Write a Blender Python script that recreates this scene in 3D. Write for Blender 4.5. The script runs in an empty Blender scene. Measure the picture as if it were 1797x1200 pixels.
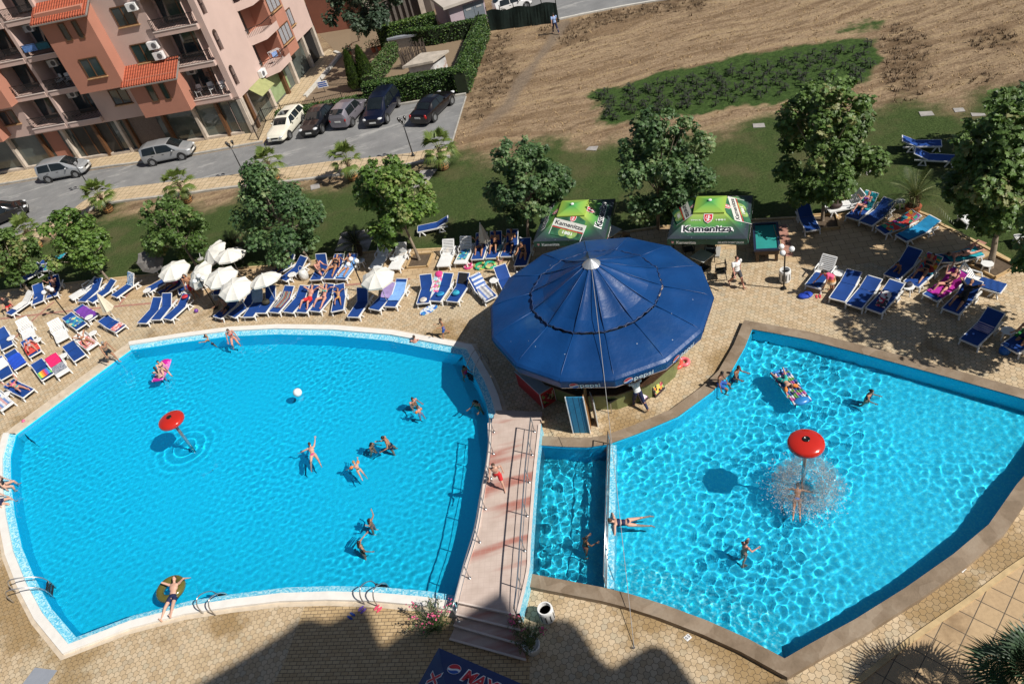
import bpy, bmesh, math, random
import numpy as np
from mathutils import Vector, Matrix
from mathutils.geometry import tessellate_polygon

scene = bpy.context.scene
COL = scene.collection
R = math.radians
PI = math.pi

# ---------------------------------------------------------------- camera
CAM_H, CAM_F, CAM_P, CAM_R = 22.8, 1311.4, R(40.42), R(-15.39)
_fw = Vector((0, math.cos(CAM_P), -math.sin(CAM_P)))
_up0 = Vector((0, math.sin(CAM_P), math.cos(CAM_P)))
_rt0 = Vector((1, 0, 0))
CRT = _rt0 * math.cos(CAM_R) + _up0 * math.sin(CAM_R)
CUP = -_rt0 * math.sin(CAM_R) + _up0 * math.cos(CAM_R)
cam_data = bpy.data.cameras.new('camera')
cam = bpy.data.objects.new('camera', cam_data)
COL.objects.link(cam)
cam_data.sensor_width = 36
cam_data.lens = CAM_F / 1797 * 36
cam_data.clip_end = 2000
m = Matrix((CRT, CUP, -_fw)).transposed().to_4x4()
m.translation = (0, 0, CAM_H)
cam.matrix_world = m
scene.camera = cam

# ---------------------------------------------------------------- sky, sun, exposure
SUN_EL, SUN_AZ = R(46), R(-35)          # azimuth of the sun, counter-clockwise from +x
world = bpy.data.worlds.new('World')
scene.world = world
world.use_nodes = True
_wn = world.node_tree
_sky = _wn.nodes.new('ShaderNodeTexSky')
_sky.sky_type = 'NISHITA'
_sky.sun_disc = False
_sky.sun_elevation = SUN_EL
_sky.sun_rotation = R(90) - SUN_AZ
_wn.links.new(_sky.outputs[0], _wn.nodes['Background'].inputs[0])
_wn.nodes['Background'].inputs[1].default_value = 0.05
sun_data = bpy.data.lights.new('sun', 'SUN')
sun_data.energy = 5.0
sun_data.angle = R(0.5)
sun_data.color = (1.0, 0.95, 0.87)
sun_data.cycles.is_caustics_light = True
sun = bpy.data.objects.new('sun', sun_data)
COL.objects.link(sun)
_sd = Vector((math.cos(SUN_EL) * math.cos(SUN_AZ), math.cos(SUN_EL) * math.sin(SUN_AZ), math.sin(SUN_EL)))
sun.rotation_euler = _sd.to_track_quat('Z', 'Y').to_euler()
scene.view_settings.view_transform = 'Standard'
scene.view_settings.look = 'None'
scene.view_settings.exposure = 0.1
scene.view_settings.gamma = 1.0
scene.cycles.max_bounces = 8
scene.cycles.diffuse_bounces = 2
scene.cycles.transparent_max_bounces = 8

# ---------------------------------------------------------------- helpers
def at(px, py, z=0.0):
 """the point of the place at height z that stands at this spot of the picture"""
 d = _fw + CRT * ((px - 898.5) / CAM_F) - CUP * ((py - 600) / CAM_F)
 t = (z - CAM_H) / d.z
 return Vector((0, 0, CAM_H)) + d * t

def atl(pts, z=0.0):
 return [at(x, y, z) for x, y in pts]

def tag(o, label=None, cat=None, group=None, kind=None):
 if label: o['label'] = label
 if cat: o['category'] = cat
 if group: o['group'] = group
 if kind: o['kind'] = kind
 return o

def empty(name, loc=(0, 0, 0), rz=0.0, label=None, cat=None, group=None, scale=1.0):
 o = bpy.data.objects.new(name, None)
 o.empty_display_size = 0.2
 COL.objects.link(o)
 o.location = loc
 o.rotation_euler = (0, 0, rz)
 o.scale = (scale,) * 3
 return tag(o, label, cat, group)

def kids(o):
 return list(o.children)

def copy_tree(o, parent=None):
 c = o.copy()
 COL.objects.link(c)
 if parent: c.parent = parent
 for ch in kids(o):
  copy_tree(ch, c)
 return c

def frame(d):
 d = Vector(d).normalized()
 a = Vector((0, 0, 1)) if abs(d.z) < 0.95 else Vector((1, 0, 0))
 u = d.cross(a).normalized()
 return u, u.cross(d).normalized()

class MB:
 """collects shapes and links them as one mesh object"""
 def __init__(self):
  self.v, self.f, self.m, self.s = [], [], [], []
  self.mi, self.sm = 0, False
 def add(self, vs, fs):
  b = len(self.v)
  self.v += [tuple(p) for p in vs]
  for f in fs:
   self.f.append(tuple(b + i for i in f)); self.m.append(self.mi); self.s.append(self.sm)
  return self
 def box(self, c, s, rz=0.0, rot=None):
  M = Matrix.Rotation(rz, 3, 'Z') if rot is None else rot
  c = Vector(c); h = Vector(s) / 2
  vs = [c + M @ Vector((x * h.x, y * h.y, z * h.z)) for x in (-1, 1) for y in (-1, 1) for z in (-1, 1)]
  return self.add(vs, [(0, 1, 3, 2), (4, 6, 7, 5), (0, 4, 5, 1), (2, 3, 7, 6), (0, 2, 6, 4), (1, 5, 7, 3)])
 def bar(self, a, b, w, h=None, up=(0, 0, 1)):
  """rectangular bar from a to b"""
  h = h or w
  a, b = Vector(a), Vector(b); d = (b - a)
  L = d.length; d = d / L
  up = Vector(up)
  if abs(d.dot(up)) > 0.97: up = Vector((1, 0, 0))
  sx = d.cross(up).normalized(); uy = sx.cross(d)
  M = Matrix((d, sx, uy)).transposed()
  return self.box((a + b) / 2, (L, w, h), rot=M)
 def cyl(self, a, b, r0, r1=None, n=10, cap=True):
  r1 = r0 if r1 is None else r1
  a, b = Vector(a), Vector(b); u, w = frame(b - a)
  vs = []
  for p, r in ((a, r0), (b, r1)):
   for i in range(n):
    t = 2 * PI * i / n
    vs.append(p + (u * math.cos(t) + w * math.sin(t)) * r)
  fs = [(i, (i + 1) % n, n + (i + 1) % n, n + i) for i in range(n)]
  if cap: fs += [tuple(range(n - 1, -1, -1)), tuple(range(n, 2 * n))]
  return self.add(vs, fs)
 def tube(self, path, r, n=8, rs=None):
  path = [Vector(p) for p in path]; k = len(path)
  vs = []
  d0 = (path[1] - path[0]).normalized(); u, w = frame(d0)
  for i, p in enumerate(path):
   d = (path[min(i + 1, k - 1)] - path[max(i - 1, 0)]).normalized()
   u = (u - d * u.dot(d)).normalized(); w = d.cross(u)
   rr = rs[i] if rs else r
   vs += [p + (u * math.cos(2 * PI * j / n) + w * math.sin(2 * PI * j / n)) * rr for j in range(n)]
  fs = [(i * n + j, i * n + (j + 1) % n, (i + 1) * n + (j + 1) % n, (i + 1) * n + j) for i in range(k - 1) for j in range(n)]
  fs += [tuple(range(n - 1, -1, -1)), tuple(range((k - 1) * n, k * n))]
  return self.add(vs, fs)
 def lathe(self, prof, n=16, c=(0, 0, 0), a0=0.0):
  c = Vector(c); vs = []; k = len(prof)
  for r, z in prof:
   vs += [c + Vector((r * math.cos(a0 + 2 * PI * j / n), r * math.sin(a0 + 2 * PI * j / n), z)) for j in range(n)]
  fs = [(i * n + j, i * n + (j + 1) % n, (i + 1) * n + (j + 1) % n, (i + 1) * n + j) for i in range(k - 1) for j in range(n)]
  if prof[0][0] > 1e-4: fs.append(tuple(range(n - 1, -1, -1)))
  if prof[-1][0] > 1e-4: fs.append(tuple(range((k - 1) * n, k * n)))
  return self.add(vs, fs)
 def ball(self, c, r, n=12, k=8, rot=None):
  r = (r, r, r) if not hasattr(r, '__len__') else r
  c = Vector(c); vs = []
  for i in range(k + 1):
   t = PI * i / k
   for j in range(n):
    q = 2 * PI * j / n
    p = Vector((r[0] * math.sin(t) * math.cos(q), r[1] * math.sin(t) * math.sin(q), -r[2] * math.cos(t)))
    vs.append(c + (rot @ p if rot else p))
  fs = [(i * n + j, i * n + (j + 1) % n, (i + 1) * n + (j + 1) % n, (i + 1) * n + j) for i in range(k) for j in range(n)]
  return self.add(vs, fs)
 def torus(self, c, R0, r, n=24, k=10, sz=1.0):
  c = Vector(c); vs = []
  for i in range(n):
   a = 2 * PI * i / n
   for j in range(k):
    b = 2 * PI * j / k
    vs.append(c + Vector(((R0 + r * math.cos(b)) * math.cos(a), (R0 + r * math.cos(b)) * math.sin(a), r * sz * math.sin(b))))
  fs = [(i * k + j, ((i + 1) % n) * k + j, ((i + 1) % n) * k + (j + 1) % k, i * k + (j + 1) % k) for i in range(n) for j in range(k)]
  return self.add(vs, fs)
 def prism(self, poly, z0, z1):
  """upright prism over a polygon given counter-clockwise or clockwise"""
  P = [Vector((p[0], p[1], 0)) for p in poly]
  A = sum(P[i].x * P[(i + 1) % len(P)].y - P[(i + 1) % len(P)].x * P[i].y for i in range(len(P)))
  if A < 0: P.reverse()
  n = len(P); vs = [Vector((p.x, p.y, z0)) for p in P] + [Vector((p.x, p.y, z1)) for p in P]
  fs = [(i, (i + 1) % n, n + (i + 1) % n, n + i) for i in range(n)]
  tris = tessellate_polygon([P])
  for t in tris:
   a, b, c = [P[i] for i in t]
   if (b - a).cross(c - a).z < 0: t = t[::-1]
   fs.append(tuple(n + i for i in t)); fs.append(tuple(reversed(t)))
  return self.add(vs, fs)
 def sheet(self, loops, z):
  """flat sheet, first loop outer, the others holes"""
  L = [[Vector((p[0], p[1], 0)) for p in l] for l in loops]
  flat = [p for l in L for p in l]
  fs = []
  for t in tessellate_polygon(L):
   a, b, c = [flat[i] for i in t]
   fs.append(t if (b - a).cross(c - a).z > 0 else t[::-1])
  return self.add([(p.x, p.y, z) for p in flat], fs)
 def strip(self, A, B, closed=False):
  """quads between two rows of points"""
  n = len(A); k = n if closed else n - 1
  return self.add(list(A) + list(B), [(i, (i + 1) % n, n + (i + 1) % n, n + i) for i in range(k)])
 def build(self, name, mats, parent=None, smooth=None, loc=None, rz=0.0):
  me = bpy.data.meshes.new(name)
  me.from_pydata(self.v, [], self.f)
  if not isinstance(mats, (list, tuple)): mats = [mats]
  for x in mats: me.materials.append(x)
  me.polygons.foreach_set('material_index', self.m)
  me.polygons.foreach_set('use_smooth', [bool(smooth)] * len(self.f) if smooth is not None else self.s)
  me.update()
  o = bpy.data.objects.new(name, me)
  COL.objects.link(o)
  if parent: o.parent = parent
  if loc is not None: o.location = loc
  o.rotation_euler.z = rz
  return o

def smooth_path(pts, n=8, closed=False):
 """Catmull-Rom through points"""
 P = [Vector(p) for p in pts]; out = []; k = len(P)
 for i in range(k if closed else k - 1):
  p0 = P[(i - 1) % k] if closed or i > 0 else P[0]
  p1, p2 = P[i], P[(i + 1) % k]
  p3 = P[(i + 2) % k] if closed or i + 2 < k else P[-1]
  for j in range(n):
   t = j / n
   out.append(0.5 * ((2 * p1) + (p2 - p0) * t + (2 * p0 - 5 * p1 + 4 * p2 - p3) * t * t + (3 * p1 - p0 - 3 * p2 + p3) * t ** 3))
 if not closed: out.append(P[-1])
 return out

def inset(poly, d):
 """shift a closed outline inward by d (outward when negative)"""
 P = [Vector((p[0], p[1])) for p in poly]; n = len(P)
 A = sum(P[i].x * P[(i + 1) % n].y - P[(i + 1) % n].x * P[i].y for i in range(n))
 s = 1 if A > 0 else -1
 out = []
 for i in range(n):
  a = (P[i] - P[i - 1]).normalized(); b = (P[(i + 1) % n] - P[i]).normalized()
  na = Vector((-a.y, a.x)) * s; nb = Vector((-b.y, b.x)) * s
  t = (na + nb)
  t = t.normalized() if t.length > 1e-6 else na
  k = max(0.35, t.dot(na))
  out.append(Vector((P[i].x + t.x * d / k, P[i].y + t.y * d / k, 0)))
 return out

# ---------------------------------------------------------------- materials
class NT:
 def __init__(self, name, rough=0.6):
  self.mat = bpy.data.materials.new(name); self.mat.use_nodes = True
  self.t = self.mat.node_tree; self.b = self.t.nodes['Principled BSDF']
  self.b.inputs['Roughness'].default_value = rough
 def n(self, typ, **kw):
  x = self.t.nodes.new(typ)
  for k, v in kw.items():
   if hasattr(x, k): setattr(x, k, v)
  return x
 def link(self, a, b): self.t.links.new(a, b)
 def val(self, sock, v):
  if hasattr(v, 'is_linked') or hasattr(v, 'links'): self.link(v, sock)
  elif hasattr(v, '__len__') and len(v) == 3 and sock.type == 'RGBA': sock.default_value = (*v, 1)
  else: sock.default_value = v
 def math(self, op, a, b=None, c=None, clamp=False):
  x = self.n('ShaderNodeMath', operation=op, use_clamp=clamp)
  self.val(x.inputs[0], a)
  if b is not None: self.val(x.inputs[1], b)
  if c is not None: self.val(x.inputs[2], c)
  return x.outputs[0]
 def vmath(self, op, a, b=None, c=None):
  x = self.n('ShaderNodeVectorMath', operation=op)
  self.val(x.inputs[0], a)
  if b is not None: self.val(x.inputs[1], b)
  if c is not None: self.val(x.inputs[2], c)
  return x.outputs['Value'] if op in ('DOT_PRODUCT', 'LENGTH', 'DISTANCE') else x.outputs[0]
 def pos(self, kind='Object'):
  if not hasattr(self, '_tc'): self._tc = self.n('ShaderNodeTexCoord')
  return self._tc.outputs[kind]
 def wpos(self):
  return self.n('ShaderNodeNewGeometry').outputs['Position']
 def noise(self, vec, scale, detail=4, rough=0.55, col=False):
  x = self.n('ShaderNodeTexNoise')
  self.link(vec, x.inputs['Vector'])
  x.inputs['Scale'].default_value = scale; x.inputs['Detail'].default_value = detail; x.inputs['Roughness'].default_value = rough
  return x.outputs['Color' if col else 'Fac']
 def ramp(self, fac, stops):
  x = self.n('ShaderNodeValToRGB'); e = x.color_ramp.elements
  while len(e) < len(stops): e.new(0.5)
  for q, (p, c) in zip(e, stops):
   q.position = p; q.color = (*c, 1) if len(c) == 3 else c
  self.link(fac, x.inputs[0]); return x.outputs[0]
 def mix(self, fac, a, b, mode='MIX'):
  x = self.n('ShaderNodeMix', data_type='RGBA', blend_type=mode)
  self.val(x.inputs[0], fac); self.val(x.inputs[6], a); self.val(x.inputs[7], b)
  return x.outputs[2]
 def smooth(self, v, lo, hi):
  x = self.n('ShaderNodeMapRange', interpolation_type='SMOOTHSTEP')
  self.val(x.inputs[0], v); x.inputs[1].default_value = lo; x.inputs[2].default_value = hi
  return x.outputs[0]
 def white(self, vec):
  x = self.n('ShaderNodeTexWhiteNoise', noise_dimensions='3D'); self.link(vec, x.inputs[0]); return x.outputs['Value']
 def sep(self, vec):
  x = self.n('ShaderNodeSeparateXYZ'); self.link(vec, x.inputs[0]); return x.outputs
 def comb(self, x_=0.0, y_=0.0, z_=0.0):
  x = self.n('ShaderNodeCombineXYZ')
  for i, v in enumerate((x_, y_, z_)): self.val(x.inputs[i], v)
  return x.outputs[0]
 def color(self, c): self.val(self.b.inputs['Base Color'], c)
 def set(self, k, v): self.val(self.b.inputs[k], v)
 def bump(self, h, s=0.3, d=0.02):
  x = self.n('ShaderNodeBump'); x.inputs['Strength'].default_value = s; x.inputs['Distance'].default_value = d
  self.link(h, x.inputs['Height']); self.link(x.outputs[0], self.b.inputs['Normal'])

_MC = {}
def pm(name, c, rough=0.55, var=0.12, scale=6.0, bump=0.0, metal=0.0, coat=0.0, spec=None, dirt=None, bs=40.0, sheen=0.0):
 """plain painted / fabric / plastic surface with slight natural unevenness"""
 if name in _MC: return _MC[name]
 N = NT(name, rough)
 p = N.pos()
 f = N.noise(p, scale, 5)
 lo = tuple(x * (1 - var) for x in c); hi = tuple(min(1, x * (1 + var)) for x in c)
 col = N.ramp(f, [(0.3, lo), (0.7, hi)])
 if dirt:
  g = N.noise(p, scale * 0.6, 6, 0.7)
  col = N.mix(N.smooth(g, 0.55, 0.75), col, dirt)
 N.color(col)
 N.set('Metallic', metal)
 if coat: N.set('Coat Weight', coat); N.set('Coat Roughness', 0.05)
 if spec is not None: N.set('Specular IOR Level', spec)
 if sheen: N.set('Sheen Weight', sheen)
 if bump: N.bump(N.noise(p, bs, 3), bump, 0.01)
 _MC[name] = N.mat
 return N.mat

def hexgrid(N, p, s):
 """cell id and distance to the joint of a hexagon paving of pitch s"""
 q = N.vmath('MULTIPLY', p, (1 / s, 1 / s, 0.0))
 r = (1.0, 1.7320508, 1.0); h = (0.5, 0.8660254, 0.5)
 def cell(off):
  x = N.n('ShaderNodeVectorMath', operation='WRAP')
  N.link(N.vmath('ADD', q, off), x.inputs[0]); x.inputs[1].default_value = (0.5, 0.8660254, 0.5); x.inputs[2].default_value = (-0.5, -0.8660254, -0.5)
  return N.vmath('MULTIPLY', x.outputs[0], (1, 1, 0))
 a = cell((0, 0, 0)); b = cell(h)
 sel = N.math('LESS_THAN', N.vmath('DOT_PRODUCT', a, a), N.vmath('DOT_PRODUCT', b, b))
 mx = N.n('ShaderNodeMix', data_type='VECTOR'); N.link(sel, mx.inputs[0]); N.link(b, mx.inputs[4]); N.link(a, mx.inputs[5])
 g = mx.outputs[1]
 ab = N.vmath('ABSOLUTE', g)
 d = N.math('MAXIMUM', N.vmath('DOT_PRODUCT', ab, (0.5, 0.8660254, 0)), N.sep(ab)[0])
 return N.vmath('SNAP', N.vmath('ADD', N.vmath('SUBTRACT', q, g), (0.001, 0.001, 0)), (0.25, 0.2165, 1)), N.math('SUBTRACT', 0.5, d), g

def wet_stain(N, p, col, amt=0.55, c=(0.16, 0.105, 0.045)):
 s = N.noise(p, 0.35, 5, 0.65)
 return N.mix(N.math('MULTIPLY', N.smooth(s, 0.55, 0.70), amt), col, c)

def mat_hex():
 N = NT('hexagon pavers', 0.75)
 p = N.wpos()
 w = N.vmath('SUBTRACT', N.noise(p, 4.0, 1, col=True), (0.5, 0.5, 0.5))
 pw = N.vmath('ADD', p, N.vmath('SCALE', w)) if False else N.vmath('ADD', p, N.vmath('MULTIPLY', w, (0.03, 0.03, 0)))
 idv, d, g = hexgrid(N, pw, 0.21)
 wn = N.white(idv)
 # three-lobed outline of the pavers
 ang = N.n('ShaderNodeMath', operation='ARCTAN2'); gs = N.sep(g); N.link(gs[1], ang.inputs[0]); N.link(gs[0], ang.inputs[1])
 lob = N.math('MULTIPLY', N.math('COSINE', N.math('MULTIPLY', ang.outputs[0], 3.0)), 0.07)
 d2 = N.math('ABSOLUTE', N.math('ADD', d, lob))
 col = N.ramp(wn, [(0.0, (0.44, 0.325, 0.20)), (0.45, (0.565, 0.435, 0.285)), (0.8, (0.63, 0.51, 0.36)), (1.0, (0.47, 0.41, 0.30))])
 col = N.mix(0.35, col, N.ramp(N.noise(p, 14, 5, 0.7), [(0.3, (0.34, 0.24, 0.13)), (0.75, (0.66, 0.5, 0.3))]))
 big = N.noise(p, 0.22, 3)
 col = N.mix(N.math('MULTIPLY', N.smooth(big, 0.5, 0.7), 0.45), col, (0.50, 0.43, 0.30))
 col = wet_stain(N, p, col, 0.75, (0.22, 0.135, 0.05))
 odd = N.math('GREATER_THAN', N.white(N.vmath('ADD', idv, (7.3, 1.1, 0))), 0.93)
 col = N.mix(N.math('MULTIPLY', odd, 0.3), col, (0.33, 0.31, 0.25))
 nz = N.math('MULTIPLY', N.math('SUBTRACT', N.noise(p, 1.1, 5, 0.65), 0.5), 3.2)
 spill = None
 for sx, sy, sr in ((175, 665, .9), (120, 705, 1.0), (60, 745, 1.1), (10, 1040, 1.6), (50, 1095, 1.2), (130, 1160, .9), (400, 1085, .7), (1215, 1075, 1.0), (1310, 1135, 1.3), (1130, 1075, .8), (1640, 1045, 1.2), (1740, 960, 1.0), (1100, 745, .9), (780, 590, .9), (1270, 640, .6)):
  q = at(sx, sy); g_ = N.smooth(N.math('ADD', N.vmath('DISTANCE', p, (q.x, q.y, 0.012)), nz), sr + .5, sr - .4)
  spill = g_ if spill is None else N.math('MAXIMUM', spill, g_)
 col = N.mix(N.math('MULTIPLY', spill, 0.7), col, (0.27, 0.165, 0.055))
 mossy = N.noise(p, 0.5, 4, 0.6)
 col = N.mix(N.math('MULTIPLY', N.smooth(mossy, 0.6, 0.75), 0.25), col, (0.17, 0.16, 0.08))
 joint = N.smooth(d2, 0.0, 0.06)
 col = N.mix(joint, (0.07, 0.05, 0.03), col)
 N.color(col)
 N.bump(N.math('ADD', N.math('MULTIPLY', joint, 1.0), N.math('MULTIPLY', N.noise(p, 30, 4), 0.25)), 0.5, 0.015)
 return N.mat

def mat_grid(name, sx, sy, rz, c0, c1, joint=(0.09, 0.07, 0.05), jw=0.025, offset=0.5, stain=None, amt=0.5, lines=None, rough=0.7):
 """rectangular tiles or bricks laid straight, turned by rz"""
 N = NT(name, rough)
 p = N.wpos()
 ca, sa = math.cos(-rz), math.sin(-rz)
 x = N.vmath('DOT_PRODUCT', p, (ca, -sa, 0)); y = N.vmath('DOT_PRODUCT', p, (sa, ca, 0))
 ys = N.math('DIVIDE', y, sy); row = N.math('FLOOR', ys)
 xs = N.math('ADD', N.math('DIVIDE', x, sx), N.math('MULTIPLY', N.math('FLOORED_MODULO', row, 2.0), offset))
 colm = N.math('FLOOR', xs)
 fx = N.math('SUBTRACT', xs, colm); fy = N.math('SUBTRACT', ys, row)
 ex = N.math('MULTIPLY', N.math('MINIMUM', fx, N.math('SUBTRACT', 1.0, fx)), sx)
 ey = N.math('MULTIPLY', N.math('MINIMUM', fy, N.math('SUBTRACT', 1.0, fy)), sy)
 e = N.math('MINIMUM', ex, ey)
 wn = N.white(N.comb(colm, row, 0.0))
 col = N.ramp(wn, [(0.0, c0), (1.0, c1)])
 col = N.mix(0.3, col, N.ramp(N.noise(p, 9, 5, 0.7), [(0.3, tuple(v * 0.6 for v in c0)), (0.75, tuple(min(1, v * 1.25) for v in c1))]))
 if stain: col = wet_stain(N, p, col, amt, stain)
 j = N.smooth(e, jw * 0.3, jw)
 col = N.mix(j, joint, col)
 N.color(col)
 N.bump(N.math('ADD', j, N.math('MULTIPLY', N.noise(p, 30, 4), 0.3)), 0.4, 0.01)
 return N.mat

def mat_mosaic(name, cs, s=0.05, rough=0.3, deep=None):
 """small glass mosaic tiles, each of its own shade"""
 N = NT(name, rough)
 p = N.wpos()
 q = N.vmath('SNAP', N.vmath('ADD', p, (100.003, 100.003, 100.003)), (s, s, s))
 col = N.ramp(N.white(q), [(0.0, cs[0]), (0.35, cs[1]), (0.7, cs[2]), (1.0, cs[3])])
 col = N.mix(N.math('MULTIPLY', N.noise(p, 0.5, 3), 0.35), col, cs[1])
 if deep: col = N.mix(N.smooth(N.sep(p)[0], deep[0], deep[1]), col, deep[2])
 N.color(col)
 return N.mat
rng = np.random.default_rng(7)
random.seed(11)

# ================================================================ pools: outlines
ZW_L, ZW_R = -0.08, 0.11
left_px = [(28, 762), (78, 725), (128, 688), (178, 651), (229, 614), (312, 601), (397, 590), (480, 586), (580, 588), (680, 597), (785, 617), (811, 622), (822, 642), (840, 675), (852, 705), (861, 742),
  (868, 800), (864, 880), (850, 950), (830, 1010), (815, 1046), (750, 1036), (667, 1029), (583, 1027), (500, 1030), (417, 1040), (333, 1053), (233, 1079), (133, 1117),
  (90, 1067), (60, 1013), (38, 960), (25, 900), (19, 850), (18, 800)]
LP = atl(left_px)
right_px = [(1320, 578), (1413, 595), (1520, 623), (1667, 663), (1797, 700), (1868, 722), (1850, 765), (1815, 815), (1784, 850), (1735, 920), (1673, 972), (1589, 1031), (1501, 1086), (1420, 1130), (1377, 1155),
   (1312, 1120), (1242, 1089), (1167, 1061), (1106, 1042), (1061, 1031), (950, 1010), (926, 1005), (930, 918), (936, 839), (943, 781), (992, 784), (1031, 785), (1068, 779.5), (1122, 760), (1190, 731), (1250, 687), (1280, 657), (1307, 610)]
RP = atl(right_px, 0.2)
for p in RP: p.z = 0

def in_poly(X, Y, poly):
 ins = np.zeros(X.shape, bool); n = len(poly)
 for i in range(n):
  x1, y1 = poly[i][0], poly[i][1]; x2, y2 = poly[(i + 1) % n][0], poly[(i + 1) % n][1]
  if y1 == y2: continue
  c = ((y1 > Y) != (y2 > Y)) & (X < (x2 - x1) * (Y - y1) / (y2 - y1) + x1)
  ins ^= c
 return ins

def d_line(X, Y, line):
 d = np.full(X.shape, 1e9)
 for (a, b) in zip(line[:-1], line[1:]):
  ax, ay, bx, by = a[0], a[1], b[0], b[1]
  L = (bx - ax) ** 2 + (by - ay) ** 2
  t = np.clip(((X - ax) * (bx - ax) + (Y - ay) * (by - ay)) / max(L, 1e-9), 0, 1)
  d = np.minimum(d, np.hypot(X - ax - t * (bx - ax), Y - ay - t * (by - ay)))
 return d

def sstep(x, a, b):
 t = np.clip((x - a) / (b - a), 0, 1); return t * t * (3 - 2 * t)

# ================================================================ ground: one sheet, lawn, straw and soil as zones of it
def axis(lo, hi, step, far):
 a = list(np.arange(lo, hi, step)); g = step
 x = a[-1]
 while x < far: g *= 1.35; x += g; a.append(x)
 g = step; x = a[0]
 while x > -far: g *= 1.35; x -= g; a.insert(0, x)
 return np.array(a)
gx, gy = axis(-48, 40, 0.42, 900), axis(2, 96, 0.42, 900)
GX, GY = np.meshgrid(gx, gy)
wob = sum(np.sin(GX * fx + GY * fy + ph) for fx, fy, ph in rng.uniform(-1, 1, (12, 3)) * np.array([1.3, 1.3, 6])) / 4
up_px = [(-300, 470), (0, 440), (67, 420), (162, 372), (315, 345), (400, 334), (530, 318), (638, 303), (740, 290), (800, 268), (830, 258), (900, 255), (1000, 250), (1100, 240), (1200, 226), (1300, 212), (1400, 200), (1500, 190), (1600, 183), (1700, 172), (1797, 160), (1950, 140)]
up_line = [at(*p) for p in up_px]
lawn_poly = [tuple(p[:2]) for p in up_line] + [(60, 5), (-60, 5)]
dl = d_line(GX, GY, up_line) * np.where(in_poly(GX, GY, lawn_poly), 1, -1)
lawn_w = sstep(dl + wob * 1.1, -2.5, 4.5)
plot_px = [(1048, 160), (1100, 143), (1200, 118), (1300, 95), (1400, 80), (1480, 68), (1535, 64), (1543, 90), (1538, 125), (1528, 150), (1440, 170), (1370, 182), (1300, 192), (1200, 205), (1120, 214), (1062, 222), (1045, 215), (1044, 190)]
plot_poly = [at(*p) for p in plot_px]
dp = d_line(GX, GY, plot_poly + plot_poly[:1]) * np.where(in_poly(GX, GY, plot_poly), 1, -1)
plot_w = sstep(dp + wob * 0.5, -0.7, 0.9)
plot2 = [at(*p) for p in [(1445, 60), (1470, 42), (1530, 30), (1555, 38), (1550, 55), (1500, 62)]]
plot_w = np.maximum(plot_w, 0.55 * sstep(d_line(GX, GY, plot2 + plot2[:1]) * np.where(in_poly(GX, GY, plot2), 1, -1) + wob * 0.4, -0.6, 0.8))
path_line = [at(*p) for p in [(990, 40), (972, 68), (948, 100), (925, 130), (905, 160), (893, 185), (870, 205), (838, 232)]]
dpa = d_line(GX, GY, path_line)
path_w = sstep(0.75 - dpa + wob * 0.12, 0, 0.5) * sstep(GY, 46, 54)
brown_w = sstep(d_line(GX, GY, [at(860, 75), at(850, 120), at(830, 165)]) * -1 + 4 + wob * 2.0, 0, 4) * 0.8
brown_w = np.maximum(brown_w, sstep(4.5 - d_line(GX, GY, [at(1550, 90), at(1620, 110), at(1700, 100)]) + wob * 2.5, 0, 4) * 0.75)
brown_w = np.maximum(brown_w, sstep(3.5 - d_line(GX, GY, [at(1010, 50), at(1100, 25), at(1200, 10)]) + wob * 2.0, 0, 4) * 0.8)
hole = inset(LP, -0.2), inset(RP, -0.15)
cx_ = (GX[:-1, :-1] + GX[1:, 1:]) / 2; cy_ = (GY[:-1, :-1] + GY[1:, 1:]) / 2
near_pool = in_poly(cx_, cy_, [p[:2] for p in inset(LP, 0.25)]) | in_poly(cx_, cy_, [p[:2] for p in inset(RP, 0.2)])
# every cell touching a pool is left out; the paving lies over that rim
for ox in (-0.21, 0.21):
 for oy in (-0.21, 0.21):
  near_pool |= in_poly(cx_ + ox, cy_ + oy, [p[:2] for p in inset(LP, -0.26)]) | in_poly(cx_ + ox, cy_ + oy, [p[:2] for p in RP])
idx = np.arange(GX.size).reshape(GX.shape)
quads = np.stack([idx[:-1, :-1], idx[:-1, 1:], idx[1:, 1:], idx[1:, :-1]], -1)[~near_pool]
me = bpy.data.meshes.new('ground')
me.from_pydata(np.stack([GX, GY, np.zeros_like(GX)], -1).reshape(-1, 3).tolist(), [], quads.tolist())
ca = me.color_attributes.new('zone', 'FLOAT_COLOR', 'POINT')
ca.data.foreach_set('color', np.stack([lawn_w, plot_w, path_w, brown_w], -1).reshape(-1).astype(np.float32))
ground = bpy.data.objects.new('ground', me); COL.objects.link(ground)
tag(ground, kind='structure')

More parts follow.
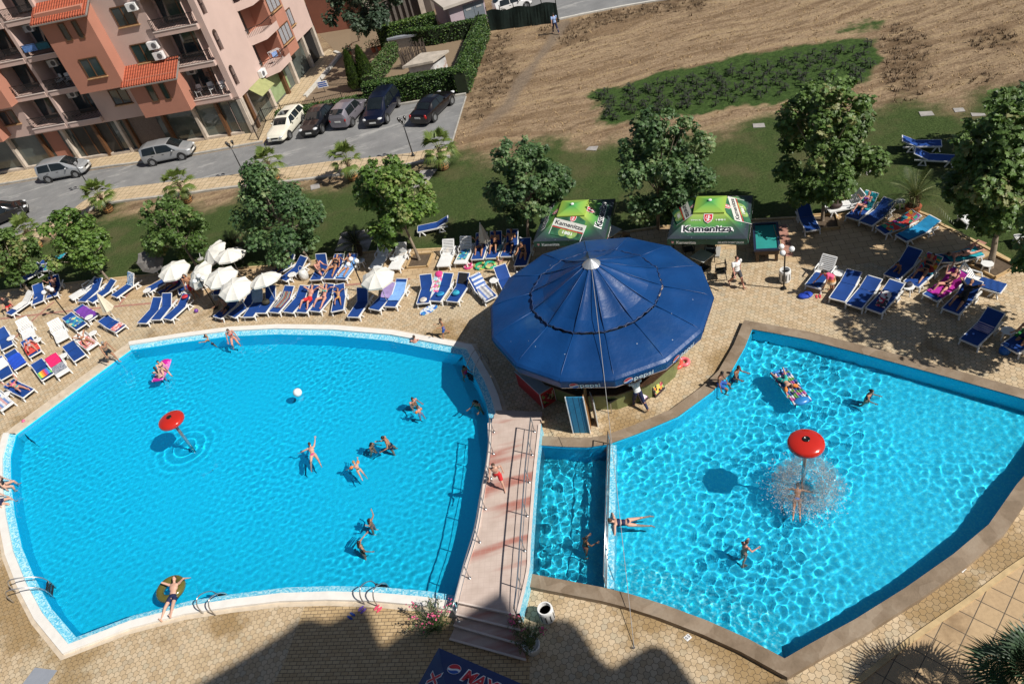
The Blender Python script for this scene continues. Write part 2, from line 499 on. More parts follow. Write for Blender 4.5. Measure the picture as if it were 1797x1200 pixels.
def mat_ground():
 N = NT('ground', 0.95)
 N.set('Specular IOR Level', 0.1)
 p = N.wpos()
 a = N.n('ShaderNodeAttribute', attribute_name='zone')
 z = N.n('ShaderNodeSeparateColor'); N.link(a.outputs['Color'], z.inputs[0])
 lawn, plot, path, brown = z.outputs[0], z.outputs[1], z.outputs[2], a.outputs['Alpha']
 # mown straw lies in streaks along the field
 ps = N.n('ShaderNodeMapping'); N.link(p, ps.inputs[0]); ps.inputs['Rotation'].default_value = (0, 0, R(-8)); ps.inputs['Scale'].default_value = (0.35, 1.3, 1)
 s1 = N.noise(ps.outputs[0], 1.1, 8, 0.68); s2 = N.noise(p, 5.5, 8, 0.72); s3 = N.noise(p, 0.16, 4)
 straw = N.ramp(s2, [(0.26, (0.135, 0.093, 0.06)), (0.46, (0.30, 0.212, 0.132)), (0.6, (0.405, 0.295, 0.187)), (0.78, (0.60, 0.46, 0.30))])
 straw = N.mix(N.math('MULTIPLY', N.smooth(s1, 0.46, 0.66), 0.75), straw, (0.145, 0.095, 0.058))
 straw = N.mix(N.math('MULTIPLY', N.smooth(s3, 0.52, 0.7), 0.35), straw, (0.20, 0.125, 0.068))
 pm2 = N.n('ShaderNodeMapping'); N.link(N.vmath('ADD', p, N.vmath('MULTIPLY', N.noise(p, 0.05, 2, col=True), (14, 14, 0))), pm2.inputs[0]); pm2.inputs['Rotation'].default_value = (0, 0, R(-12)); pm2.inputs['Scale'].default_value = (0.05, 0.9, 1)
 mow = N.noise(pm2.outputs[0], 1.3, 3, 0.5)
 straw = N.mix(N.math('MULTIPLY', N.smooth(mow, 0.50, 0.62), 0.5), straw, (0.17, 0.108, 0.06))
 straw = N.mix(N.math('MULTIPLY', N.smooth(mow, 0.48, 0.36), 0.3), straw, (0.50, 0.37, 0.21))
 straw = N.mix(N.math('MULTIPLY', brown, N.smooth(N.noise(p, 0.9, 5), 0.35, 0.6)), straw, (0.115, 0.075, 0.042))
 g2 = N.noise(p, 7.0, 8, 0.75)
 green = N.ramp(g2, [(0.25, (0.025, 0.042, 0.013)), (0.5, (0.057, 0.088, 0.026)), (0.75, (0.11, 0.15, 0.05))])
 green = N.mix(N.math('MULTIPLY', N.smooth(N.noise(p, 0.35, 5, 0.6), 0.45, 0.72), 0.62), green, (0.125, 0.11, 0.055))
 lw = N.math('ADD', lawn, N.math('MULTIPLY', N.math('SUBTRACT', N.noise(p, 0.9, 6, 0.65), 0.5), 0.9))
 lw = N.math('MULTIPLY', N.smooth(lw, 0.12, 0.72), N.smooth(lawn, 0.0, 0.1))
 col = N.mix(lw, straw, green)
 pl = N.ramp(N.noise(p, 3.0, 7, 0.7), [(0.3, (0.03, 0.05, 0.016)), (0.5, (0.05, 0.09, 0.024)), (0.64, (0.075, 0.125, 0.034)), (0.8, (0.15, 0.125, 0.07))])
 pw = N.smooth(N.math('ADD', plot, N.math('MULTIPLY', N.math('SUBTRACT', N.noise(p, 1.1, 6), 0.5), 1.5)), 0.25, 0.75)
 col = N.mix(pw, col, pl)
 soil = N.ramp(N.noise(p, 6, 6), [(0.3, (0.17, 0.13, 0.095)), (0.7, (0.27, 0.21, 0.155))])
 col = N.mix(N.math('MULTIPLY', path, 0.85), col, soil)
 N.color(col)
 N.bump(N.math('ADD', N.noise(p, 9, 8, 0.75), N.math('MULTIPLY', N.noise(p, 1.2, 4), 1.5)), 0.9, 0.12)
 return N.mat
me.materials.append(mat_ground())

road_low = [(-250, 520), (-60, 445), (0, 425), (67, 402), (120, 376), (146, 356), (180, 338), (214, 331), (292, 322), (400, 310), (494, 297), (575, 286), (650, 279), (719, 271), (750, 265), (787, 258)]
road_up = [(795, 240), (817, 167), (704, 185), (600, 202), (500, 219), (474, 238), (462, 252), (351, 272), (254, 287), (164, 299), (74, 314), (0, 327), (-250, 368)]
low_kerb = [(-250, 560), (-20, 470), (62, 425), (135, 385), (162, 367), (191, 358), (250, 350), (315, 343), (400, 331), (530, 317), (638, 302), (700, 293), (754, 283), (790, 276)]
bld_kerb = [(-250, 364), (0, 325), (74, 312), (164, 297), (254, 285), (351, 270), (462, 250)]
# loose straw and weeds standing out of the field: nobody could count them
def tufts(name, pts, h, w, mat, n_bl=4, lean=0.6):
 vs, fs = [], []
 for (x, y, k) in pts:
  for b in range(n_bl):
   a = random.uniform(0, 2 * PI); hh = h * k * random.uniform(0.6, 1.2); l = lean * hh * random.uniform(0.3, 1)
   bx, by = x + random.uniform(-.1, .1) * k, y + random.uniform(-.1, .1) * k
   ux, uy = math.cos(a + PI / 2) * w * k, math.sin(a + PI / 2) * w * k
   i = len(vs)
   vs += [(bx - ux, by - uy, 0), (bx + ux, by + uy, 0), (bx + math.cos(a) * l, by + math.sin(a) * l, hh)]
   fs.append((i, i + 1, i + 2))
 mm = bpy.data.meshes.new(name); mm.from_pydata(vs, [], fs); mm.materials.append(mat)
 o = bpy.data.objects.new(name, mm); COL.objects.link(o)
 return tag(o, kind='stuff')
straw_mat = pm('straw', (0.36, 0.25, 0.13), 0.9, 0.45, 3)
weed_mat = pm('dry weed', (0.185, 0.13, 0.08), 0.9, 0.4, 3)
lawn_mat = pm('lawn blades', (0.055, 0.085, 0.02), 0.8, 0.4, 2)
pts_s, pts_w, pts_l = [], [], []
fx = rng.uniform(-12, 45, 30000); fy = rng.uniform(38, 80, 30000)
ix = np.clip(np.searchsorted(gx, fx), 0, len(gx) - 1); iy = np.clip(np.searchsorted(gy, fy), 0, len(gy) - 1)
keep_out = [at(*p) for p in [(440, 260), (820, 240), (790, 275), (870, 60), (870, -40), (300, -40)]]
ko = in_poly(fx, fy, [p[:2] for p in keep_out]) | in_poly(fx, fy, [at(*p)[:2] for p in [(860, 42), (985, 36), (1190, -2), (1190, -80), (840, -80)]])
for pq in (road_low + road_up[:1] + [(817, 170), (500, 219)], low_kerb + [(817, 170), (470, 230)], bld_kerb + [(560, 60), (300, -40)]):
 ko |= in_poly(fx, fy, [at(*p)[:2] for p in pq])
for x, y, l, pl_, pa, br, k in zip(fx, fy, lawn_w[iy, ix], plot_w[iy, ix], path_w[iy, ix], brown_w[iy, ix], ko):
 if k or pa > 0.3 or pl_ > 0.3 or l > 0.6: continue
 if br > 0.3:
  if random.random() < 0.5: pts_w.append((x, y, random.uniform(0.5, 1.5)))
 elif random.random() < 0.35 and l < .2: pts_s.append((x, y, random.uniform(0.4, 1.1)))
tufts('straw', pts_s, 0.13, 0.03, straw_mat, 4, 1.4)
tufts('dry_weeds', pts_w, 0.2, 0.03, weed_mat, 6, 0.9)

# ================================================================ road, parking and pavements
def mat_asphalt():
 N = NT('asphalt', 0.9)
 p = N.wpos()
 f = N.noise(p, 0.5, 6, 0.65); g = N.noise(p, 25, 4)
 col = N.ramp(f, [(0.3, (0.15, 0.15, 0.152)), (0.55, (0.215, 0.215, 0.215)), (0.75, (0.30, 0.295, 0.285))])
 ps = N.n('ShaderNodeMapping'); N.link(p, ps.inputs[0]); ps.inputs['Rotation'].default_value = (0, 0, R(-15)); ps.inputs['Scale'].default_value = (0.3, 1.1, 1)
 col = N.mix(N.math('MULTIPLY', N.smooth(N.noise(ps.outputs[0], 0.9, 6, 0.7), 0.53, 0.64), 0.75), col, (0.42, 0.41, 0.39))
 col = N.mix(N.math('MULTIPLY', N.smooth(N.noise(ps.outputs[0], 0.55, 5, 0.6), 0.62, 0.7), 0.7), col, (0.10, 0.10, 0.10))
 col = N.mix(0.25, col, N.ramp(g, [(0.3, (0.12, 0.12, 0.12)), (0.7, (0.32, 0.32, 0.31))]))
 N.color(col); N.bump(g, 0.4, 0.01)
 return N.mat
asphalt = mat_asphalt()
mb = MB(); mb.sheet([atl(road_low + road_up)], 0.008); tag(mb.build('road', asphalt), kind='structure')
mb = MB(); mb.sheet([atl([(905, 26), (984, 36), (1040, 22), (1100, 11), (1200, -5), (1500, -45), (1500, -200), (760, -200), (800, -20), (885, 0)])], 0.008); tag(mb.build('road', asphalt), kind='structure')
tile_mat = mat_grid('ochre pavement tiles', 0.5, 0.5, R(-15), (0.49, 0.37, 0.225), (0.60, 0.47, 0.31), offset=0.0, jw=0.02, stain=(0.22, 0.15, 0.08), amt=0.35)
kerb_mat = pm('kerb concrete', (0.40, 0.38, 0.34), 0.85, 0.25, 2.0, bump=0.3)
mb = MB(); mb.prism(atl(road_low[:-1] + [(790, 262)] + low_kerb[::-1]), 0.0, 0.1); tag(mb.build('pavement', tile_mat), kind='structure')
def kerb_run(name, px, w, z0, z1, mat, n=4, path=None):
 P = smooth_path(atl(px) if path is None else path, n)
 mb = MB()
 L = []
 for i, p in enumerate(P):
  d = (P[min(i + 1, len(P) - 1)] - P[max(i - 1, 0)]).normalized(); nrm = Vector((-d.y, d.x, 0)) * w / 2
  L.append((p + nrm, p - nrm))
 a = [Vector((l.x, l.y, z1)) for l, r in L]; b = [Vector((r.x, r.y, z1)) for l, r in L]
 a0 = [Vector((l.x, l.y, z0)) for l, r in L]; b0 = [Vector((r.x, r.y, z0)) for l, r in L]
 mb.strip(b, a); mb.strip(a, a0); mb.strip(b0, b)
 mb.add([a[0], b[0], b0[0], a0[0]], [(0, 1, 2, 3)]); mb.add([a[-1], b[-1], b0[-1], a0[-1]], [(3, 2, 1, 0)])
 return tag(mb.build(name, mat), kind='structure')
kerb_run('kerb', low_kerb[3:], 0.22, 0, 0.13, kerb_mat)
pave2 = bld_kerb + [(476, 234), (500, 213), (520, 192), (540, 168), (597, 101), (578, 88), (440, 180), (300, 200), (-250, 330)]
mb = MB(); mb.prism(atl(pave2), 0.0, 0.11); tag(mb.build('pavement', tile_mat), kind='structure')
kerb_run('kerb', bld_kerb, 0.2, 0, 0.135, kerb_mat)
kerb_run('kerb', [(480, 223), (560, 209), (704, 185), (818, 167)], 0.2, 0, 0.16, kerb_mat)
kerb_run('kerb', [(818, 170), (805, 212), (792, 256)], 0.1, 0, 0.05, kerb_mat)
kerb_run('kerb', [(536, 172), (560, 145), (594, 103), (597, 98), (588, 94)], 0.28, 0, 0.25, pm('pale kerb', (0.55, 0.53, 0.48), 0.8, 0.15, 3))
kerb_run('kerb', [(982, 35), (1040, 23), (1100, 11.5), (1200, -5)], 0.25, 0, 0.12, pm('pale kerb', (0.55, 0.53, 0.48)))

# ================================================================ the paved deck round the pools
hex_mat = mat_hex()
deck_px = [(-300, 560), (-60, 522), (0, 512), (110, 499), (232, 486), (330, 478), (440, 470), (537, 461), (645, 443), (719, 440), (800, 436), (900, 428), (1000, 420), (1060, 414), (1156, 399), (1270, 390), (1428, 381), (1500, 374), (1608, 371), (1650, 394), (1705, 422), (1797, 472), (1900, 530), (2300, 760)]
far_edge = atl(deck_px)
deck_outer = far_edge + [Vector((32, 2, 0)), Vector((-30, 2, 0))]
mb = MB(); mb.sheet([deck_outer, inset(LP, -0.30), inset(RP, -0.02)], 0.012)
tag(mb.build('deck_paving', hex_mat), kind='structure')
band_px = [(-300, 640), (-60, 560), (60, 545), (180, 530), (300, 520), (420, 514), (560, 503), (700, 492), (860, 478), (1000, 462), (1150, 446), (1285, 437), (1430, 470), (1530, 462), (1640, 500), (1740, 470)]
sq_mat = mat_grid('square terrace slabs', 0.6, 0.4, R(-12), (0.47, 0.33, 0.185), (0.57, 0.42, 0.25), joint=(0.22, 0.14, 0.08), jw=0.018, stain=(0.22, 0.15, 0.09), amt=0.4)
band = atl(deck_px[:20]) + [at(1740, 440)] + atl(band_px[::-1])
mb = MB(); mb.sheet([band], 0.017); tag(mb.build('terrace_paving', sq_mat), kind='structure')
red_mat = pm('reddish paving strip', (0.40, 0.20, 0.15), 0.8, 0.25, 6)
for k, pp in enumerate([[(0, 560), (130, 545), (260, 533), (330, 528)], [(20, 600), (60, 560), (95, 530)], [(210, 535), (228, 512), (240, 497)], [(1372, 395), (1379, 425), (1384, 450)], [(540, 506), (640, 498), (720, 490)], [(1680, 452), (1712, 432), (1724, 424)], [(20, 552), (55, 520), (70, 505)]]):
 P = smooth_path(atl(pp), 4); q = []
 w_ = 0.16 if k != 3 and k != 5 else 0.42
 A, B = [], []
 for i, p in enumerate(P):
  d = (P[min(i + 1, len(P) - 1)] - P[max(i - 1, 0)]).normalized(); n_ = Vector((-d.y, d.x, 0)) * w_ / 2
  A.append(p + n_ + Vector((0, 0, 0.022 + 0.001 * k))); B.append(p - n_ + Vector((0, 0, 0.022 + 0.001 * k)))
 mb = MB(); mb.strip(B, A); tag(mb.build('paving_strip', red_mat), kind='structure')
kerb_run('kerb', deck_px, 0.14, 0, 0.07, pm('ochre kerb', (0.52, 0.38, 0.2), 0.8, 0.2, 3), 2)
# brick-laid part between the two pools
brick_mat = mat_grid('paving bricks', 0.26, 0.13, R(-14), (0.44, 0.30, 0.15), (0.56, 0.41, 0.23), joint=(0.10, 0.07, 0.045), jw=0.014, stain=(0.25, 0.15, 0.06), amt=0.55)
mb = MB(); mb.sheet([atl([(535, 1063), (640, 1062), (700, 1066), (790, 1080), (800, 1100), (923, 1140), (930, 1160), (925, 1400), (380, 1400), (500, 1160)])], 0.017); tag(mb.build('brick_paving', brick_mat), kind='structure')
# large slabs beyond a kerb at the near right
slab_mat = mat_grid('large slabs', 0.62, 0.62, R(38), (0.40, 0.27, 0.15), (0.52, 0.37, 0.21), offset=0.0, jw=0.02, stain=(0.17, 0.10, 0.045), amt=0.6)
mb = MB(); mb.sheet([atl([(1950, 890), (1797, 983), (1700, 1053), (1600, 1122), (1500, 1200), (1420, 1270), (2300, 1500), (2600, 1000)])], 0.017); tag(mb.build('slab_paving', slab_mat), kind='structure')
kerb_run('kerb', [(1950, 890), (1797, 983), (1700, 1053), (1600, 1122), (1500, 1200), (1420, 1270)], 0.16, 0, 0.05, pm('ochre kerb', (0.5, 0.36, 0.2)), 4)
# stepping slabs on the lawn
for poly in [[(588, 441), (600, 409), (632, 405), (660, 402), (645, 442)], [(738, 300), (768, 297), (742, 330), (725, 330)], [(545, 326), (560, 322), (562, 330), (546, 334)], [(1028, 264), (1034, 258), (1050, 257), (1046, 265)], [(1321, 218), (1341, 217), (1343, 224), (1322, 225)], [(1379, 198), (1391, 198), (1392, 203), (1380, 203)], [(1521, 279), (1538, 272), (1552, 279), (1536, 287)], [(1519, 303), (1538, 295), (1542, 301), (1521, 308)], [(1612, 197), (1635, 196), (1640, 203), (1616, 205)], [(1672, 191), (1690, 190), (1694, 196), (1676, 198)], [(1703, 199), (1728, 200), (1730, 204), (1706, 205)]]:
 mb = MB(); mb.prism(atl(poly), 0.0, 0.03)
 tag(mb.build('stepping_slab', pm('grey slab', (0.33, 0.31, 0.29), 0.9, 0.2, 3, bump=0.3)), kind='structure')
mb = MB(); mb.prism(atl([(62, 1171), (101, 1176), (78, 1208), (38, 1203)]), 0.013, 0.03)
tag(mb.build('grey_slab', pm('blue grey slab', (0.27, 0.29, 0.33), 0.7, 0.06, 3)), kind='structure')

# ================================================================ pools: basins, rims, water
BLUES = [(0.012, 0.30, 0.56), (0.016, 0.42, 0.70), (0.04, 0.54, 0.80), (0.22, 0.72, 0.88)]
mos_l = mat_mosaic('pale pool mosaic', [(0.05, 0.42, 0.66), (0.16, 0.55, 0.74), (0.35, 0.70, 0.82), (0.60, 0.83, 0.88)], 0.055)
mos_floor_l = mat_mosaic('blue pool mosaic', [(0.0008, 0.575, 0.915), (0.001, 0.605, 0.93), (0.0015, 0.635, 0.945), (0.004, 0.68, 0.955)], 0.05, 0.5)
mos_floor_r = mat_mosaic('turquoise pool mosaic', [(0.004, 0.58, 0.92), (0.010, 0.63, 0.94), (0.02, 0.69, 0.95), (0.08, 0.76, 0.96)], 0.05, 0.5)
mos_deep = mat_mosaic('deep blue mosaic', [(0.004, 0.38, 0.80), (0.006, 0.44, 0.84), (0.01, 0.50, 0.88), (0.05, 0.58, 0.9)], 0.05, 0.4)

def mat_water(name, tint):
 N = NT(name, 0.0)
 N.color(tint); N.set('Transmission Weight', 1.0); N.set('IOR', 1.333)
 return N.mat

def water(name, poly, z, amp, lo, hi, seed, mat, step=0.085, dirn=None, calm=()):
 r = np.random.default_rng(seed)
 xs = np.arange(min(p[0] for p in poly) - .1, max(p[0] for p in poly) + .2, step); ys = np.arange(min(p[1] for p in poly) - .1, max(p[1] for p in poly) + .2, step)
 X, Y = np.meshgrid(xs, ys); Z = np.zeros_like(X)
 for i in range(64):
  lam = r.uniform(lo, hi); th = r.uniform(0, 2 * PI) if dirn is None else r.normal(dirn, 0.75); k = 2 * PI / lam
  Z += amp * lam * np.sin(k * (X * math.cos(th) + Y * math.sin(th)) + r.uniform(0, 6.28))
 md = sum(np.sin(X * a + Y * b + c) for a, b, c in r.uniform(-1, 1, (7, 3)) * np.array([.9, .9, 6])) / 3.2
 Z *= np.clip(0.85 + 0.5 * md, .3, 1.6)
 for i in range(14):
  lam = r.uniform(1.2, 4.0); th = r.uniform(0, 2 * PI); k = 2 * PI / lam
  Z += amp * .55 * lam * np.sin(k * (X * math.cos(th) + Y * math.sin(th)) + r.uniform(0, 6.28))
 for (cx, cy, rad, a, lam) in calm:
  d = np.hypot(X - cx, Y - cy)
  Z += a * np.sin(d * 2 * PI / lam) * np.exp(-(d / rad) ** 2)
 ci = (X[:-1, :-1] + X[1:, 1:]) / 2, (Y[:-1, :-1] + Y[1:, 1:]) / 2
 ins = in_poly(ci[0], ci[1], poly)
 ids = np.arange(X.size).reshape(X.shape)
 q = np.stack([ids[:-1, :-1], ids[:-1, 1:], ids[1:, 1:], ids[1:, :-1]], -1)[ins]
 used = np.unique(q); rem = np.full(X.size, -1); rem[used] = np.arange(len(used))
 V = np.stack([X, Y, Z + z], -1).reshape(-1, 3)[used]
 m_ = bpy.data.meshes.new(name); m_.from_pydata(V.tolist(), [], rem[q].tolist()); m_.shade_smooth(); m_.materials.append(mat)
 o = bpy.data.objects.new(name, m_); COL.objects.link(o)
 o.cycles.is_caustics_caster = True
 return tag(o, kind='structure')

def receiver(o):
 o.cycles.is_caustics_receiver = True
 return o

# left basin
DL = -1.12
mb = MB(); mb.sheet([LP], DL)
receiver(tag(mb.build('pool_floor', mos_floor_l), kind='structure'))
mb = MB(); n = len(LP)
mb.strip([Vector((p.x, p.y, -0.02)) for p in LP], [Vector((p.x, p.y, DL)) for p in inset(LP, .12)], closed=True)
receiver(tag(mb.build('pool_wall', mos_floor_l), kind='structure'))
E1 = inset(LP, -0.30); E2 = inset(LP, -0.62); E3 = inset(LP, -0.8)
def zz(p, z): return Vector((p[0], p[1], z))
white_rim = pm('white rim tiles', (0.78, 0.75, 0.70), 0.5, 0.06, 3)
beige_rim = pm('beige rim stone', (0.60, 0.50, 0.38), 0.7, 0.12, 3, dirt=(0.38, 0.27, 0.15))
ledge, rim, skirt = MB(), MB(), MB()
def run(ids):
 a = [LP[i % n] for i in ids]; b = [E1[i % n] for i in ids]; c = [E2[i % n] for i in ids]; d = [E3[i % n] for i in ids]
 ledge.strip([zz(p, -0.02) for p in a], [zz(p, 0.05) for p in b])
 rim.strip([zz(p, 0.05) for p in b], [zz(p, 0.14) for p in b]); rim.strip([zz(p, 0.14) for p in b], [zz(p, 0.14) for p in c]); rim.strip([zz(p, 0.14) for p in c], [zz(p, 0.0) for p in c])
 skirt.strip([zz(p, 0.03) for p in c], [zz(p, 0.025) for p in d])
run(range(4, 16)); run(list(range(20, 35)) + [0])
receiver(tag(ledge.build('pool_ledge', mos_l), kind='structure'))
tag(rim.build('pool_rim', white_rim), kind='structure')
tag(skirt.build('pool_skirt', beige_rim), kind='structure')
mb = MB(); dA = [LP[i] for i in range(0, 5)]; dB = [E2[i] for i in range(0, 5)]
mb.strip([zz(p, -0.02) for p in dA], [zz(p, 0.09) for p in dA]); mb.strip([zz(p, 0.09) for p in dA], [zz(p, 0.09) for p in dB]); mb.strip([zz(p, 0.09) for p in dB], [zz(p, 0.0) for p in dB])
tag(mb.build('pool_rim', beige_rim), kind='structure')
# wide steps under water along the slanting side
dn = (LP[4] - LP[0]).normalized(); inn = Vector((dn.y, -dn.x, 0))
for k, zt in enumerate((-0.35, -0.65, -0.95)):
 mb = MB(); a, b = LP[0] + dn * 0.3, LP[4] - dn * 0.3
 o0 = 0.02 + 0.42 * k
 mb.prism([a + inn * o0, b + inn * o0, b + inn * (o0 + 0.42), a + inn * (o0 + 0.42)], DL, zt)
 receiver(tag(mb.build('pool_step', mos_floor_l), kind='structure'))
lm = at(330, 775)
water('water', inset(LP, -0.16), ZW_L, 0.0008, 0.15, 0.5, 5, mat_water('left pool water', (0.88, 0.98, 1.0)), dirn=R(100), calm=[(lm.x, lm.y, 1.2, 0.012, 0.45)] + [(*at(*q)[:2], .6, .002, .3) for q in ((549, 798), (629, 824), (655, 792), (685, 783), (655, 926), (637, 968), (730, 720))], step=0.048)

# right basin: shallow, the small part by the bridge deeper
ia = [i for i, p in enumerate(right_px) if p == (1061, 1031)][0]; ib = [i for i, p in enumerate(right_px) if p == (1068, 779.5)][0]
small = RP[ia:ib + 1]; big = RP[ib:] + RP[:ia + 1]
DR, DS = -0.75, -1.1
mb = MB(); mb.sheet([big], DR); receiver(tag(mb.build('pool_floor', mos_floor_r), kind='structure'))
mb = MB(); mb.sheet([small], DS); receiver(tag(mb.build('pool_floor', mos_floor_r), kind='structure'))
mb = MB(); mb.strip([zz(p, 0.21) for p in big], [zz(p, DR) for p in big]); receiver(tag(mb.build('pool_wall', mos_floor_r), kind='structure'))
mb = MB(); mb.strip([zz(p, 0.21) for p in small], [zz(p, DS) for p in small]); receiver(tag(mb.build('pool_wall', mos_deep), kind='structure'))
# submerged mosaic slope along the near side of the big part
near_ids = [ia - k for k in range(0, 6)]
near = [RP[i] for i in near_ids]
sh = [RP[i] for i in near_ids]
Rin = inset(RP, 1.5)
mb = MB(); mb.strip([zz(RP[i], -0.3) for i in near_ids], [zz(Rin[i], DR + 0.02) for i in near_ids])
mos_pale_r = mat_mosaic('speckled mosaic slope', [(0.004, 0.50, 0.76), (0.02, 0.58, 0.82), (0.06, 0.66, 0.86), (0.25, 0.78, 0.92)], 0.06, 0.4)
receiver(tag(mb.build('pool_slope', mos_pale_r), kind='structure'))
stone = NT('brown rim stone', 0.75)
_p = stone.wpos(); _f = stone.noise(_p, 1.2, 6, 0.65)
_c = stone.ramp(_f, [(0.3, (0.15, 0.105, 0.065)), (0.5, (0.25, 0.18, 0.12)), (0.62, (0.32, 0.25, 0.18)), (0.75, (0.23, 0.18, 0.14))])
_vor = stone.n('ShaderNodeTexVoronoi', feature='F1'); stone.link(_p, _vor.inputs[0]); _vor.inputs['Scale'].default_value = 1.6
_c = stone.mix(0.4, _c, stone.ramp(stone.white(_vor.outputs['Position']), [(0.0, (0.15, 0.11, 0.07)), (1.0, (0.34, 0.27, 0.20))]))
stone.color(_c); stone.bump(stone.noise(_p, 12, 5), 0.4, 0.02)
O1 = inset(RP, -0.48)
rid = [i % len(RP) for i in range(ib - 3, ib - 3 + len(RP) - 2)]
rid = [i for i in range(len(RP)) if i not in (22, 23)]
k0 = rid.index(24); rid = rid[k0:] + rid[:k0]
mb = MB(); a = [RP[i] for i in rid]; b = [O1[i] for i in rid]
mb.strip([zz(p, 0.17) for p in a], [zz(p, 0.22) for p in a]); mb.strip([zz(p, 0.22) for p in a], [zz(p, 0.22) for p in b]); mb.strip([zz(p, 0.22) for p in b], [zz(p, 0.0) for p in b])
tag(mb.build('pool_rim', stone.mat), kind='structure')
rm = at(1408, 855)
wr = mat_water('right pool water', (0.90, 0.985, 1.0))
water('water', inset(RP, -0.08), ZW_R, 0.0026, 0.15, 0.55, 9, wr, calm=[(rm.x, rm.y, 1.2, 0.02, 0.45)] + [(*at(*q)[:2], .6, .002, .3) for q in ((1306, 970), (1521, 703), (1028, 962), (1291, 662))], step=0.046)

# wall with a mosaic crown that parts the small pool from the big one
wa, wb = RP[ib].copy(), RP[ia].copy()
wd = (wb - wa).normalized(); wn_ = Vector((-wd.y, wd.x, 0))
if wn_.x < 0: wn_ = -wn_
mb = MB(); mb.prism([wa - wn_ * 0.02, wb - wn_ * 0.02, wb + wn_ * 0.3, wa + wn_ * 0.3], DS, 0.15)
receiver(tag(mb.build('pool_divider', mos_l), 'low pale mosaic wall between the small pool and the big right pool', 'wall'))
# ================================================================ lettering
_TXT = {}
def text_geo(s, bold=0.0):
 k = (s, bold)
 if k in _TXT: return _TXT[k]
 cu = bpy.data.curves.new('lettering', 'FONT'); cu.body = s; cu.offset = bold; cu.resolution_u = 3
 o = bpy.data.objects.new('lettering', cu); COL.objects.link(o)
 dg = bpy.context.evaluated_depsgraph_get()
 mm = bpy.data.meshes.new_from_object(o.evaluated_get(dg))
 vs = [tuple(v.co) for v in mm.vertices]; fs = [tuple(p.vertices) for p in mm.polygons]
 bpy.data.objects.remove(o); bpy.data.curves.remove(cu); bpy.data.meshes.remove(mm)
 xs = [v[0] for v in vs]
 _TXT[k] = (vs, fs, min(xs), max(xs))
 return _TXT[k]

def lettering(mb, s, org, right, up, size, bold=0.0, center=True, fit=None, lift=0.006, slant=0.0):
 """flat letters on the surface spanned by right and up; size is the letter height, fit the full width"""
 vs, fs, x0, x1 = text_geo(s, bold)
 right, up = Vector(right).normalized(), Vector(up).normalized(); nrm = right.cross(up)
 sy = size / 0.7; sx = sy if fit is None else fit / max(x1 - x0, 1e-4)
 off = (x0 + x1) / 2 if center else x0
 mb.add([Vector(org) + right * ((v[0] - off) * sx + v[1] * slant * sy) + up * (v[1] * sy) + nrm * lift for v in vs], fs)

def disc(mb, org, right, up, r, lift, n=24, pts=None):
 right, up = Vector(right).normalized(), Vector(up).normalized(); nrm = right.cross(up)
 P = pts or [(math.cos(2 * PI * i / n) * r, math.sin(2 * PI * i / n) * r) for i in range(n)]
 mb.add([Vector(org) + right * x + up * y + nrm * lift for x, y in P], [tuple(range(len(P)))])

def cola_disc(mb, org, right, up, r, lift=0.006):
 """round emblem: red cap, white wave, blue bowl; material slots 0 white, 1 red, 2 blue"""
 mb.mi = 0; disc(mb, org, right, up, r, lift)
 n = 20
 top = [(math.cos(a) * r * .93, math.sin(a) * r * .93) for a in np.linspace(R(12), R(190), n)]
 wave = [(x * r * .9, (0.16 * math.sin(x * 3.0) - 0.03 + .1 * x) * r + .10 * r) for x in np.linspace(-0.98, 0.98, n)]
 mb.mi = 1; disc(mb, org, right, up, r, lift + .004, pts=top + wave[1:-1])
 bot = [(math.cos(a) * r * .93, math.sin(a) * r * .93) for a in np.linspace(R(195), R(345), n)]
 wave2 = [(x * r * .9, (0.16 * math.sin(x * 3.0) - 0.03 + .1 * x) * r - .28 * r) for x in np.linspace(0.9, -0.88, n)]
 mb.mi = 2; disc(mb, org, right, up, r, lift + .004, pts=bot + wave2)
 mb.mi = 0

white = pm('white plastic', (0.80, 0.80, 0.80), 0.35, 0.04, 4)
steel = pm('brushed steel', (0.55, 0.55, 0.56), 0.3, 0.08, 5, metal=0.9)
black = pm('black paint', (0.012, 0.012, 0.013), 0.35, 0.2, 5)
dark_wood = pm('dark wood', (0.055, 0.028, 0.014), 0.5, 0.35, 8)
letter_white = pm('white print', (0.82, 0.82, 0.82), 0.5, 0.02, 3)
letter_dark = pm('dark print', (0.015, 0.018, 0.03), 0.5, 0.05, 3)
red_print = pm('red print', (0.60, 0.015, 0.03), 0.45, 0.08, 3)
blue_print = pm('blue print', (0.01, 0.08, 0.38), 0.45, 0.08, 3)

# ================================================================ footbridge between the pools
ZB = 0.6
bl = atl([(861, 742), (862, 775), (858.5, 808), (849, 880), (838, 940), (819, 1000), (803, 1056)], ZB)
br = atl([(945, 745.5), (941, 782), (935, 839), (929, 918), (926, 960), (923.5, 1003), (906, 1078)], ZB)
bl = smooth_path(bl, 4); br = smooth_path(br, 4)
bridge = empty('footbridge', (0, 0, 0), 0, 'pale tiled footbridge with steel rails crossing between the two pools', 'bridge')
N = NT('pinkish bridge tiles', 0.6)
p = N.wpos()
ca_, sa_ = math.cos(R(12)), math.sin(R(12))
bx_ = N.vmath('DOT_PRODUCT', p, (ca_, -sa_, 0)); by_ = N.vmath('DOT_PRODUCT', p, (sa_, ca_, 0))
def gridline(v, s, w):
 q = N.math('DIVIDE', v, s); f = N.math('SUBTRACT', q, N.math('FLOOR', q)); e = N.math('MINIMUM', f, N.math('SUBTRACT', 1.0, f))
 return N.smooth(N.math('MULTIPLY', e, s), w * .3, w)
j = N.math('MULTIPLY', gridline(bx_, 0.2, 0.008), gridline(by_, 0.2, 0.008))
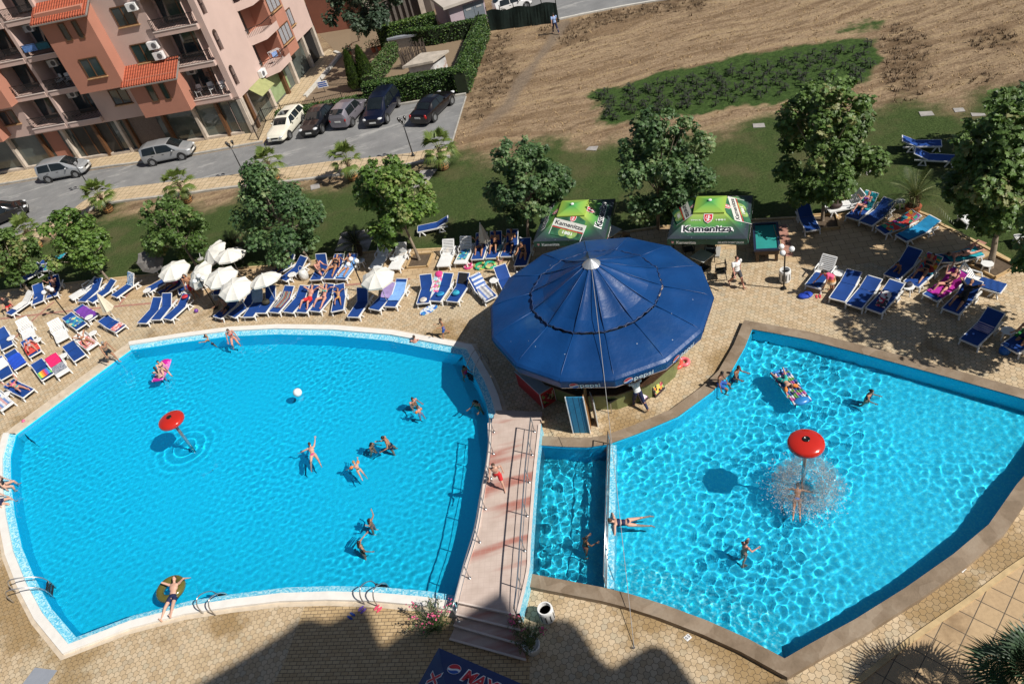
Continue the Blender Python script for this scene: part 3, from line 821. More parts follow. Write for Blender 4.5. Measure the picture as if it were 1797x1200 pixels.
f = N.noise(p, 1.5, 5)
col = N.ramp(f, [(0.3, (0.47, 0.37, 0.315)), (0.7, (0.60, 0.49, 0.43))])
# reddish rust and wear runs slantwise across the tiles
ps = N.n('ShaderNodeMapping'); N.link(p, ps.inputs[0]); ps.inputs['Rotation'].default_value = (0, 0, R(-28)); ps.inputs['Scale'].default_value = (0.12, 0.75, 1)
st = N.noise(ps.outputs[0], 1.6, 3, 0.5)
col = N.mix(N.math('MULTIPLY', N.smooth(st, 0.50, 0.66), 0.8), col, (0.36, 0.10, 0.07))
col = N.mix(N.math('MULTIPLY_ADD', j, .6, .4), (0.44, 0.33, 0.285), col)
N.color(col); bridge_tile = N.mat
mb = MB()
mb.strip(br, bl)
mb.build('deck', bridge_tile, bridge)
mb = MB()
for L, sgn in ((bl, -1), (br, 1)):
 a = L
 off = [Vector((0.12 * sgn, 0, 0))] * len(L)
 b = [p + o for p, o in zip(L, off)]
 up_ = [Vector((0, 0, 0.045))] * len(L)
 at_, bt_ = [p + u for p, u in zip(a, up_)], [p + u for p, u in zip(b, up_)]
 if sgn > 0: mb.strip(bt_, at_); mb.strip(at_, a)
 else: mb.strip(at_, bt_); mb.strip(a, at_)
 low = [Vector((p.x, p.y, -1.36)) for p in b]
 mb.mi = 1
 if sgn > 0: mb.strip(low, bt_)
 else: mb.strip(bt_, low)
 mb.mi = 0
mb.build('side_wall', [pm('pinkish coping', (0.68, 0.58, 0.52), 0.6, 0.08, 3), mos_l], bridge)
step_mat = bridge_tile
st_l = atl([(803, 1056)], ZB) + [at(800, 1077, .45), at(796, 1096, .3), at(789, 1120, .15)]
st_r = atl([(906, 1078)], ZB) + [at(912, 1104, .45), at(918, 1131, .3), at(923, 1157, .15)]
for k in range(3):
 z1 = ZB - 0.15 * (k + 1)
 a, b, c, d = st_l[k], st_r[k], st_r[k + 1], st_l[k + 1]
 mb = MB(); mb.prism([a, b, c, d], 0.0, z1)
 e1, e2 = Vector((d.x, d.y, z1)), Vector((c.x, c.y, z1))
 mb.build('step', step_mat, bridge)
 mb = MB(); mb.bar(e1 + Vector((0, -.005, -.005)), e2 + Vector((0, -.005, -.005)), 0.06, 0.05); mb.build('step_edge', pm('pinkish coping', (0.68, 0.58, 0.52)), bridge)
a, b = bl[-1], br[-1]
mb = MB(); mb.prism([a + Vector((0, .3, 0)), b + Vector((0, .3, 0)), b, a], 0.0, ZB - 0.004); mb.bar(a, b, 0.06, 0.05); mb.build('step_edge', pm('pinkish coping', (0.68, 0.58, 0.52)), bridge)
fa, fb = bl[0], br[0]
fd = Vector((0.1, 0.36, 0))
for k in range(3):
 mb = MB(); o1, o2 = fd * k, fd * (k + 1)
 mb.prism([fa + o1, fb + o1, fb + o2, fa + o2], 0.0, ZB - 0.15 * (k + 1)); mb.build('step', step_mat, bridge)
def rail(px_posts, side, h=0.85):
 base = [at(x, y, z) for x, y, z in px_posts]
 top = [p + Vector((0, 0, h)) for p in base]
 mb = MB(); mb.tube(smooth_path(top, 5), 0.026, 8)
 r_ = mb.build('handrail', steel, bridge, smooth=True)
 mb = MB(); mb.tube(smooth_path([p + Vector((0, 0, h * .55)) for p in base], 5), 0.014, 6); mb.build('lower_rail', steel, r_, smooth=True)
 for p in base:
  mb = MB(); mb.cyl(p, p + Vector((0, 0, h)), 0.02, n=8); mb.cyl(p, p + Vector((0, 0, .02)), 0.06, n=10); mb.build('rail_post', steel, r_, smooth=True)
rail([(938, 757, .6), (934, 798, .6), (929, 846, .6), (925, 905, .6), (921, 966, .6), (917, 1034, .6), (911, 1090, .45)], 1)
rail([(867, 758, .6), (866, 796, .6), (861.5, 839, .6), (852, 893, .6), (842, 951, .6), (824, 1014, .6), (805, 1090, .45)], -1)

# steel railing on the wall that parts the small pool
dr = empty('pool_divider_railing', (0, 0, 0), 0, 'long steel railing on the wall between the small pool and the right pool', 'railing')
A_ = wa + wn_ * 0.06; B_ = wb + wn_ * 0.06
for hz, rr in ((0.95, 0.024), (0.5, 0.02), (0.18, 0.02)):
 mb = MB(); mb.tube([A_ + Vector((0, 0, hz)), (A_ + B_) / 2 + Vector((0, 0, hz)), B_ + Vector((0, 0, hz))], rr, 8); mb.build('rail', steel, dr, smooth=True)
for k in range(6):
 q = A_.lerp(B_, k / 5)
 mb = MB(); mb.cyl(q + Vector((0, 0, -.02)), q + Vector((0, 0, .95)), 0.022, n=8); mb.build('rail_post', steel, dr, smooth=True)

# ================================================================ the round bar under its blue canopy
BC = Vector((3.89, 24.19, 0))
def mat_canopy():
 N = NT('blue tarpaulin', 0.42)
 p = N.pos()
 col = N.ramp(N.noise(p, 0.6, 5), [(0.3, (0.0025, 0.036, 0.14)), (0.7, (0.005, 0.055, 0.20))])
 # dust and bleached patches
 col = N.mix(N.math('MULTIPLY', N.smooth(N.noise(p, 0.35, 6, 0.65), 0.54, 0.74), 0.35), col, (0.07, 0.14, 0.21))
 sp = N.n('ShaderNodeTexVoronoi', feature='F1'); N.link(p, sp.inputs[0]); sp.inputs['Scale'].default_value = 1.6
 col = N.mix(N.math('MULTIPLY', N.math('LESS_THAN', sp.outputs['Distance'], 0.035), 0.7), col, (0.55, 0.6, 0.65))
 N.color(col); N.set('Specular IOR Level', 0.42)
 ps = N.n('ShaderNodeMapping'); N.link(p, ps.inputs[0]); ps.inputs['Scale'].default_value = (1, 1, 1)
 N.bump(N.math('ADD', N.noise(p, 1.6, 4, 0.6), N.math('MULTIPLY', N.noise(p, 7, 3), 0.2)), 0.35, 0.08)
 return N.mat
tarp = mat_canopy()
bar = empty('bar_pavilion', BC, 0, 'big round poolside bar under a blue fourteen-sided tarpaulin roof', 'bar')
A0 = R(5.5); NS = 14
def pol(r, k, z, sub=0.0):
 a = A0 + 2 * PI * (k + sub) / NS
 return Vector((r * math.cos(a), r * math.sin(a), z))
def ngon_pt(r, t, z):
 """point on the straight-sided outline, t counts corners"""
 k = math.floor(t); f = t - k
 return pol(r, k, z).lerp(pol(r, k + 1, z), f)
def canopy_sheet(rows, sag):
 """rows of (radius, height) outward; panels sag a little between the seams"""
 mb = MB(); S = 6; grid = []
 for i, (r, z) in enumerate(rows):
  row = []
  for k in range(NS):
   for s in range(S):
    f = s / S
    pnt = ngon_pt(r, k + f, z)
    sg = sag[i] * math.sin(PI * f)
    pnt.z -= sg
    row.append(pnt)
  grid.append(row)
 for A, B in zip(grid[:-1], grid[1:]): mb.strip(B, A, closed=True)
 return mb
canopy_sheet([(4.70, 2.95), (4.68, 3.03), (4.58, 3.12), (4.3, 3.24), (3.7, 3.44), (3.1, 3.62), (2.74, 3.70)], [0, .0, .01, .03, .06, .07, .05]).build('outer_roof', tarp, bar, smooth=True)
canopy_sheet([(2.70, 3.78), (2.2, 3.98), (1.5, 4.36), (0.8, 4.78), (0.22, 5.08)], [.03, .08, .08, .05, 0]).build('inner_roof', tarp, bar, smooth=True)
# lacing roll where the two roofs meet
mb = MB(); pts = []
for i in range(NS * 10 + 1):
 t = i / 10; q = ngon_pt(2.72 + 0.03 * math.sin(i * 1.9), t, 3.755 + 0.02 * math.sin(i * 2.7))
 pts.append(q)
mb.tube(pts, 0.045, 6, rs=[0.03 + 0.012 * math.sin(i * 1.3) for i in range(len(pts))]); mb.build('lacing', pm('dark lacing', (0.012, 0.035, 0.11), 0.6, 0.4, 9), bar, smooth=True)
# seams along the ribs
mb = MB()
for k in range(NS):
 mb.tube([pol(4.69, k, 3.02), pol(4.3, k, 3.25), pol(3.7, k, 3.445), pol(2.76, k, 3.71)], 0.022, 6)
 mb.tube([pol(2.68, k, 3.79), pol(1.5, k, 4.37), pol(0.25, k, 5.08)], 0.018, 6)
mb.build('roof_seams', tarp, bar, smooth=True)
mb = MB(); mb.strip([pol(4.60, k, 2.58) for k in range(NS)], [pol(4.705, k, 2.985) for k in range(NS)], closed=True)
val = mb.build('valance', tarp, bar)
mb = MB(); mb.tube([pol(4.60, k, 2.585) for k in range(NS + 1)], 0.02, 6); mb.build('valance_hem', pm('grey hem', (0.25, 0.2, 0.18), 0.8, 0.3, 4), val)
for k in (9, 10, 11, 12):
 mb = MB()
 a, b = pol(4.66, k, 2.70), pol(4.66, k + 1, 2.70); rt = (b - a).normalized(); up = Vector((pol(4.705, k + .5, 0).x - pol(4.60, k + .5, 0).x, pol(4.705, k + .5, 0).y - pol(4.60, k + .5, 0).y, .4)).normalized()
 m_ = a.lerp(b, 0.42);
 outn = rt.cross(up)
 base = a.lerp(b, 0.28) * 0.975 ; base.z = 2.79
 base = a.lerp(b, 0.25); base.z = 2.78
 cola_disc(mb, base + outn * 0.005, rt, up, 0.19, 0.015)
 mb.mi = 0
 t0 = a.lerp(b, 0.36); t0.z = 2.70
 lettering(mb, 'pepsi', t0, rt, up, 0.27, bold=0.014, center=False, lift=0.02)
 mb.build('valance_lettering', [letter_white, red_print, blue_print], val)
mb = MB(); mb.lathe([(0.36, 5.0), (0.37, 5.04), (0.22, 5.16), (0.04, 5.28), (0.0, 5.29)], 14); mb.build('roof_cap', pm('zinc cap', (0.52, 0.54, 0.56), 0.35, 0.08, 3, metal=0.6), bar)
mb = MB()
for k in range(NS):
 mb.cyl(pol(3.3, k, 0), pol(3.3, k, 3.3), 0.035, n=8) if k % 2 == 0 and k not in (10,) else None
 mb.tube([pol(4.5, k, 2.9), pol(2.7, k, 3.5), pol(0.25, k, 4.8)], 0.022, 6)
mb.cyl((0, 0, 0), (0, 0, 5.0), 0.09, n=12)
mb.build('steel_frame', steel, bar, smooth=True)
# the serving counter in the shade below
mb = MB()
ctr = [pol(3.35, k, 0) for k in range(NS)]
mb.strip([Vector((p.x, p.y, 0)) for p in ctr], [Vector((p.x, p.y, 1.05)) for p in ctr], closed=True)
mb.build('counter_wall', pm('olive counter boards', (0.16, 0.18, 0.07), 0.6, 0.15, 4), bar)
mb = MB(); a = [pol(3.55, k, 1.06) for k in range(NS)]; b = [pol(2.8, k, 1.06) for k in range(NS)]
mb.strip(a, b, closed=True); mb.strip([p + Vector((0, 0, -.06)) for p in a], a, closed=True); mb.build('counter_top', dark_wood, bar)
mb = MB(); mb.lathe([(1.3, 0), (1.3, 2.6)], 14); mb.build('inner_wall', pm('inner wall', (0.16, 0.13, 0.1), 0.8, 0.2, 3), bar)
# guy wire from the mast head to the ground near the bridge
apex = BC + Vector((0, 0, 5.2)); anc = at(1113, 1138, 0)
t = empty('guy_wire', anc, 0, 'thin steel guy wire from the blue roof cap down across the pool', 'wire')
d_ = apex - anc
pts = [d_ * (i / 16) + Vector((0, 0, -0.35 * math.sin(PI * i / 16))) for i in range(17)]
mb = MB(); mb.tube(pts, 0.011, 5); mb.build('wire', pm('grey wire', (0.3, 0.3, 0.3), 0.5), t, smooth=True)
mb = MB(); mb.cyl((0, 0, 0.01), (0, 0, 0.09), 0.02); mb.torus((0, 0, .11), .035, .01, 10, 6); mb.build('anchor_eye', steel, t)

# ================================================================ water mushrooms
def mushroom(cap_px, foot_px, zf, h, r, tilt, label):
 f = at(*foot_px, zf)
 t = empty('water_mushroom', (f.x, f.y, zf), 0, label, 'water feature', 'red water mushrooms in the pools')
 top = Vector((0, 0, h))
 mb = MB(); mb.cyl((0, 0, -1.2), (0, 0, h - .1), 0.07, n=16); mb.lathe([(0.1, h - .35), (0.13, h - .3), (0.13, h - .12), (0.3, h - .08)], 16)
 receiver(mb.build('stem', pm('wet steel', (0.42, 0.46, 0.48), 0.22, 0.15, 5, metal=0.85), t, smooth=True))
 mb = MB(); prof = [(r * .35, h - .10), (r * .8, h - .13), (r * .96, h - .10), (r, h - .05), (r * .985, h)]
 prof += [(r * math.cos(q), h + .20 * math.sin(q)) for q in np.linspace(.25, 1.42, 8)]
 mb.lathe(prof, 40)
 mb.build('cap', pm('red glazed cap', (0.50, 0.022, 0.012), 0.18, 0.05, 2, coat=0.6), t, smooth=True)
 mb = MB(); mb.lathe([(r * .19, h + .18), (r * .2, h + .225), (r * .15, h + .235), (r * .13, h + .21), (0, h + .20)], 24)
 mb.build('nozzle_ring', pm('dark nozzle', (0.05, 0.05, 0.05), 0.25, 0.1, 4, metal=0.7), t, smooth=True)
 return t
mushroom((1418, 762), (1408, 857), ZW_R, 2.45, 0.59, 0, 'red mushroom fountain pouring a big splash in the right pool')
mushroom((302, 738), (331, 778), ZW_L, 1.62, 0.59, 0, 'red mushroom fountain over calm water in the left pool')

# ================================================================ the hotel behind the camera: its roofline throws the shade at the near edge
YP = -3.0
sh_px = [(-150, 1470), (100, 1360), (345, 1200), (430, 1150), (497, 1108), (522, 1088), (545, 1083), (575, 1092), (605, 1078), (640, 1058), (652, 1085), (662, 1115), (672, 1134), (695, 1115), (730, 1104), (770, 1098), (800, 1082), (835, 1064, .6), (880, 1036, .6), (893, 1056, .6), (905, 1083, .6), (930, 1092), (965, 1083), (1000, 1086), (1020, 1105), (1048, 1150), (1073, 1171), (1100, 1152), (1140, 1130), (1165, 1135), (1190, 1160), (1222, 1204), (1262, 1250), (1330, 1205), (1380, 1195), (1440, 1240)]
sil = []
for q in sh_px:
 g = at(q[0], q[1], q[2] if len(q) > 2 else 0.0)
 t_ = (YP - g.y) / _sd.y
 s_ = g + _sd * t_
 sil.append(s_)
hotel = empty('hotel', (0, 0, 0), 0, 'tall hotel block with a gabled roofline shading the near deck', 'building')
mb = MB(); loop = [Vector((s.x, s.z, 0)) for s in sil] + [Vector((sil[-1].x, 0, 0)), Vector((sil[0].x - 3, 0, 0))]
n_ = len(loop); tri = tessellate_polygon([loop])
vs = [(p.x, YP, p.y) for p in loop] + [(p.x, YP - .4, p.y) for p in loop]
mb.add(vs, [tuple(t_) for t_ in tri] + [tuple(n_ + q for q in reversed(t_)) for t_ in tri] + [(q, (q + 1) % n_, n_ + (q + 1) % n_, n_ + q) for q in range(n_)])
mb.build('wall', pm('hotel plaster', (0.5, 0.48, 0.46), 0.9, 0.1, 0.5), hotel)
mb = MB(); mb.box(((sil[0].x + sil[-1].x) / 2, YP - 4.5, 9), (abs(sil[-1].x - sil[0].x), 8, 18)); mb.build('rear_block', pm('red roof tiles', (0.42, 0.10, 0.05), 0.8, 0.3, 3), hotel)
# ================================================================ the salmon apartment house
CN = at(449, 235); UA = (at(51, 300) - CN).normalized(); VA = Vector((-UA.y, UA.x, 0))
if VA.dot(CN) < 0: VA = -VA                       # VA points away from the camera, into the house
SV = (at(577, 92) - CN).normalized(); SN = Vector((SV.y, -SV.x, 0))   # along the side wall; SN points out of it
FR = -VA
house = empty('apartment_house', CN, 0, 'salmon and cream apartment house with iron balconies and red tiled bays', 'building')
O0 = Vector((0, 0, 0))
def F(u, z, o=0.0): return UA * u + FR * o + Vector((0, 0, z))      # front wall: u leftwards from the corner, o out of the wall
def S(v, z, o=0.0): return SV * v + SN * o + Vector((0, 0, z))      # side wall
cream = pm('cream plaster', (0.56, 0.41, 0.36), 0.9, 0.07, 0.5, dirt=(0.5, 0.36, 0.31))
salmon = pm('salmon plaster', (0.43, 0.19, 0.13), 0.9, 0.07, 0.5)
dark_in = pm('dark recess', (0.055, 0.035, 0.03), 0.9, 0.2, 2)
brownf = pm('brown window frame', (0.12, 0.055, 0.024), 0.5, 0.2, 5)
glass_d = pm('dark window glass', (0.025, 0.045, 0.055), 0.06, 0.4, 0.8, spec=0.8)
glass_s = pm('shop glass', (0.085, 0.10, 0.09), 0.08, 0.5, 0.5, spec=0.8)
iron = pm('black iron', (0.012, 0.011, 0.012), 0.5, 0.2, 5)
pale_stone = pm('pale stone cladding', (0.50, 0.43, 0.36), 0.8, 0.2, 2)
curtain = pm('grey curtain', (0.30, 0.30, 0.32), 0.9, 0.3, 12)
rooft = NT('red roof tiles', 0.75)
_p = rooft.wpos();
_x = rooft.vmath('DOT_PRODUCT', _p, tuple(UA)); _z = rooft.vmath('DOT_PRODUCT', _p, (0, 0, 1))
_w = rooft.math('SINE', rooft.math('MULTIPLY', _x, 2 * PI / 0.22)); _r = rooft.math('FRACT', rooft.math('DIVIDE', _z, 0.16))
_col = rooft.ramp(rooft.noise(_p, 6, 4), [(0.3, (0.36, 0.07, 0.03)), (0.7, (0.52, 0.13, 0.06))])
_col = rooft.mix(rooft.math('MULTIPLY', rooft.smooth(_w, -0.2, -0.9), 0.6), _col, (0.10, 0.02, 0.012)); _col = rooft.mix(rooft.math('MULTIPLY', rooft.smooth(_r, 0.82, 0.98), 0.7), _col, (0.10, 0.02, 0.012))
rooft.color(_col); rooft.bump(rooft.math('ADD', _w, _r), 0.6, 0.04); roof_tile = rooft.mat

def quadbox(mb, a, b, z0, z1, P, o0, o1):
 """block on a wall: from a to b along it, z0..z1, between offsets o0 and o1"""
 vs = [P(x, z, o) for x in (a, b) for o in (o0, o1) for z in (z0, z1)]
 mb.add(vs, [(0, 1, 3, 2), (4, 6, 7, 5), (0, 4, 5, 1), (2, 3, 7, 6), (0, 2, 6, 4), (1, 5, 7, 3)])
ZT = 16.5
FL = [3.2, 5.9, 8.65, 11.35, 14.1]
# core walls set 1.4 m behind the balcony line; the plain parts of the wall are blocks brought forward
UL = 26.0
mb = MB()
mb.add([F(0, 0, -1.5), F(UL, 0, -1.5), F(UL, ZT, -1.5), F(0, ZT, -1.5)], [(0, 1, 2, 3)])
quadbox(mb, 0.0, UL, 3.0, 3.2, F, -1.5, 0.0)
blocks = [(-0.02, 0.55), (4.1, 7.9), (7.9, 12.15), (15.2, 15.55), (18.7, 24.4)]
for a, b in ((4.1, 12.15), (18.7, 24.4)): quadbox(mb, a, b, 3.2, ZT, F, -1.5, 0.0)
quadbox(mb, 15.22, 15.5, 3.2, ZT, F, -1.5, 0.25)
mb.build('front_wall', cream, house)
# corner pier with its arched openings stays open as a loggia: posts, slabs, parapets
def balcony(a, b, zf, clutter=None, out=0.3, P=F, front=0.0, depth=1.5, mat=cream):
 mb = MB(); quadbox(mb, a, b, zf - 0.02, zf + 0.34, P, -depth, out); s = mb.build('balcony_slab', mat, house)
 mb = MB(); quadbox(mb, a, b, zf + 0.342, zf + 0.40, P, out - 0.16, out + 0.04); mb.build('balcony_coping', pm('pale coping', (0.66, 0.55, 0.5), 0.8, 0.08, 3), house)
 mb = MB(); z0, z1 = zf + 0.42, zf + 1.22
 mb.bar(P(a, z1, out - .06), P(b, z1, out - .06), 0.05, 0.04); mb.bar(P(a, z0, out - .06), P(b, z0, out - .06), 0.03, 0.03)
 n_ = max(4, int(abs(b - a) / 0.12))
 for i in range(n_ + 1):
  u_ = a + (b - a) * i / n_
  mb.cyl(P(u_, z0, out - .06), P(u_, z1, out - .06), 0.022, n=4)
  if i % 3 == 1: mb.ball(P(u_, (z0 + z1) / 2, out - .06), 0.06, 6, 4)
 mb.build('balcony_railing', iron, house)
 # back-wall glazed door, widened so its dark colour stands in for recess shade
 mb = MB(); quadbox(mb, a + 0.12, a + (b - a) * 0.93, zf + 0.35, zf + 2.4, P, -depth, -depth + 0.06); d = mb.build('balcony_door', brownf, house)
 mb = MB();
 for k in range(2):
  w_ = (b - a) * 0.93 - 0.12; quadbox(mb, a + 0.2 + k * w_ / 2, a + 0.08 + (k + 1) * w_ / 2, zf + 0.45, zf + 2.3, P, -depth + 0.061, -depth + 0.07)
 mb.build('door_glass', glass_d, d)
for zf in FL[:4]:
 balcony(0.5, 4.1, zf)
 if zf < 14: balcony(12.2, 15.2, zf); balcony(15.55, 18.65, zf)
# grid frame of the double balconies
mb = MB()
quadbox(mb, 12.05, 12.3, 5.9, ZT, F, -1.5, 0.28); mb.build('balcony_frame', cream, house)
mb = MB(); quadbox(mb, 18.5, 18.75, 5.9, ZT, F, -1.5, 0.28); mb.build('balcony_frame', cream, house)
# corner pier with arched openings on the side wall
def arch_wall(P, a, b, z0, z1, c, w, zs, mat, th=0.25):
 """strip of wall from a to b with arched openings centred at c; zs lists (sill, spring)"""
 mb = MB()
 for o in (0.0, -th):
  zc = z0
  for sill, spr in zs:
   mb.add([P(a, zc, o), P(b, zc, o), P(b, sill, o), P(a, sill, o)], [(0, 1, 2, 3)])
   top = spr + w / 2 + 0.25
   arc = [(c - w / 2 * math.cos(t), spr + w / 2 * math.sin(t)) for t in np.linspace(0, PI, 13)]
   L = [P(a, sill, o), P(c - w / 2, sill, o), P(c - w / 2, spr, o), P(a, spr, o)]; mb.add(L, [(0, 1, 2, 3)])
   L = [P(c + w / 2, sill, o), P(b, sill, o), P(b, spr, o), P(c + w / 2, spr, o)]; mb.add(L, [(0, 1, 2, 3)])
   for (x0_, y0_), (x1_, y1_) in zip(arc[:-1], arc[1:]):
    mb.add([P(x0_, y0_, o), P(x1_, y1_, o), P(x1_, top, o), P(x0_, top, o)], [(0, 1, 2, 3)])
   mb.add([P(a, spr, o), P(c - w / 2, spr, o), P(c - w / 2, top, o), P(a, top, o)], [(0, 1, 2, 3)])
   mb.add([P(c + w / 2, spr, o), P(b, spr, o), P(b, top, o), P(c + w / 2, top, o)], [(0, 1, 2, 3)])
   pts = [(c - w / 2, sill)] + [(c - w / 2, spr)] + arc[1:-1] + [(c + w / 2, spr), (c + w / 2, sill)]
   if o == 0.0:
    mb.strip([P(x, z, 0.0) for x, z in pts], [P(x, z, -th) for x, z in pts])
    mb.add([P(c - w / 2, sill, 0), P(c + w / 2, sill, 0), P(c + w / 2, sill, -th), P(c - w / 2, sill, -th)], [(0, 1, 2, 3)])
   zc = top
  mb.add([P(a, zc, o), P(b, zc, o), P(b, z1, o), P(a, z1, o)], [(0, 1, 2, 3)])
 mb.strip([P(a, z0, 0), P(a, z1, 0)], [P(a, z0, -th), P(a, z1, -th)])
 return mb
zs = [(3.85, 5.15), (6.6, 7.9), (9.3, 10.6), (12.0, 13.2)]
arch_wall(S, 0.0, 1.3, 3.0, ZT, 0.62, 0.62, zs, cream).build('corner_pier', cream, house)
mb = MB(); quadbox(mb, 0.0, 0.5, 3.0, ZT, F, -0.25, 0.0)
mb.build('corner_pier', cream, house)
for sill, spr in zs:
 mb = MB()
 for i in range(5): mb.cyl(S(0.36 + i * .13, sill, -.1), S(0.36 + i * .13, sill + .75, -.1), 0.012, n=4)
 mb.bar(S(.31, sill + .75, -.1), S(.93, sill + .75, -.1), .03); mb.build('arch_grille', iron, house)
# side wall, cream then salmon with loggias, then cream
mb = MB()
quadbox(mb, 1.3, 4.35, 3.0, ZT, S, -1.2, 0.0); quadbox(mb, 4.35, 4.6, 2.7, ZT, S, -1.2, 0.0)
quadbox(mb, 10.75, 15.35, 2.95, ZT, S, -1.2, 0.0)
mb.add([S(0, 0, -1.2), S(15.35, 0, -1.2), S(15.35, ZT, -1.2), S(0, ZT, -1.2)], [(0, 1, 2, 3)])
mb.build('side_wall', cream, house)
mb = MB(); quadbox(mb, 8.0, 10.75, 2.68, ZT, S, -1.2, 0.45); quadbox(mb, 4.6, 8.0, 2.7, ZT, S, -1.2, -1.1)
mb.build('side_bay', salmon, house)
def loggia(zf):
 mb = MB()
 pts = [S(4.5, 0, 0), S(5.55, 0, 0.95), S(8.0, 0, 0.95), S(8.0, 0, -1.1), S(4.5, 0, -1.1)]
 def up(p, z): return Vector((p.x, p.y, z))
 n_ = len(pts)
 mb.add([up(p, zf) for p in pts] + [up(p, zf + .34) for p in pts], [(0, 1, 2, 3, 4)[::-1], (5, 6, 7, 8, 9)] + [(i, (i + 1) % 5, 5 + (i + 1) % 5, 5 + i) for i in range(5)])
 mb.strip([up(p, zf + .34) for p in pts[:3]], [up(p, zf + .62) for p in pts[:3]])
 mb.build('balcony_slab', cream, house)
 mb = MB();
 for p, q in ((pts[0], pts[1]), (pts[1], pts[2])):
  mb.bar(up(p, zf + 1.25), up(q, zf + 1.25), .05, .04)
  k_ = int((q - p).length / .14)
  for i in range(k_ + 1):
   w_ = p.lerp(q, i / k_); mb.cyl(up(w_, zf + .62), up(w_, zf + 1.25), .013, n=4)
 mb.build('balcony_railing', iron, house)
 mb = MB(); quadbox(mb, 5.0, 6.6, zf + .35, zf + 2.3, S, -1.1, -1.06); d = mb.build('balcony_door', brownf, house)
 mb = MB(); quadbox(mb, 5.1, 6.5, zf + .45, zf + 2.2, S, -1.06, -1.05); mb.build('door_glass', glass_d, d)
for zf in (2.68, 5.4, 8.1): loggia(zf)
mb = MB(); a_ = [S(3.2, 8.9, 0), S(4.4, 8.3, 1.35), S(8.0, 8.3, 1.35), S(8.0, 8.9, -.1)]
mb = MB(); mb.add([S(3.1, 10.9, .02), S(4.3, 10.4, 1.4), S(8.0, 10.4, 1.4), S(8.0, 11.5, -.4), S(3.4, 11.5, -.4)], [(0, 1, 2, 3, 4)]); mb.build('bay_roof', roof_tile, house)

def window(P, a, b, z0, z1, o=0.0, panes=2, frame_m=brownf, glass=glass_d, curt=False, sill=True):
 mb = MB(); t_ = 0.07
 quadbox(mb, a, b, z0, z0 + t_, P, o + .003, o + .06); quadbox(mb, a, b, z1 - t_, z1, P, o + .003, o + .06)
 for i in range(panes + 1):
  x = a + (b - a) * i / panes; s_ = 1 if b > a else -1
  x0_, x1_ = (x, x + t_ * s_) if i == 0 else ((x - t_ * s_, x) if i == panes else (x - t_ * .5 * s_, x + t_ * .5 * s_))
  quadbox(mb, x0_, x1_, z0 + t_, z1 - t_, P, o + .003, o + .055)
 w = mb.build('window', frame_m, house)
 mb = MB(); mb.add([P(a, z0, o + .02), P(b, z0, o + .02), P(b, z1, o + .02), P(a, z1, o + .02)], [(0, 1, 2, 3)]); mb.build('pane', curtain if curt else glass, w)
 if sill:
  mb = MB(); quadbox(mb, a - .08, b + .08, z0 - .07, z0 - .005, P, o - .02, o + .16); mb.build('sill', pm('window sill', (0.45, 0.27, 0.13), 0.7, 0.2, 4), w)
for zf in (7.0, 9.75, 12.5): window(F, 5.0, 6.65, zf, zf + 1.42)
window(F, 8.9, 10.45, 4.2, 5.45); window(F, 19.55, 21.0, 4.15, 5.35);
for z in (3.8, 6.5, 9.2, 11.9):
 window(S, 10.92, 12.35, z + .5, z + 1.9, 0, 2, curt=True)
 window(S, 8.35, 10.4, z + .0, z + 1.4, 0.45, 3, curt=True)
# protruding salmon bays with slit windows and little tiled roofs
def bay(u0, u1, z0, z1, roof_z, win, slits, top_slits, name='bay'):
 mb = MB(); quadbox(mb, u0, u1, z0, z1, F, 0.0, 1.2); mb.build('bay', salmon, house)
 mb = MB(); e = 0.35
 A = [F(u0 - e, roof_z, 1.62), F(u1 + e, roof_z, 1.62), F(u1 + e, roof_z + 1.0, -0.05), F(u0 - e, roof_z + 1.0, -0.05)]
 mb.add(A, [(0, 1, 2, 3)]); mb.add([p - Vector((0, 0, .12)) for p in A], [(3, 2, 1, 0)])
 mb.strip([A[0] - Vector((0, 0, .12)), A[1] - Vector((0, 0, .12))], [A[0], A[1]])
 r_ = mb.build('bay_roof', roof_tile, house)
 mb = MB(); dz = Vector((0, 0, -.14))
 mb.bar(A[0] + dz, A[1] + dz, .12, .1); mb.bar(A[1] + dz, A[2] + dz, .1, .08); mb.bar(A[0] + dz, A[3] + dz, .1, .08); mb.build('eaves_board', pm('grey eaves', (0.25, 0.22, 0.2), 0.7, 0.1, 4), r_)
 for a, b, z_a, z_b in win: window(F, a, b, z_a, z_b, 1.2)
 for a, b, z_a, z_b in slits: window(F, a, b, z_a, z_b, 1.2, 1, sill=False)
bay(7.9, 11.9, 5.9, 12.0, 11.5, [(8.85, 10.45, 6.95, 8.45)], [(9.9, 10.45, 9.8, 11.1), (8.85, 9.3, 9.8, 11.1)], [])
bay(3.6, 7.7, 3.22, 6.3, 6.02, [], [(5.75, 6.35, 4.33, 5.7), (4.7, 5.2, 4.33, 5.7)], [])
bay(18.3, 22.5, 5.9, 12.0, 11.5, [], [], []); bay(21.1, 25.0, 3.3, 6.3, 6.02, [], [], [])
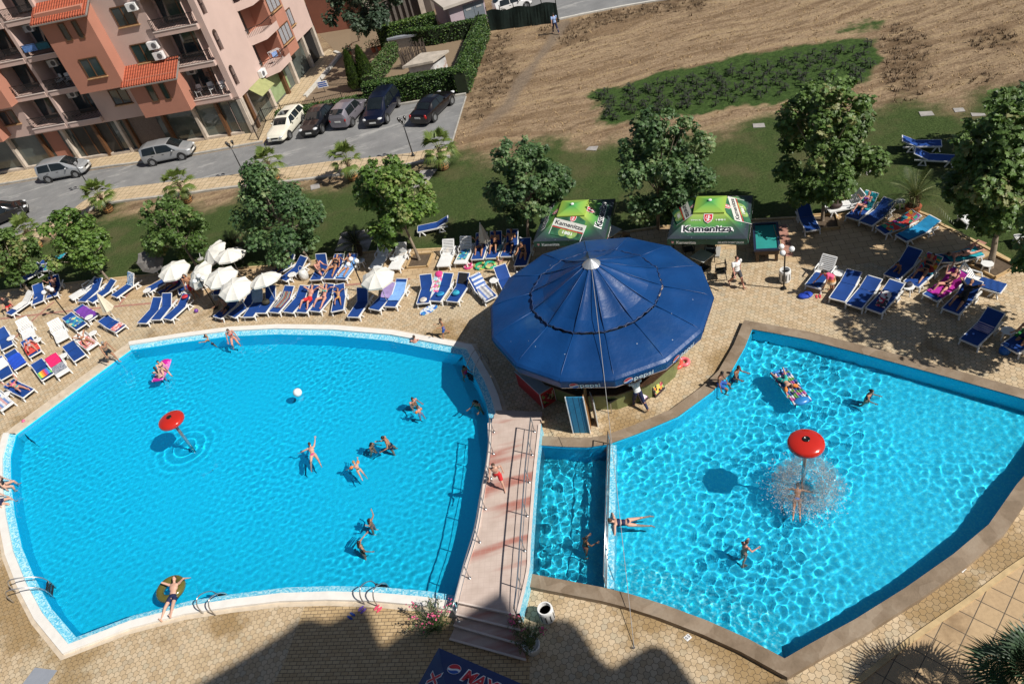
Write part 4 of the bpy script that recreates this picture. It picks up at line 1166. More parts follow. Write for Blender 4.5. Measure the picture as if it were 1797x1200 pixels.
# air conditioners on the wall
def ac(p, rt, out, mat=white):
 mb = MB(); M3 = Matrix((rt, out, Vector((0, 0, 1)))).transposed()
 mb.box(p + out * .2, (.8, .32, .55), rot=M3); a_ = mb.build('air_conditioner', mat, house)
 mb = MB(); c_ = p + out * .365; mb.cyl(c_ - rt * .12, c_ - rt * .12 + out * .012, .2, n=16); mb.build('fan_grille', pm('fan grille', (.12, .12, .13), .5), a_)
for u_, z_ in ((4.65, 8.15), (4.6, 7.35), (4.75, 11.0), (4.65, 10.9 + 1.6)): ac(F(u_, z_, 0), UA, FR)
ac(S(4.1, 3.3, 0), SV, SN)
for u_, z_ in ((14.8, 10.7), (14.6, 7.9), (14.6, 5.3), (3.6, 5.4)): ac(F(u_, z_, -1.45), UA, FR)
# ground floor: stone pillars and shop glass
mb = MB(); quadbox(mb, 0.15, UL, 0.12, 3.0, F, -0.45, -0.4); mb.build('shop_front', glass_s, house)
for u_ in (0.05, 2.3, 4.4, 7.2, 10.6, 11.4, 13.6, 16.6, 19.0, 22.0):
 mb = MB(); quadbox(mb, u_ - .12, u_ + .12, 0.1, 3.0, F, -0.42, -0.06); mb.build('pillar', pale_stone if u_ in (0.05, 4.4, 11.4, 16.6, 22.0) else brownf, house)
mb = MB(); quadbox(mb, 0, UL, 0.1, 0.3, F, -.4, -.1); mb.build('plinth', pale_stone, house)
mb = MB(); quadbox(mb, 8.0, 10.4, 0.3, 3.0, F, -.38, -.37); mb.build('shop_shutter', pm('grey brown boards', (0.16, 0.12, 0.10), 0.8, 0.2, 8), house)
mb = MB(); quadbox(mb, 12.2, 16.0, 0.12, 2.9, F, -.385, -.365); d = mb.build('entrance', pm('dark entrance', (0.03, 0.028, 0.025), 0.5, 0.3, 3), house)
mb = MB()
for x in (12.4, 13.5, 14.6, 15.8): quadbox(mb, x, x + .09, .12, 2.8, F, -.36, -.33)
mb.build('entrance_frame', brownf, d)
mb = MB(); quadbox(mb, 17.2, 18.6, 0.3, 3.0, F, -.39, -.38); mb.build('shop_wall', salmon, house)
mb = MB(); quadbox(mb, 0.0, 15.3, 0.1, 2.95, S, -1.1, -0.35); mb.build('shop_front', glass_s, house)
for v_, m_ in ((0.1, pale_stone), (0.9, brownf), (4.35, pale_stone), (7.2, brownf), (9.25, pale_stone), (12.75, pale_stone), (15.2, pale_stone)):
 mb = MB(); quadbox(mb, v_ - .16, v_ + .2, 0.1, 2.95, S, -.33, 0.0); mb.build('pillar', m_, house)
mb = MB(); quadbox(mb, 5.0, 8.2, .3, 2.4, S, -.34, -.33); mb.build('shop_panel', pm('pale green panel', (.25, .33, .17), .4, .2, 2), house)
mb = MB(); quadbox(mb, 13.1, 15.2, .1, 2.9, S, -.345, -.32); mb.build('dark_opening', pm('dark opening', (.008, .008, .009), .6), house)
mb = MB(); A = [S(1.6, 3.05, 0.02), S(4.0, 3.05, 0.02), S(4.0, 2.35, 0.95), S(1.6, 2.35, .95)]
mb.add(A, [(0, 1, 2, 3)]); mb.add([p - Vector((0, 0, .03)) for p in A], [(3, 2, 1, 0)]); mb.build('awning', pm('yellow green awning', (.30, .31, .13), .8, .15, 3), house)
mb = MB(); mb.add([F(0, ZT, 0), F(UL, ZT, 0), F(UL, ZT, -14), S(15.35, ZT, 0)], [(0, 1, 2, 3)]); mb.build('roof', roof_tile, house)

# things left out on the balconies
wchair = None
def plastic_chair(label, group='white plastic chairs on the balconies'):
 global wchair
 if wchair:
  c = copy_tree(wchair); c['label'] = label; return c
 t = empty('plastic_chair', (0, 0, 0), 0, label, 'chair', group); wchair = t
 mb = MB(); mb.box((0, 0, .43), (.44, .44, .04)); mb.build('seat', white, t)
 mb = MB(); mb.box((-.22, 0, .66), (.04, .42, .42)); mb.box((-.23, 0, .88), (.04, .36, .04)); mb.build('backrest', white, t)
 for sy in (-1, 1):
  mb = MB(); mb.tube([(.2, sy * .23, .43), (.2, sy * .24, .64), (-.2, sy * .24, .66)], .02, 6); mb.build('armrest', white, t)
  for sx in (-1, 1):
   mb = MB(); mb.cyl((sx * .2, sy * .2, .42), (sx * .24, sy * .23, 0), .022, .018, 6); mb.build('leg', white, t)
 return t
angF = math.atan2(FR.y, FR.x)
for (u_, o_, zf, dz, lab) in ((3.3, -.5, FL[0], 0, 'white plastic chair at the far left end of the lowest corner balcony'), (2.2, -.6, FL[0], .6, 'white plastic chair in the middle of the lowest corner balcony'), (1.2, -.4, FL[0], -.7, 'white plastic chair by the laundry rack on the lowest corner balcony'),
  (13.5, -.5, FL[1], .4, 'white plastic chair on the right second-floor double balcony'), (14.4, -.6, FL[1], -.5, 'white plastic chair on the right double balcony beside the divider'), (16.0, -.6, FL[1], .3, 'white plastic chair on the left double balcony behind the railing')):
 c = plastic_chair(lab); c.location = CN + F(u_, zf + .345, o_); c.rotation_euler.z = angF + dz
def rack(loc, rz, label, col):
 t = empty('drying_rack', loc, rz, label, 'drying rack')
 mb = MB()
 for sx in (-.5, .5): mb.tube([(sx, -.25, 0), (sx, .25, .95)], .012, 5); mb.tube([(sx, .25, 0), (sx, -.25, .95)], .012, 5)
 for k in range(5): mb.cyl((-.5, -.25 + k * .125, .95), (.5, -.25 + k * .125, .95), .008, n=4)
 mb.build('rack', white, t)
 mb = MB(); mb.strip([Vector((x, -.26, .5)) for x in (-.4, .1)], [Vector((x, -.25, .96)) for x in (-.4, .1)]); mb.build('laundry', col, t)
rack(CN + F(.9, FL[0] + .345, -.45), angF + 1.5, 'white drying rack with laundry on the lowest corner balcony', pm('white laundry', (.75, .75, .78), .9))
rack(CN + S(7.0, 2.68 + .345, .2), 0.6, 'drying rack with a blue striped towel on the lower loggia', pm('blue grey towel', (.22, .33, .6), .9, .5, 18))
t = empty('beach_towel', CN + F(14.0, FL[2] + 1.24, .26), 0, 'blue and white striped towel hung over the balcony railing', 'towel')
mb = MB();
for k, (a, b, m_) in enumerate(((1.1, -.1, 0), (-.15, -1.2, 1))):
 mb.mi = m_
 mb.strip([UA * a + FR * .02 + Vector((0, 0, -.5)), UA * b + FR * .02 + Vector((0, 0, -.5))], [UA * a + Vector((0, 0, .03)), UA * b + Vector((0, 0, .03))])
 mb.strip([UA * a + Vector((0, 0, .03)), UA * b + Vector((0, 0, .03))], [UA * a - FR * .3 + Vector((0, 0, -.2)), UA * b - FR * .3 + Vector((0, 0, -.2))])
mb.build('cloth', [pm('blue stripe towel', (.10, .22, .52), .9, .7, 22), pm('teal towel', (.02, .12, .17), .9, .3, 8)], t)

# ================================================================ houses, sheds, hedges and fences at the back
t = empty('rear_house', at(600, 60), 0, 'dark red house in shade behind the garden, half behind a tree', 'building')
rb = [at(552, 62), at(600, 50), at(700, 30), at(760, 18)]
def rel(p, o): return Vector((p.x - o.location.x, p.y - o.location.y, 0))
mb = MB(); pr = [rel(at(556, 60), t), rel(at(648, 46), t), rel(at(648, 46), t) + Vector((2, 9, 0)), rel(at(556, 60), t) + Vector((-1, 9, 0))]
mb.prism(pr, 0, 9.5); mb.build('wall', pm('dark salmon plaster', (.30, .115, .075), .9, .1, 1), t)
mb = MB(); pr = [rel(at(648, 46), t) + Vector((0.01, .4, 0)), rel(at(760, 22), t), rel(at(760, 22), t) + Vector((2, 8, 0)), rel(at(648, 46), t) + Vector((0, 8, 0))]
mb.prism(pr, 0, 6.0); mb.build('side_wing', pm('grey brown wall', (.13, .105, .09), .9, .15, 1), t)
mb = MB(); a, b = rel(at(655, 46), t), rel(at(735, 30), t); a.y += .3; b.y += .2
for k in range(9):
 p_ = a.lerp(b, k / 8); mb.box(p_ + Vector((0, -.12, 1.5)), (1.2, .05, 2.9), rz=.28)
mb.build('gate_boards', pm('grey gate boards', (.10, .085, .075), .8, .25, 5), t)
for q, z_ in (((655, 46), 7.5), ((745, 28), 8.0)):
 mb = MB(); p_ = rel(at(*q), t); mb.box(p_ + Vector((0, -.2, z_ / 2)), (.5, .5, z_)); mb.build('pillar', pale_stone, t)
def leafy_box(name, px, w, h, label, n=9000, inside=None, cat='hedge', green=((.018, .045, .008), (.035, .085, .012), (.075, .13, .02)), leaf=.09, closed=False):
 """clipped hedge along a line of picture points: a dark core wrapped in leaf-sized faces"""
 P = atl(px) if not hasattr(px[0], 'x') else px
 t = empty(name, P[0], 0, label, cat)
 o0 = P[0]
 mbc, V, Fs, Mi = MB(), [], [], []
 r = random.Random(len(label))
 segs = list(zip(P[:-1], P[1:])); tot = sum((b - a).length for a, b in segs)
 for a, b in segs:
  d = (b - a).normalized(); nn = Vector((-d.y, d.x, 0)); L = (b - a).length
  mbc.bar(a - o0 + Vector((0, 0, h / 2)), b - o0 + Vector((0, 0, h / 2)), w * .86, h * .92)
  for i in range(int(n * L / tot)):
   s = r.uniform(-.02, L + .02); side = r.random()
   if side < .42: q = nn * (w / 2 + r.uniform(-.05, .05)); z = r.uniform(.02, h)
   elif side < .58: q = -nn * (w / 2 + r.uniform(-.05, .05)); z = r.uniform(.02, h)
   else: q = nn * r.uniform(-w / 2, w / 2); z = h + r.uniform(-.06, .07)
   c = a + d * s + q - o0; c.z = z
   t1 = Vector((r.uniform(-1, 1), r.uniform(-1, 1), r.uniform(-.6, .6))).normalized(); t2 = t1.cross(Vector((r.uniform(-1, 1), r.uniform(-1, 1), r.uniform(-1, 1)))).normalized()
   l = leaf * r.uniform(.6, 1.4); i0 = len(V)
   V += [c - t1 * l, c + t2 * l * .5, c + t1 * l, c - t2 * l * .5]; Fs.append((i0, i0 + 1, i0 + 2, i0 + 3)); Mi.append(r.choice((0, 1, 1, 2)))
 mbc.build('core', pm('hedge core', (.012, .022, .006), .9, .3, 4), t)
 m2 = MB(); m2.v = V; m2.f = Fs; m2.m = Mi; m2.s = [False] * len(Fs)
 ms = [pm('hedge leaf %s %d' % (name + label[:6], k), c, .6, .25, 3) for k, c in enumerate(green)]
 m2.build('foliage', ms, t)
 return t
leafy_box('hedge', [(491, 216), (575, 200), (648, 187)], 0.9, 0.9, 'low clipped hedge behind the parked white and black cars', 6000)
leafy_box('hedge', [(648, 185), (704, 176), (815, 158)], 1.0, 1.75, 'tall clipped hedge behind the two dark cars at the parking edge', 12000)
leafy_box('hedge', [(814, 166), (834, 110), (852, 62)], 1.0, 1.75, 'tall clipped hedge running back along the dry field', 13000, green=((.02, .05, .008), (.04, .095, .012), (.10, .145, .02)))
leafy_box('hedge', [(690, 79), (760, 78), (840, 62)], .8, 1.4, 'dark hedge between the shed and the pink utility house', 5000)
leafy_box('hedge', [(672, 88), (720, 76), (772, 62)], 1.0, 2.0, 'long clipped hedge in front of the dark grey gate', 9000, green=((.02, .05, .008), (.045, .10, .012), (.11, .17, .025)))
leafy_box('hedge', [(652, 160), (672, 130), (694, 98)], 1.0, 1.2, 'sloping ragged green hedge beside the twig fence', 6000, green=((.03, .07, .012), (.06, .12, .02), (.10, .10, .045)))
def iron_fence(px, h, label, z0=0.0, gap=.14):
 P = atl(px, 0); t = empty('iron_fence', P[0], 0, label, 'fence'); o0 = P[0]
 mb = MB()
 for a, b in zip(P[:-1], P[1:]):
  a, b = a - o0, b - o0
  for z in (z0 + .15, z0 + h - .1): mb.bar(a + Vector((0, 0, z)), b + Vector((0, 0, z)), .03, .03)
  k = int((b - a).length / gap)
  for i in range(k): mb.cyl(a.lerp(b, i / k) + Vector((0, 0, z0)), a.lerp(b, i / k) + Vector((0, 0, z0 + h)), .011, n=4)
 mb.build('bars', iron, t)
 for a, b in zip(P[:-1], P[1:]):
  k = max(1, int((b - a).length / 2.2))
  for i in range(k + 1):
   q = (a - o0).lerp(b - o0, i / k); mb = MB(); mb.box(q + Vector((0, 0, z0 + h / 2 + .05)), (.06, .06, h + .1)); mb.build('post', iron, t)
iron_fence([(468, 215), (500, 208), (560, 197), (652, 176)], 1.2, 'black iron fence between the garden and the low hedge')
iron_fence([(455, 248), (468, 216)], 1.3, 'short black iron fence at the corner of the apartment house')
iron_fence([(568, 152), (615, 150), (640, 146)], .7, 'low black iron rail on the brown garden soil')
iron_fence([(812, 151), (830, 105), (848, 60)], 1.9, 'black iron fence along the hedge beside the dry field')
# brown garden soil
mb = MB(); mb.sheet([atl([(500, 207), (537, 173), (597, 100), (560, 60), (760, 20), (850, 40), (840, 70), (815, 155), (650, 185), (560, 201)])], 0.012)
tag(mb.build('garden_soil', mat_grid('garden soil', 5, 5, 0, (.20, .145, .095), (.26, .19, .12), joint=(.2, .15, .1), jw=.001)), kind='structure')
# lilac utility house
A = at(798, 62); B = at(858, 41); d = (B - A).normalized(); dn_ = Vector((-d.y, d.x, 0))
t = empty('utility_house', A, math.atan2(d.y, d.x), 'lilac utility house with grey metal doors and a flat roof', 'building'); L = (B - A).length
mb = MB(); mb.box((L / 2, 2.6, 1.25), (L, 5.2, 2.5)); mb.build('wall', pm('lilac plaster', (.45, .36, .40), .9, .06, 1), t)
mb = MB(); mb.box((L / 2 - .1, 2.5, 2.62), (L + .9, 6.0, .24)); mb.build('roof', pm('roof concrete', (.47, .42, .37), .9, .12, 1), t)
for k in range(2):
 mb = MB(); mb.box((L * .40 + L * .29 * k + .45, -.02, 1.1), (L * .28, .05, 2.15)); d2 = mb.build('door', pm('grey metal door', (.16, .19, .22), .5, .1, 3), t)
 for zz_ in (1.75,):
  mb = MB(); mb.box((L * .40 + L * .29 * k + .45, -.06, zz_), (.5, .03, .14)); mb.build('vent', pm('pale vent', (.4, .4, .4), .5), d2)
mb = MB()
for i in range(4):
 for j in range(3): mb.box((L + .03, 1.0 + i * .9, .9 + j * .55), (.05, .5, .35))
mb.build('wall_blocks', pm('white glass blocks', (.7, .72, .75), .3), t)
# low concrete sheds
def shed(px, h, label, roofm, wallm, over=.25):
 P = atl(px); c = sum(P, Vector((0, 0, 0))) / 4; t = empty('shed', c, 0, label, 'shed')
 q = [p - c for p in P]
 mb = MB(); mb.prism(q, 0, h); mb.build('wall', wallm, t)
 mb = MB(); mb.prism(inset(q, -over), h, h + .18); mb.build('roof', roofm, t)
 return t
shed([(723, 141), (765, 133), (786, 118), (748, 122)], 1.15, 'small shed with a cracked pale concrete roof in the garden', pm('cracked concrete', (.42, .37, .31), .95, .2, 2, bump=.4, dirt=(.25, .22, .18)), pm('stained whitewash', (.5, .5, .5), .9, .2, 2, dirt=(.32, .16, .10)))
shed([(690, 87), (745, 78), (752, 62), (700, 68)], .9, 'grey sheet metal roof of a low shed behind the twig fence', pm('grey sheet', (.27, .29, .33), .5, .1, 2), pm('pale wall', (.35, .35, .34), .9))
# fence of dry twigs
a, b = at(708, 122), at(752, 104); t = empty('twig_fence', a, 0, 'fence of dark upright dry twigs behind the small shed', 'fence')
mb = MB(); dd = b - a
for i in range(70):
 q = dd * (i / 69) + Vector((random.uniform(-.08, .08), random.uniform(-.08, .08), 0)); mb.cyl(q, q + Vector((random.uniform(-.12, .12), random.uniform(-.1, .1), random.uniform(1.4, 1.9))), .035, .02, 5)
mb.build('twigs', pm('dry twigs', (.10, .075, .06), .95, .4, 6), t)
mb = MB(); mb.bar(Vector((0, .05, 1.0)), dd + Vector((0, .05, 1.0)), .05); mb.build('rail', pm('dry twigs', (.1, .07, .06)), t)
# dark green mesh screen
a, b = at(861, 55), at(981, 40); t = empty('mesh_fence', a, 0, 'dark green shade-net fence at the edge of the dry field', 'fence'); dd = b - a
mb = MB(); K = 24
mb.strip([dd * (i / K) + Vector((0, .05 * math.sin(i * 1.1), 0.03)) for i in range(K + 1)], [dd * (i / K) + Vector((0, .05 * math.sin(i * .9), 1.75 + .1 * math.sin(i * .7))) for i in range(K + 1)])
mb.build('net', pm('dark green net', (.008, .022, .018), .9, .3, 3), t)
for i in range(6):
 mb = MB(); q = dd * (i / 5); mb.cyl(q + Vector((0, .08, 0)), q + Vector((0, .08, 2.1 + .35 * (i == 5))), .04, n=6); mb.build('post', iron, t)
# small blue and white notice board on the garden fence
p0 = at(571, 163); t = empty('notice_board', p0, 0, 'small white notice board with blue lines on the garden fence', 'sign')
mb = MB(); mb.box((0, 0, .75), (.95, .03, .55), rz=R(-10)); mb.build('board', white, t)
mb = MB()
for z_, w_ in ((.92, .7), (.75, .78), (.6, .78)): mb.box((0, -.022, z_), (w_, .008, .09), rz=R(-10))
mb.build('print', pm('blue print', (.1, .3, .6), .5), t)
mb = MB(); mb.cyl((0, .03, 0), (0, .03, .6), .025, n=6); mb.build('post', iron, t)
# flower pots along the garden border
for i, (px_, py_, cl) in enumerate([(657, 92, 'terracotta pot with a leafy plant, nearest the slim trunks'), (668, 90, 'terracotta pot with a flowering plant, second in the garden row'), (677, 87, 'terracotta pot with a spreading plant, third in the garden row'), (687, 84, 'terracotta pot at the grey shed end of the garden row'), (615, 101, 'single terracotta pot behind the two cypresses')]):
 t = empty('flower_pot', at(px_, py_), i, cl, 'flower pot', 'terracotta pots along the garden border')
 mb = MB(); mb.lathe([(.16, 0), (.22, .38), (.24, .40), (.24, .46), (.2, .46), (.19, .4)], 14); mb.build('pot', pm('terracotta', (.42, .11, .05), .85, .15, 4), t)
 mb = MB(); r = random.Random(i)
 for k in range(160):
  c_ = Vector((r.gauss(0, .28), r.gauss(0, .28), .75 + r.gauss(0, .22))); t1 = Vector((r.uniform(-1, 1), r.uniform(-1, 1), r.uniform(-.5, .5))).normalized() * .1; t2 = t1.cross(Vector((r.random(), r.random(), 1))).normalized() * .05
  mb.mi = 1 if r.random() < .08 else 0
  mb.add([c_ - t1, c_ + t2, c_ + t1, c_ - t2], [(0, 1, 2, 3)])
 mb.build('foliage', [pm('pot plant leaf', (.05, .11, .03), .7, .3, 4), pm('red petals', (.5, .03, .04), .7)], t)
# ================================================================ plane trees
def leaf_mats(key, cols):
 out = []
 for i, c in enumerate(cols):
  N = NT('leaf %s %d' % (key, i), 0.5)
  N.color(N.ramp(N.noise(N.wpos(), 2.5, 2), [(0.3, tuple(v * .8 for v in c)), (0.7, tuple(v * 1.2 for v in c))]))
  tr = N.n('ShaderNodeBsdfTranslucent'); tr.inputs[0].default_value = (c[0] * 1.6, c[1] * 1.5, c[2] * .8, 1)
  mx = N.n('ShaderNodeMixShader'); mx.inputs[0].default_value = .22
  out_ = [x for x in N.t.nodes if x.type == 'OUTPUT_MATERIAL'][0]
  N.link(N.b.outputs[0], mx.inputs[1]); N.link(tr.outputs[0], mx.inputs[2]); N.link(mx.outputs[0], out_.inputs[0])
  out.append(N.mat)
 return out
LM_A = leaf_mats('mid', [(0.06, 0.11, 0.022), (0.09, 0.162, 0.036), (0.132, 0.21, 0.054), (0.228, 0.24, 0.09)])
LM_B = leaf_mats('dark', [(0.048, 0.098, 0.034), (0.077, 0.147, 0.05), (0.119, 0.196, 0.07), (0.21, 0.266, 0.119)])
LM_C = leaf_mats('bright', [(0.066, 0.127, 0.02), (0.105, 0.193, 0.033), (0.154, 0.242, 0.05), (0.253, 0.286, 0.099)])
LM_D = leaf_mats('greygreen', [(.03, .055, .03), (.05, .085, .05), (.075, .11, .065), (.1, .13, .08)])
bark = pm('plane bark', (.24, .19, .14), .9, .35, 3, bump=.4, bs=14)
LEAF = [(0, 0), (.42, .18), (.30, .45), (.72, .40), (.55, .62), (.62, .95), (.25, .85), (0, 1.12)]
LEAF = LEAF + [(-x, y) for x, y in reversed(LEAF[1:-1])]
def tree(base_px, crown_px, zc, rx, rz, mats, label, n=5200, leaf=.17, seed=0, group='plane trees along the lawn', shape=None, name='plane_tree', trunk_r=.10, clump=46, base=None):
 r = random.Random(seed)
 b = at(*base_px) if base is None else base
 c = (at(crown_px[0], crown_px[1], zc) - b) if not hasattr(crown_px, 'x') else crown_px
 t = empty(name, b, 0, label, 'tree', group)
 mb = MB()
 fork = Vector((c.x * .45, c.y * .45, max(zc - rz * .75, zc * .45)))
 path = [Vector((0, 0, -.05)), Vector((c.x * .12, c.y * .12, fork.z * .4)), fork, Vector((c.x * .8, c.y * .8, zc)), Vector((c.x, c.y, zc + rz * .7))]
 pts = smooth_path(path, 5); k = len(pts)
 mb.tube(pts, trunk_r, 8, rs=[trunk_r * (1.25 if i == 0 else 1) * (1 - .8 * i / k) for i in range(k)])
 trunk = mb.build('trunk', bark, t, smooth=True)
 # clump centres fill the crown, limbs run out to them
 C = []; tries = 0; rx *= .93; rz *= .96
 while len(C) < clump and tries < 4000:
  tries += 1
  q = Vector((r.uniform(-1, 1), r.uniform(-1, 1), r.uniform(-1, 1)))
  L = q.length
  if L > 1 or L < .3: continue
  w = shape(q.z) if shape else (1.0 if q.z < 0.1 else 1 - .35 * q.z)
  p = Vector((c.x + q.x * rx * w, c.y + q.y * rx * w, zc + q.z * rz))
  C.append((p, r.uniform(.45, 1.0) * min(rx, rz) * .30))
 # a few shoots beyond the outline
 for i in range(16):
  a = r.uniform(0, 2 * PI); q = Vector((math.cos(a) * r.uniform(.3, .9), math.sin(a) * r.uniform(.3, .9), r.uniform(.4, 1.0))).normalized()
  w = shape(q.z) if shape else 1 - .3 * max(0, q.z)
  C.append((Vector((c.x + q.x * rx * w * 1.08, c.y + q.y * rx * w * 1.08, zc + q.z * rz * 1.08)), rx * r.uniform(.07, .14)))
 mb = MB()
 for p, s in C[::3]:
  s0 = fork.lerp(Vector((c.x, c.y, zc)), r.random() * .8); m_ = s0.lerp(p, .5) + Vector((0, 0, -.1))
  mb.tube([s0, m_, p], .03, 5, rs=[.045, .03, .01])
 mb.build('limbs', bark, trunk)
 V, Fc, Mi = [], [], []
 tot = sum(s ** 2 for _, s in C)
 for p, s in C:
  tone = r.choice((0, 0, 1, 1, 2))
  for i in range(int(n * s * s / tot)):
   d = Vector((r.gauss(0, 1), r.gauss(0, 1), r.gauss(0, 1))).normalized()
   q = p + d * s * (r.random() ** .45) * Vector((1, 1, .8)).length / 1.6
   # leaves lie tilted outwards and up
   nrm = (d * .6 + Vector((r.uniform(-.6, .6), r.uniform(-.6, .6), r.uniform(.2, 1.1)))).normalized()
   u = nrm.cross(Vector((r.uniform(-1, 1), r.uniform(-1, 1), r.uniform(-1, .2)))).normalized(); w = u.cross(nrm)
   l = leaf * r.uniform(.6, 1.25); i0 = len(V)
   V += [q + u * (x * l) + w * (y * l) + nrm * (-.35 * abs(x) * l) for x, y in LEAF]
   kk = len(LEAF)
   Fc.append(tuple(range(i0, i0 + kk))); Mi.append(min(3, max(0, tone + r.choice((-1, 0, 0, 1, 1)))))
 m2 = MB(); m2.v = V; m2.f = Fc; m2.m = Mi; m2.s = [False] * len(Fc)
 m2.build('crown', mats, t)
 return t
cone = lambda z: 1.02 - .62 * max(0, (z + .45)) if z > -.45 else 1.02
tree((55, 518), (12, 448), 2.9, 1.9, 1.6, LM_A, 'plane tree cut by the left edge behind the sunbathers', 4200, seed=1)
tree((200, 503), (132, 424), 3.3, 1.95, 2.0, LM_C, 'bright leaning plane tree above the three blue loungers at left', 5200, seed=2)
tree((352, 478), (302, 400), 3.1, 1.95, 1.9, LM_A, 'small plane tree rising behind the cluster of white parasols', 4600, seed=3)
tree((545, 461), (478, 372), 3.5, 2.95, 3.0, LM_B, 'large pointed plane tree in front of the road lamp', 8600, seed=4, shape=cone, clump=64)
tree((736, 457), (690, 352), 3.6, 2.15, 2.4, LM_C, 'bright plane tree between the white slatted chairs and the barrel palm', 6600, seed=5, leaf=.19)
tree((928, 424), (924, 322), 3.6, 2.25, 2.4, LM_B, 'round plane tree behind the left green beer umbrella', 7600, seed=6)
tree((1155, 402), (1158, 292), 3.8, 2.7, 2.7, LM_B, 'wide plane tree behind the right green beer umbrella', 8600, seed=7)
tree((1443, 388), (1452, 252), 4.4, 2.5, 3.0, LM_A, 'tall plane tree with a slim pale trunk beside the woman in purple', 9000, seed=8, leaf=.19)
tree((1737, 470), (1768, 290), 4.6, 2.55, 3.0, LM_A, 'big plane tree over the sunbathers at the right edge', 11000, seed=9, leaf=.2, trunk_r=.15, clump=60)
tree((1950, 225), (1900, 125), 4.4, 2.6, 2.4, LM_B, 'dark tree reaching in from the right edge above the field', 5000, seed=10, group=None)
tree((1880, 622), (1945, 425), 4.8, 2.6, 2.6, LM_A, 'plane tree standing just outside the right edge, shading the deck', 5200, seed=12, group=None)
tree((630, 72), (640, 8), 5.2, 3.6, 2.6, LM_D, 'grey green drooping tree with slim trunks in the garden', 5200, seed=11, leaf=.24, group=None, name='garden_tree', trunk_r=.09)
# square wooden curbs round the foot of trees
for px_, lab in (((737, 459), 'wooden frame at the foot of the bright tree by the white chairs'), ((1446, 391), 'wooden frame at the foot of the slim tall tree'), ((1742, 468), 'wooden frame with soil round the big tree at the right')):
 b = at(*px_); t = empty('tree_frame', b, R(-20) if px_[0] < 1700 else R(15), lab, 'tree frame', 'wooden frames round the tree feet')
 for k in range(4):
  mb = MB(); a = k * PI / 2; mb.box((math.cos(a) * .62, math.sin(a) * .62, .07), (.07, 1.31, .13), rz=a); mb.build('board', pm('light timber', (.5, .34, .17), .8, .15, 6), t)
 mb = MB(); mb.box((0, 0, .025), (1.18, 1.18, .03)); mb.build('soil', pm('dark soil', (.10, .07, .045), .95, .3, 8), t)

# two slim cypresses
def cypress(px, h, r0, label, seed):
 b = at(*px); t = empty('cypress', b, 0, label, 'tree', 'cypresses in the garden'); r = random.Random(seed)
 mb = MB(); mb.cyl((0, 0, 0), (0, 0, h * .8), .05, .02, 6); mb.build('trunk', bark, t)
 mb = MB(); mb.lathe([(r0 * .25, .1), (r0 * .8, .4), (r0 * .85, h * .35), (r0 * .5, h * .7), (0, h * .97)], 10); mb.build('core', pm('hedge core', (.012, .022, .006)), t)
 V, Fc, Mi = [], [], []
 for i in range(4200):
  z = r.random() ** 1.15; rr = r0 * (min(1, .55 + z * 4) * (1 - z) ** .62) * 1.18 * r.uniform(.82, 1.06); a = r.uniform(0, 2 * PI)
  q = Vector((rr * math.cos(a), rr * math.sin(a), .06 + z * h))
  u = Vector((math.cos(a) * .35 + r.uniform(-.3, .3), math.sin(a) * .35 + r.uniform(-.3, .3), 1)).normalized(); w = u.cross(Vector((math.cos(a + r.uniform(-1, 1)), math.sin(a + r.uniform(-1, 1)), 0))).normalized()
  l = .11 * r.uniform(.6, 1.3); i0 = len(V); V += [q - w * l * .35, q + w * l * .35, q + u * l * 1.4]; Fc.append((i0, i0 + 1, i0 + 2)); Mi.append(r.choice((0, 0, 1, 2)))
 m2 = MB(); m2.v = V; m2.f = Fc; m2.m = Mi; m2.s = [False] * len(Fc); m2.build('foliage', leaf_mats('cyp%d' % seed, [(.03, .06, .01), (.055, .10, .015), (.09, .14, .025)]), t)
cypress((629, 157), 3.3, .62, 'left slim cypress of the garden pair', 1)
cypress((650, 152), 3.4, .72, 'right fuller cypress of the garden pair', 2)

# ================================================================ palms
def fan_leaf(mb, org, d, L, r, nf=15, spread=1.2, droop=.25, w=.085):
 """fan palm leaf: a stalk and a wheel of narrow fingers"""
 d = Vector(d).normalized(); tip = org + d * L * .5
 side = d.cross(Vector((0, 0, 1))).normalized(); upv = side.cross(d)
 mb.mi = 2; mb.cyl(org, tip, .014, .01, 4)
 for i in range(nf):
  a = (i / (nf - 1) - .5) * 2 * spread
  f = d * math.cos(a) + side * math.sin(a)
  l = L * .62 * (1 - .25 * abs(a) / spread) * r.uniform(.85, 1.1)
  m_ = tip + f * l * .6 + Vector((0, 0, -droop * .1 * l)); e = tip + f * l + Vector((0, 0, -droop * l))
  s = (f.cross(upv)).normalized() * w * .5
  mb.mi = r.choice((0, 0, 1)); mb.add([tip, m_ - s, e, m_ + s], [(0, 1, 2, 3)])
palm_m = leaf_mats('fan', [(.10, .15, .03), (.16, .21, .05)]) + [pm('palm stalk', (.22, .24, .09), .6, .2, 4)]
palm_dry = pm('dry palm fibre', (.13, .085, .05), .95, .35, 8)
barrel_m = pm('barrel staves', (.42, .20, .07), .6, .25, 6)
hoop_m = pm('barrel hoop', (.03, .025, .02), .5, .2, 4)
def barrel(loc, label, s=1.0):
 t = empty('barrel_planter', loc, 0, label, 'barrel', 'half barrels holding the fan palms', s)
 mb = MB(); mb.lathe([(.27, 0), (.34, .15), (.37, .33), (.34, .52), (.29, .64), (.26, .64), (.25, .56), (0, .56)], 20); mb.build('staves', barrel_m, t, smooth=True)
 for z, rr in ((.09, .318), (.24, .368), (.42, .366), (.57, .325)):
  mb = MB(); mb.lathe([(rr, z - .022), (rr + .008, z), (rr, z + .022)], 20); mb.build('hoop', hoop_m, t)
 return t
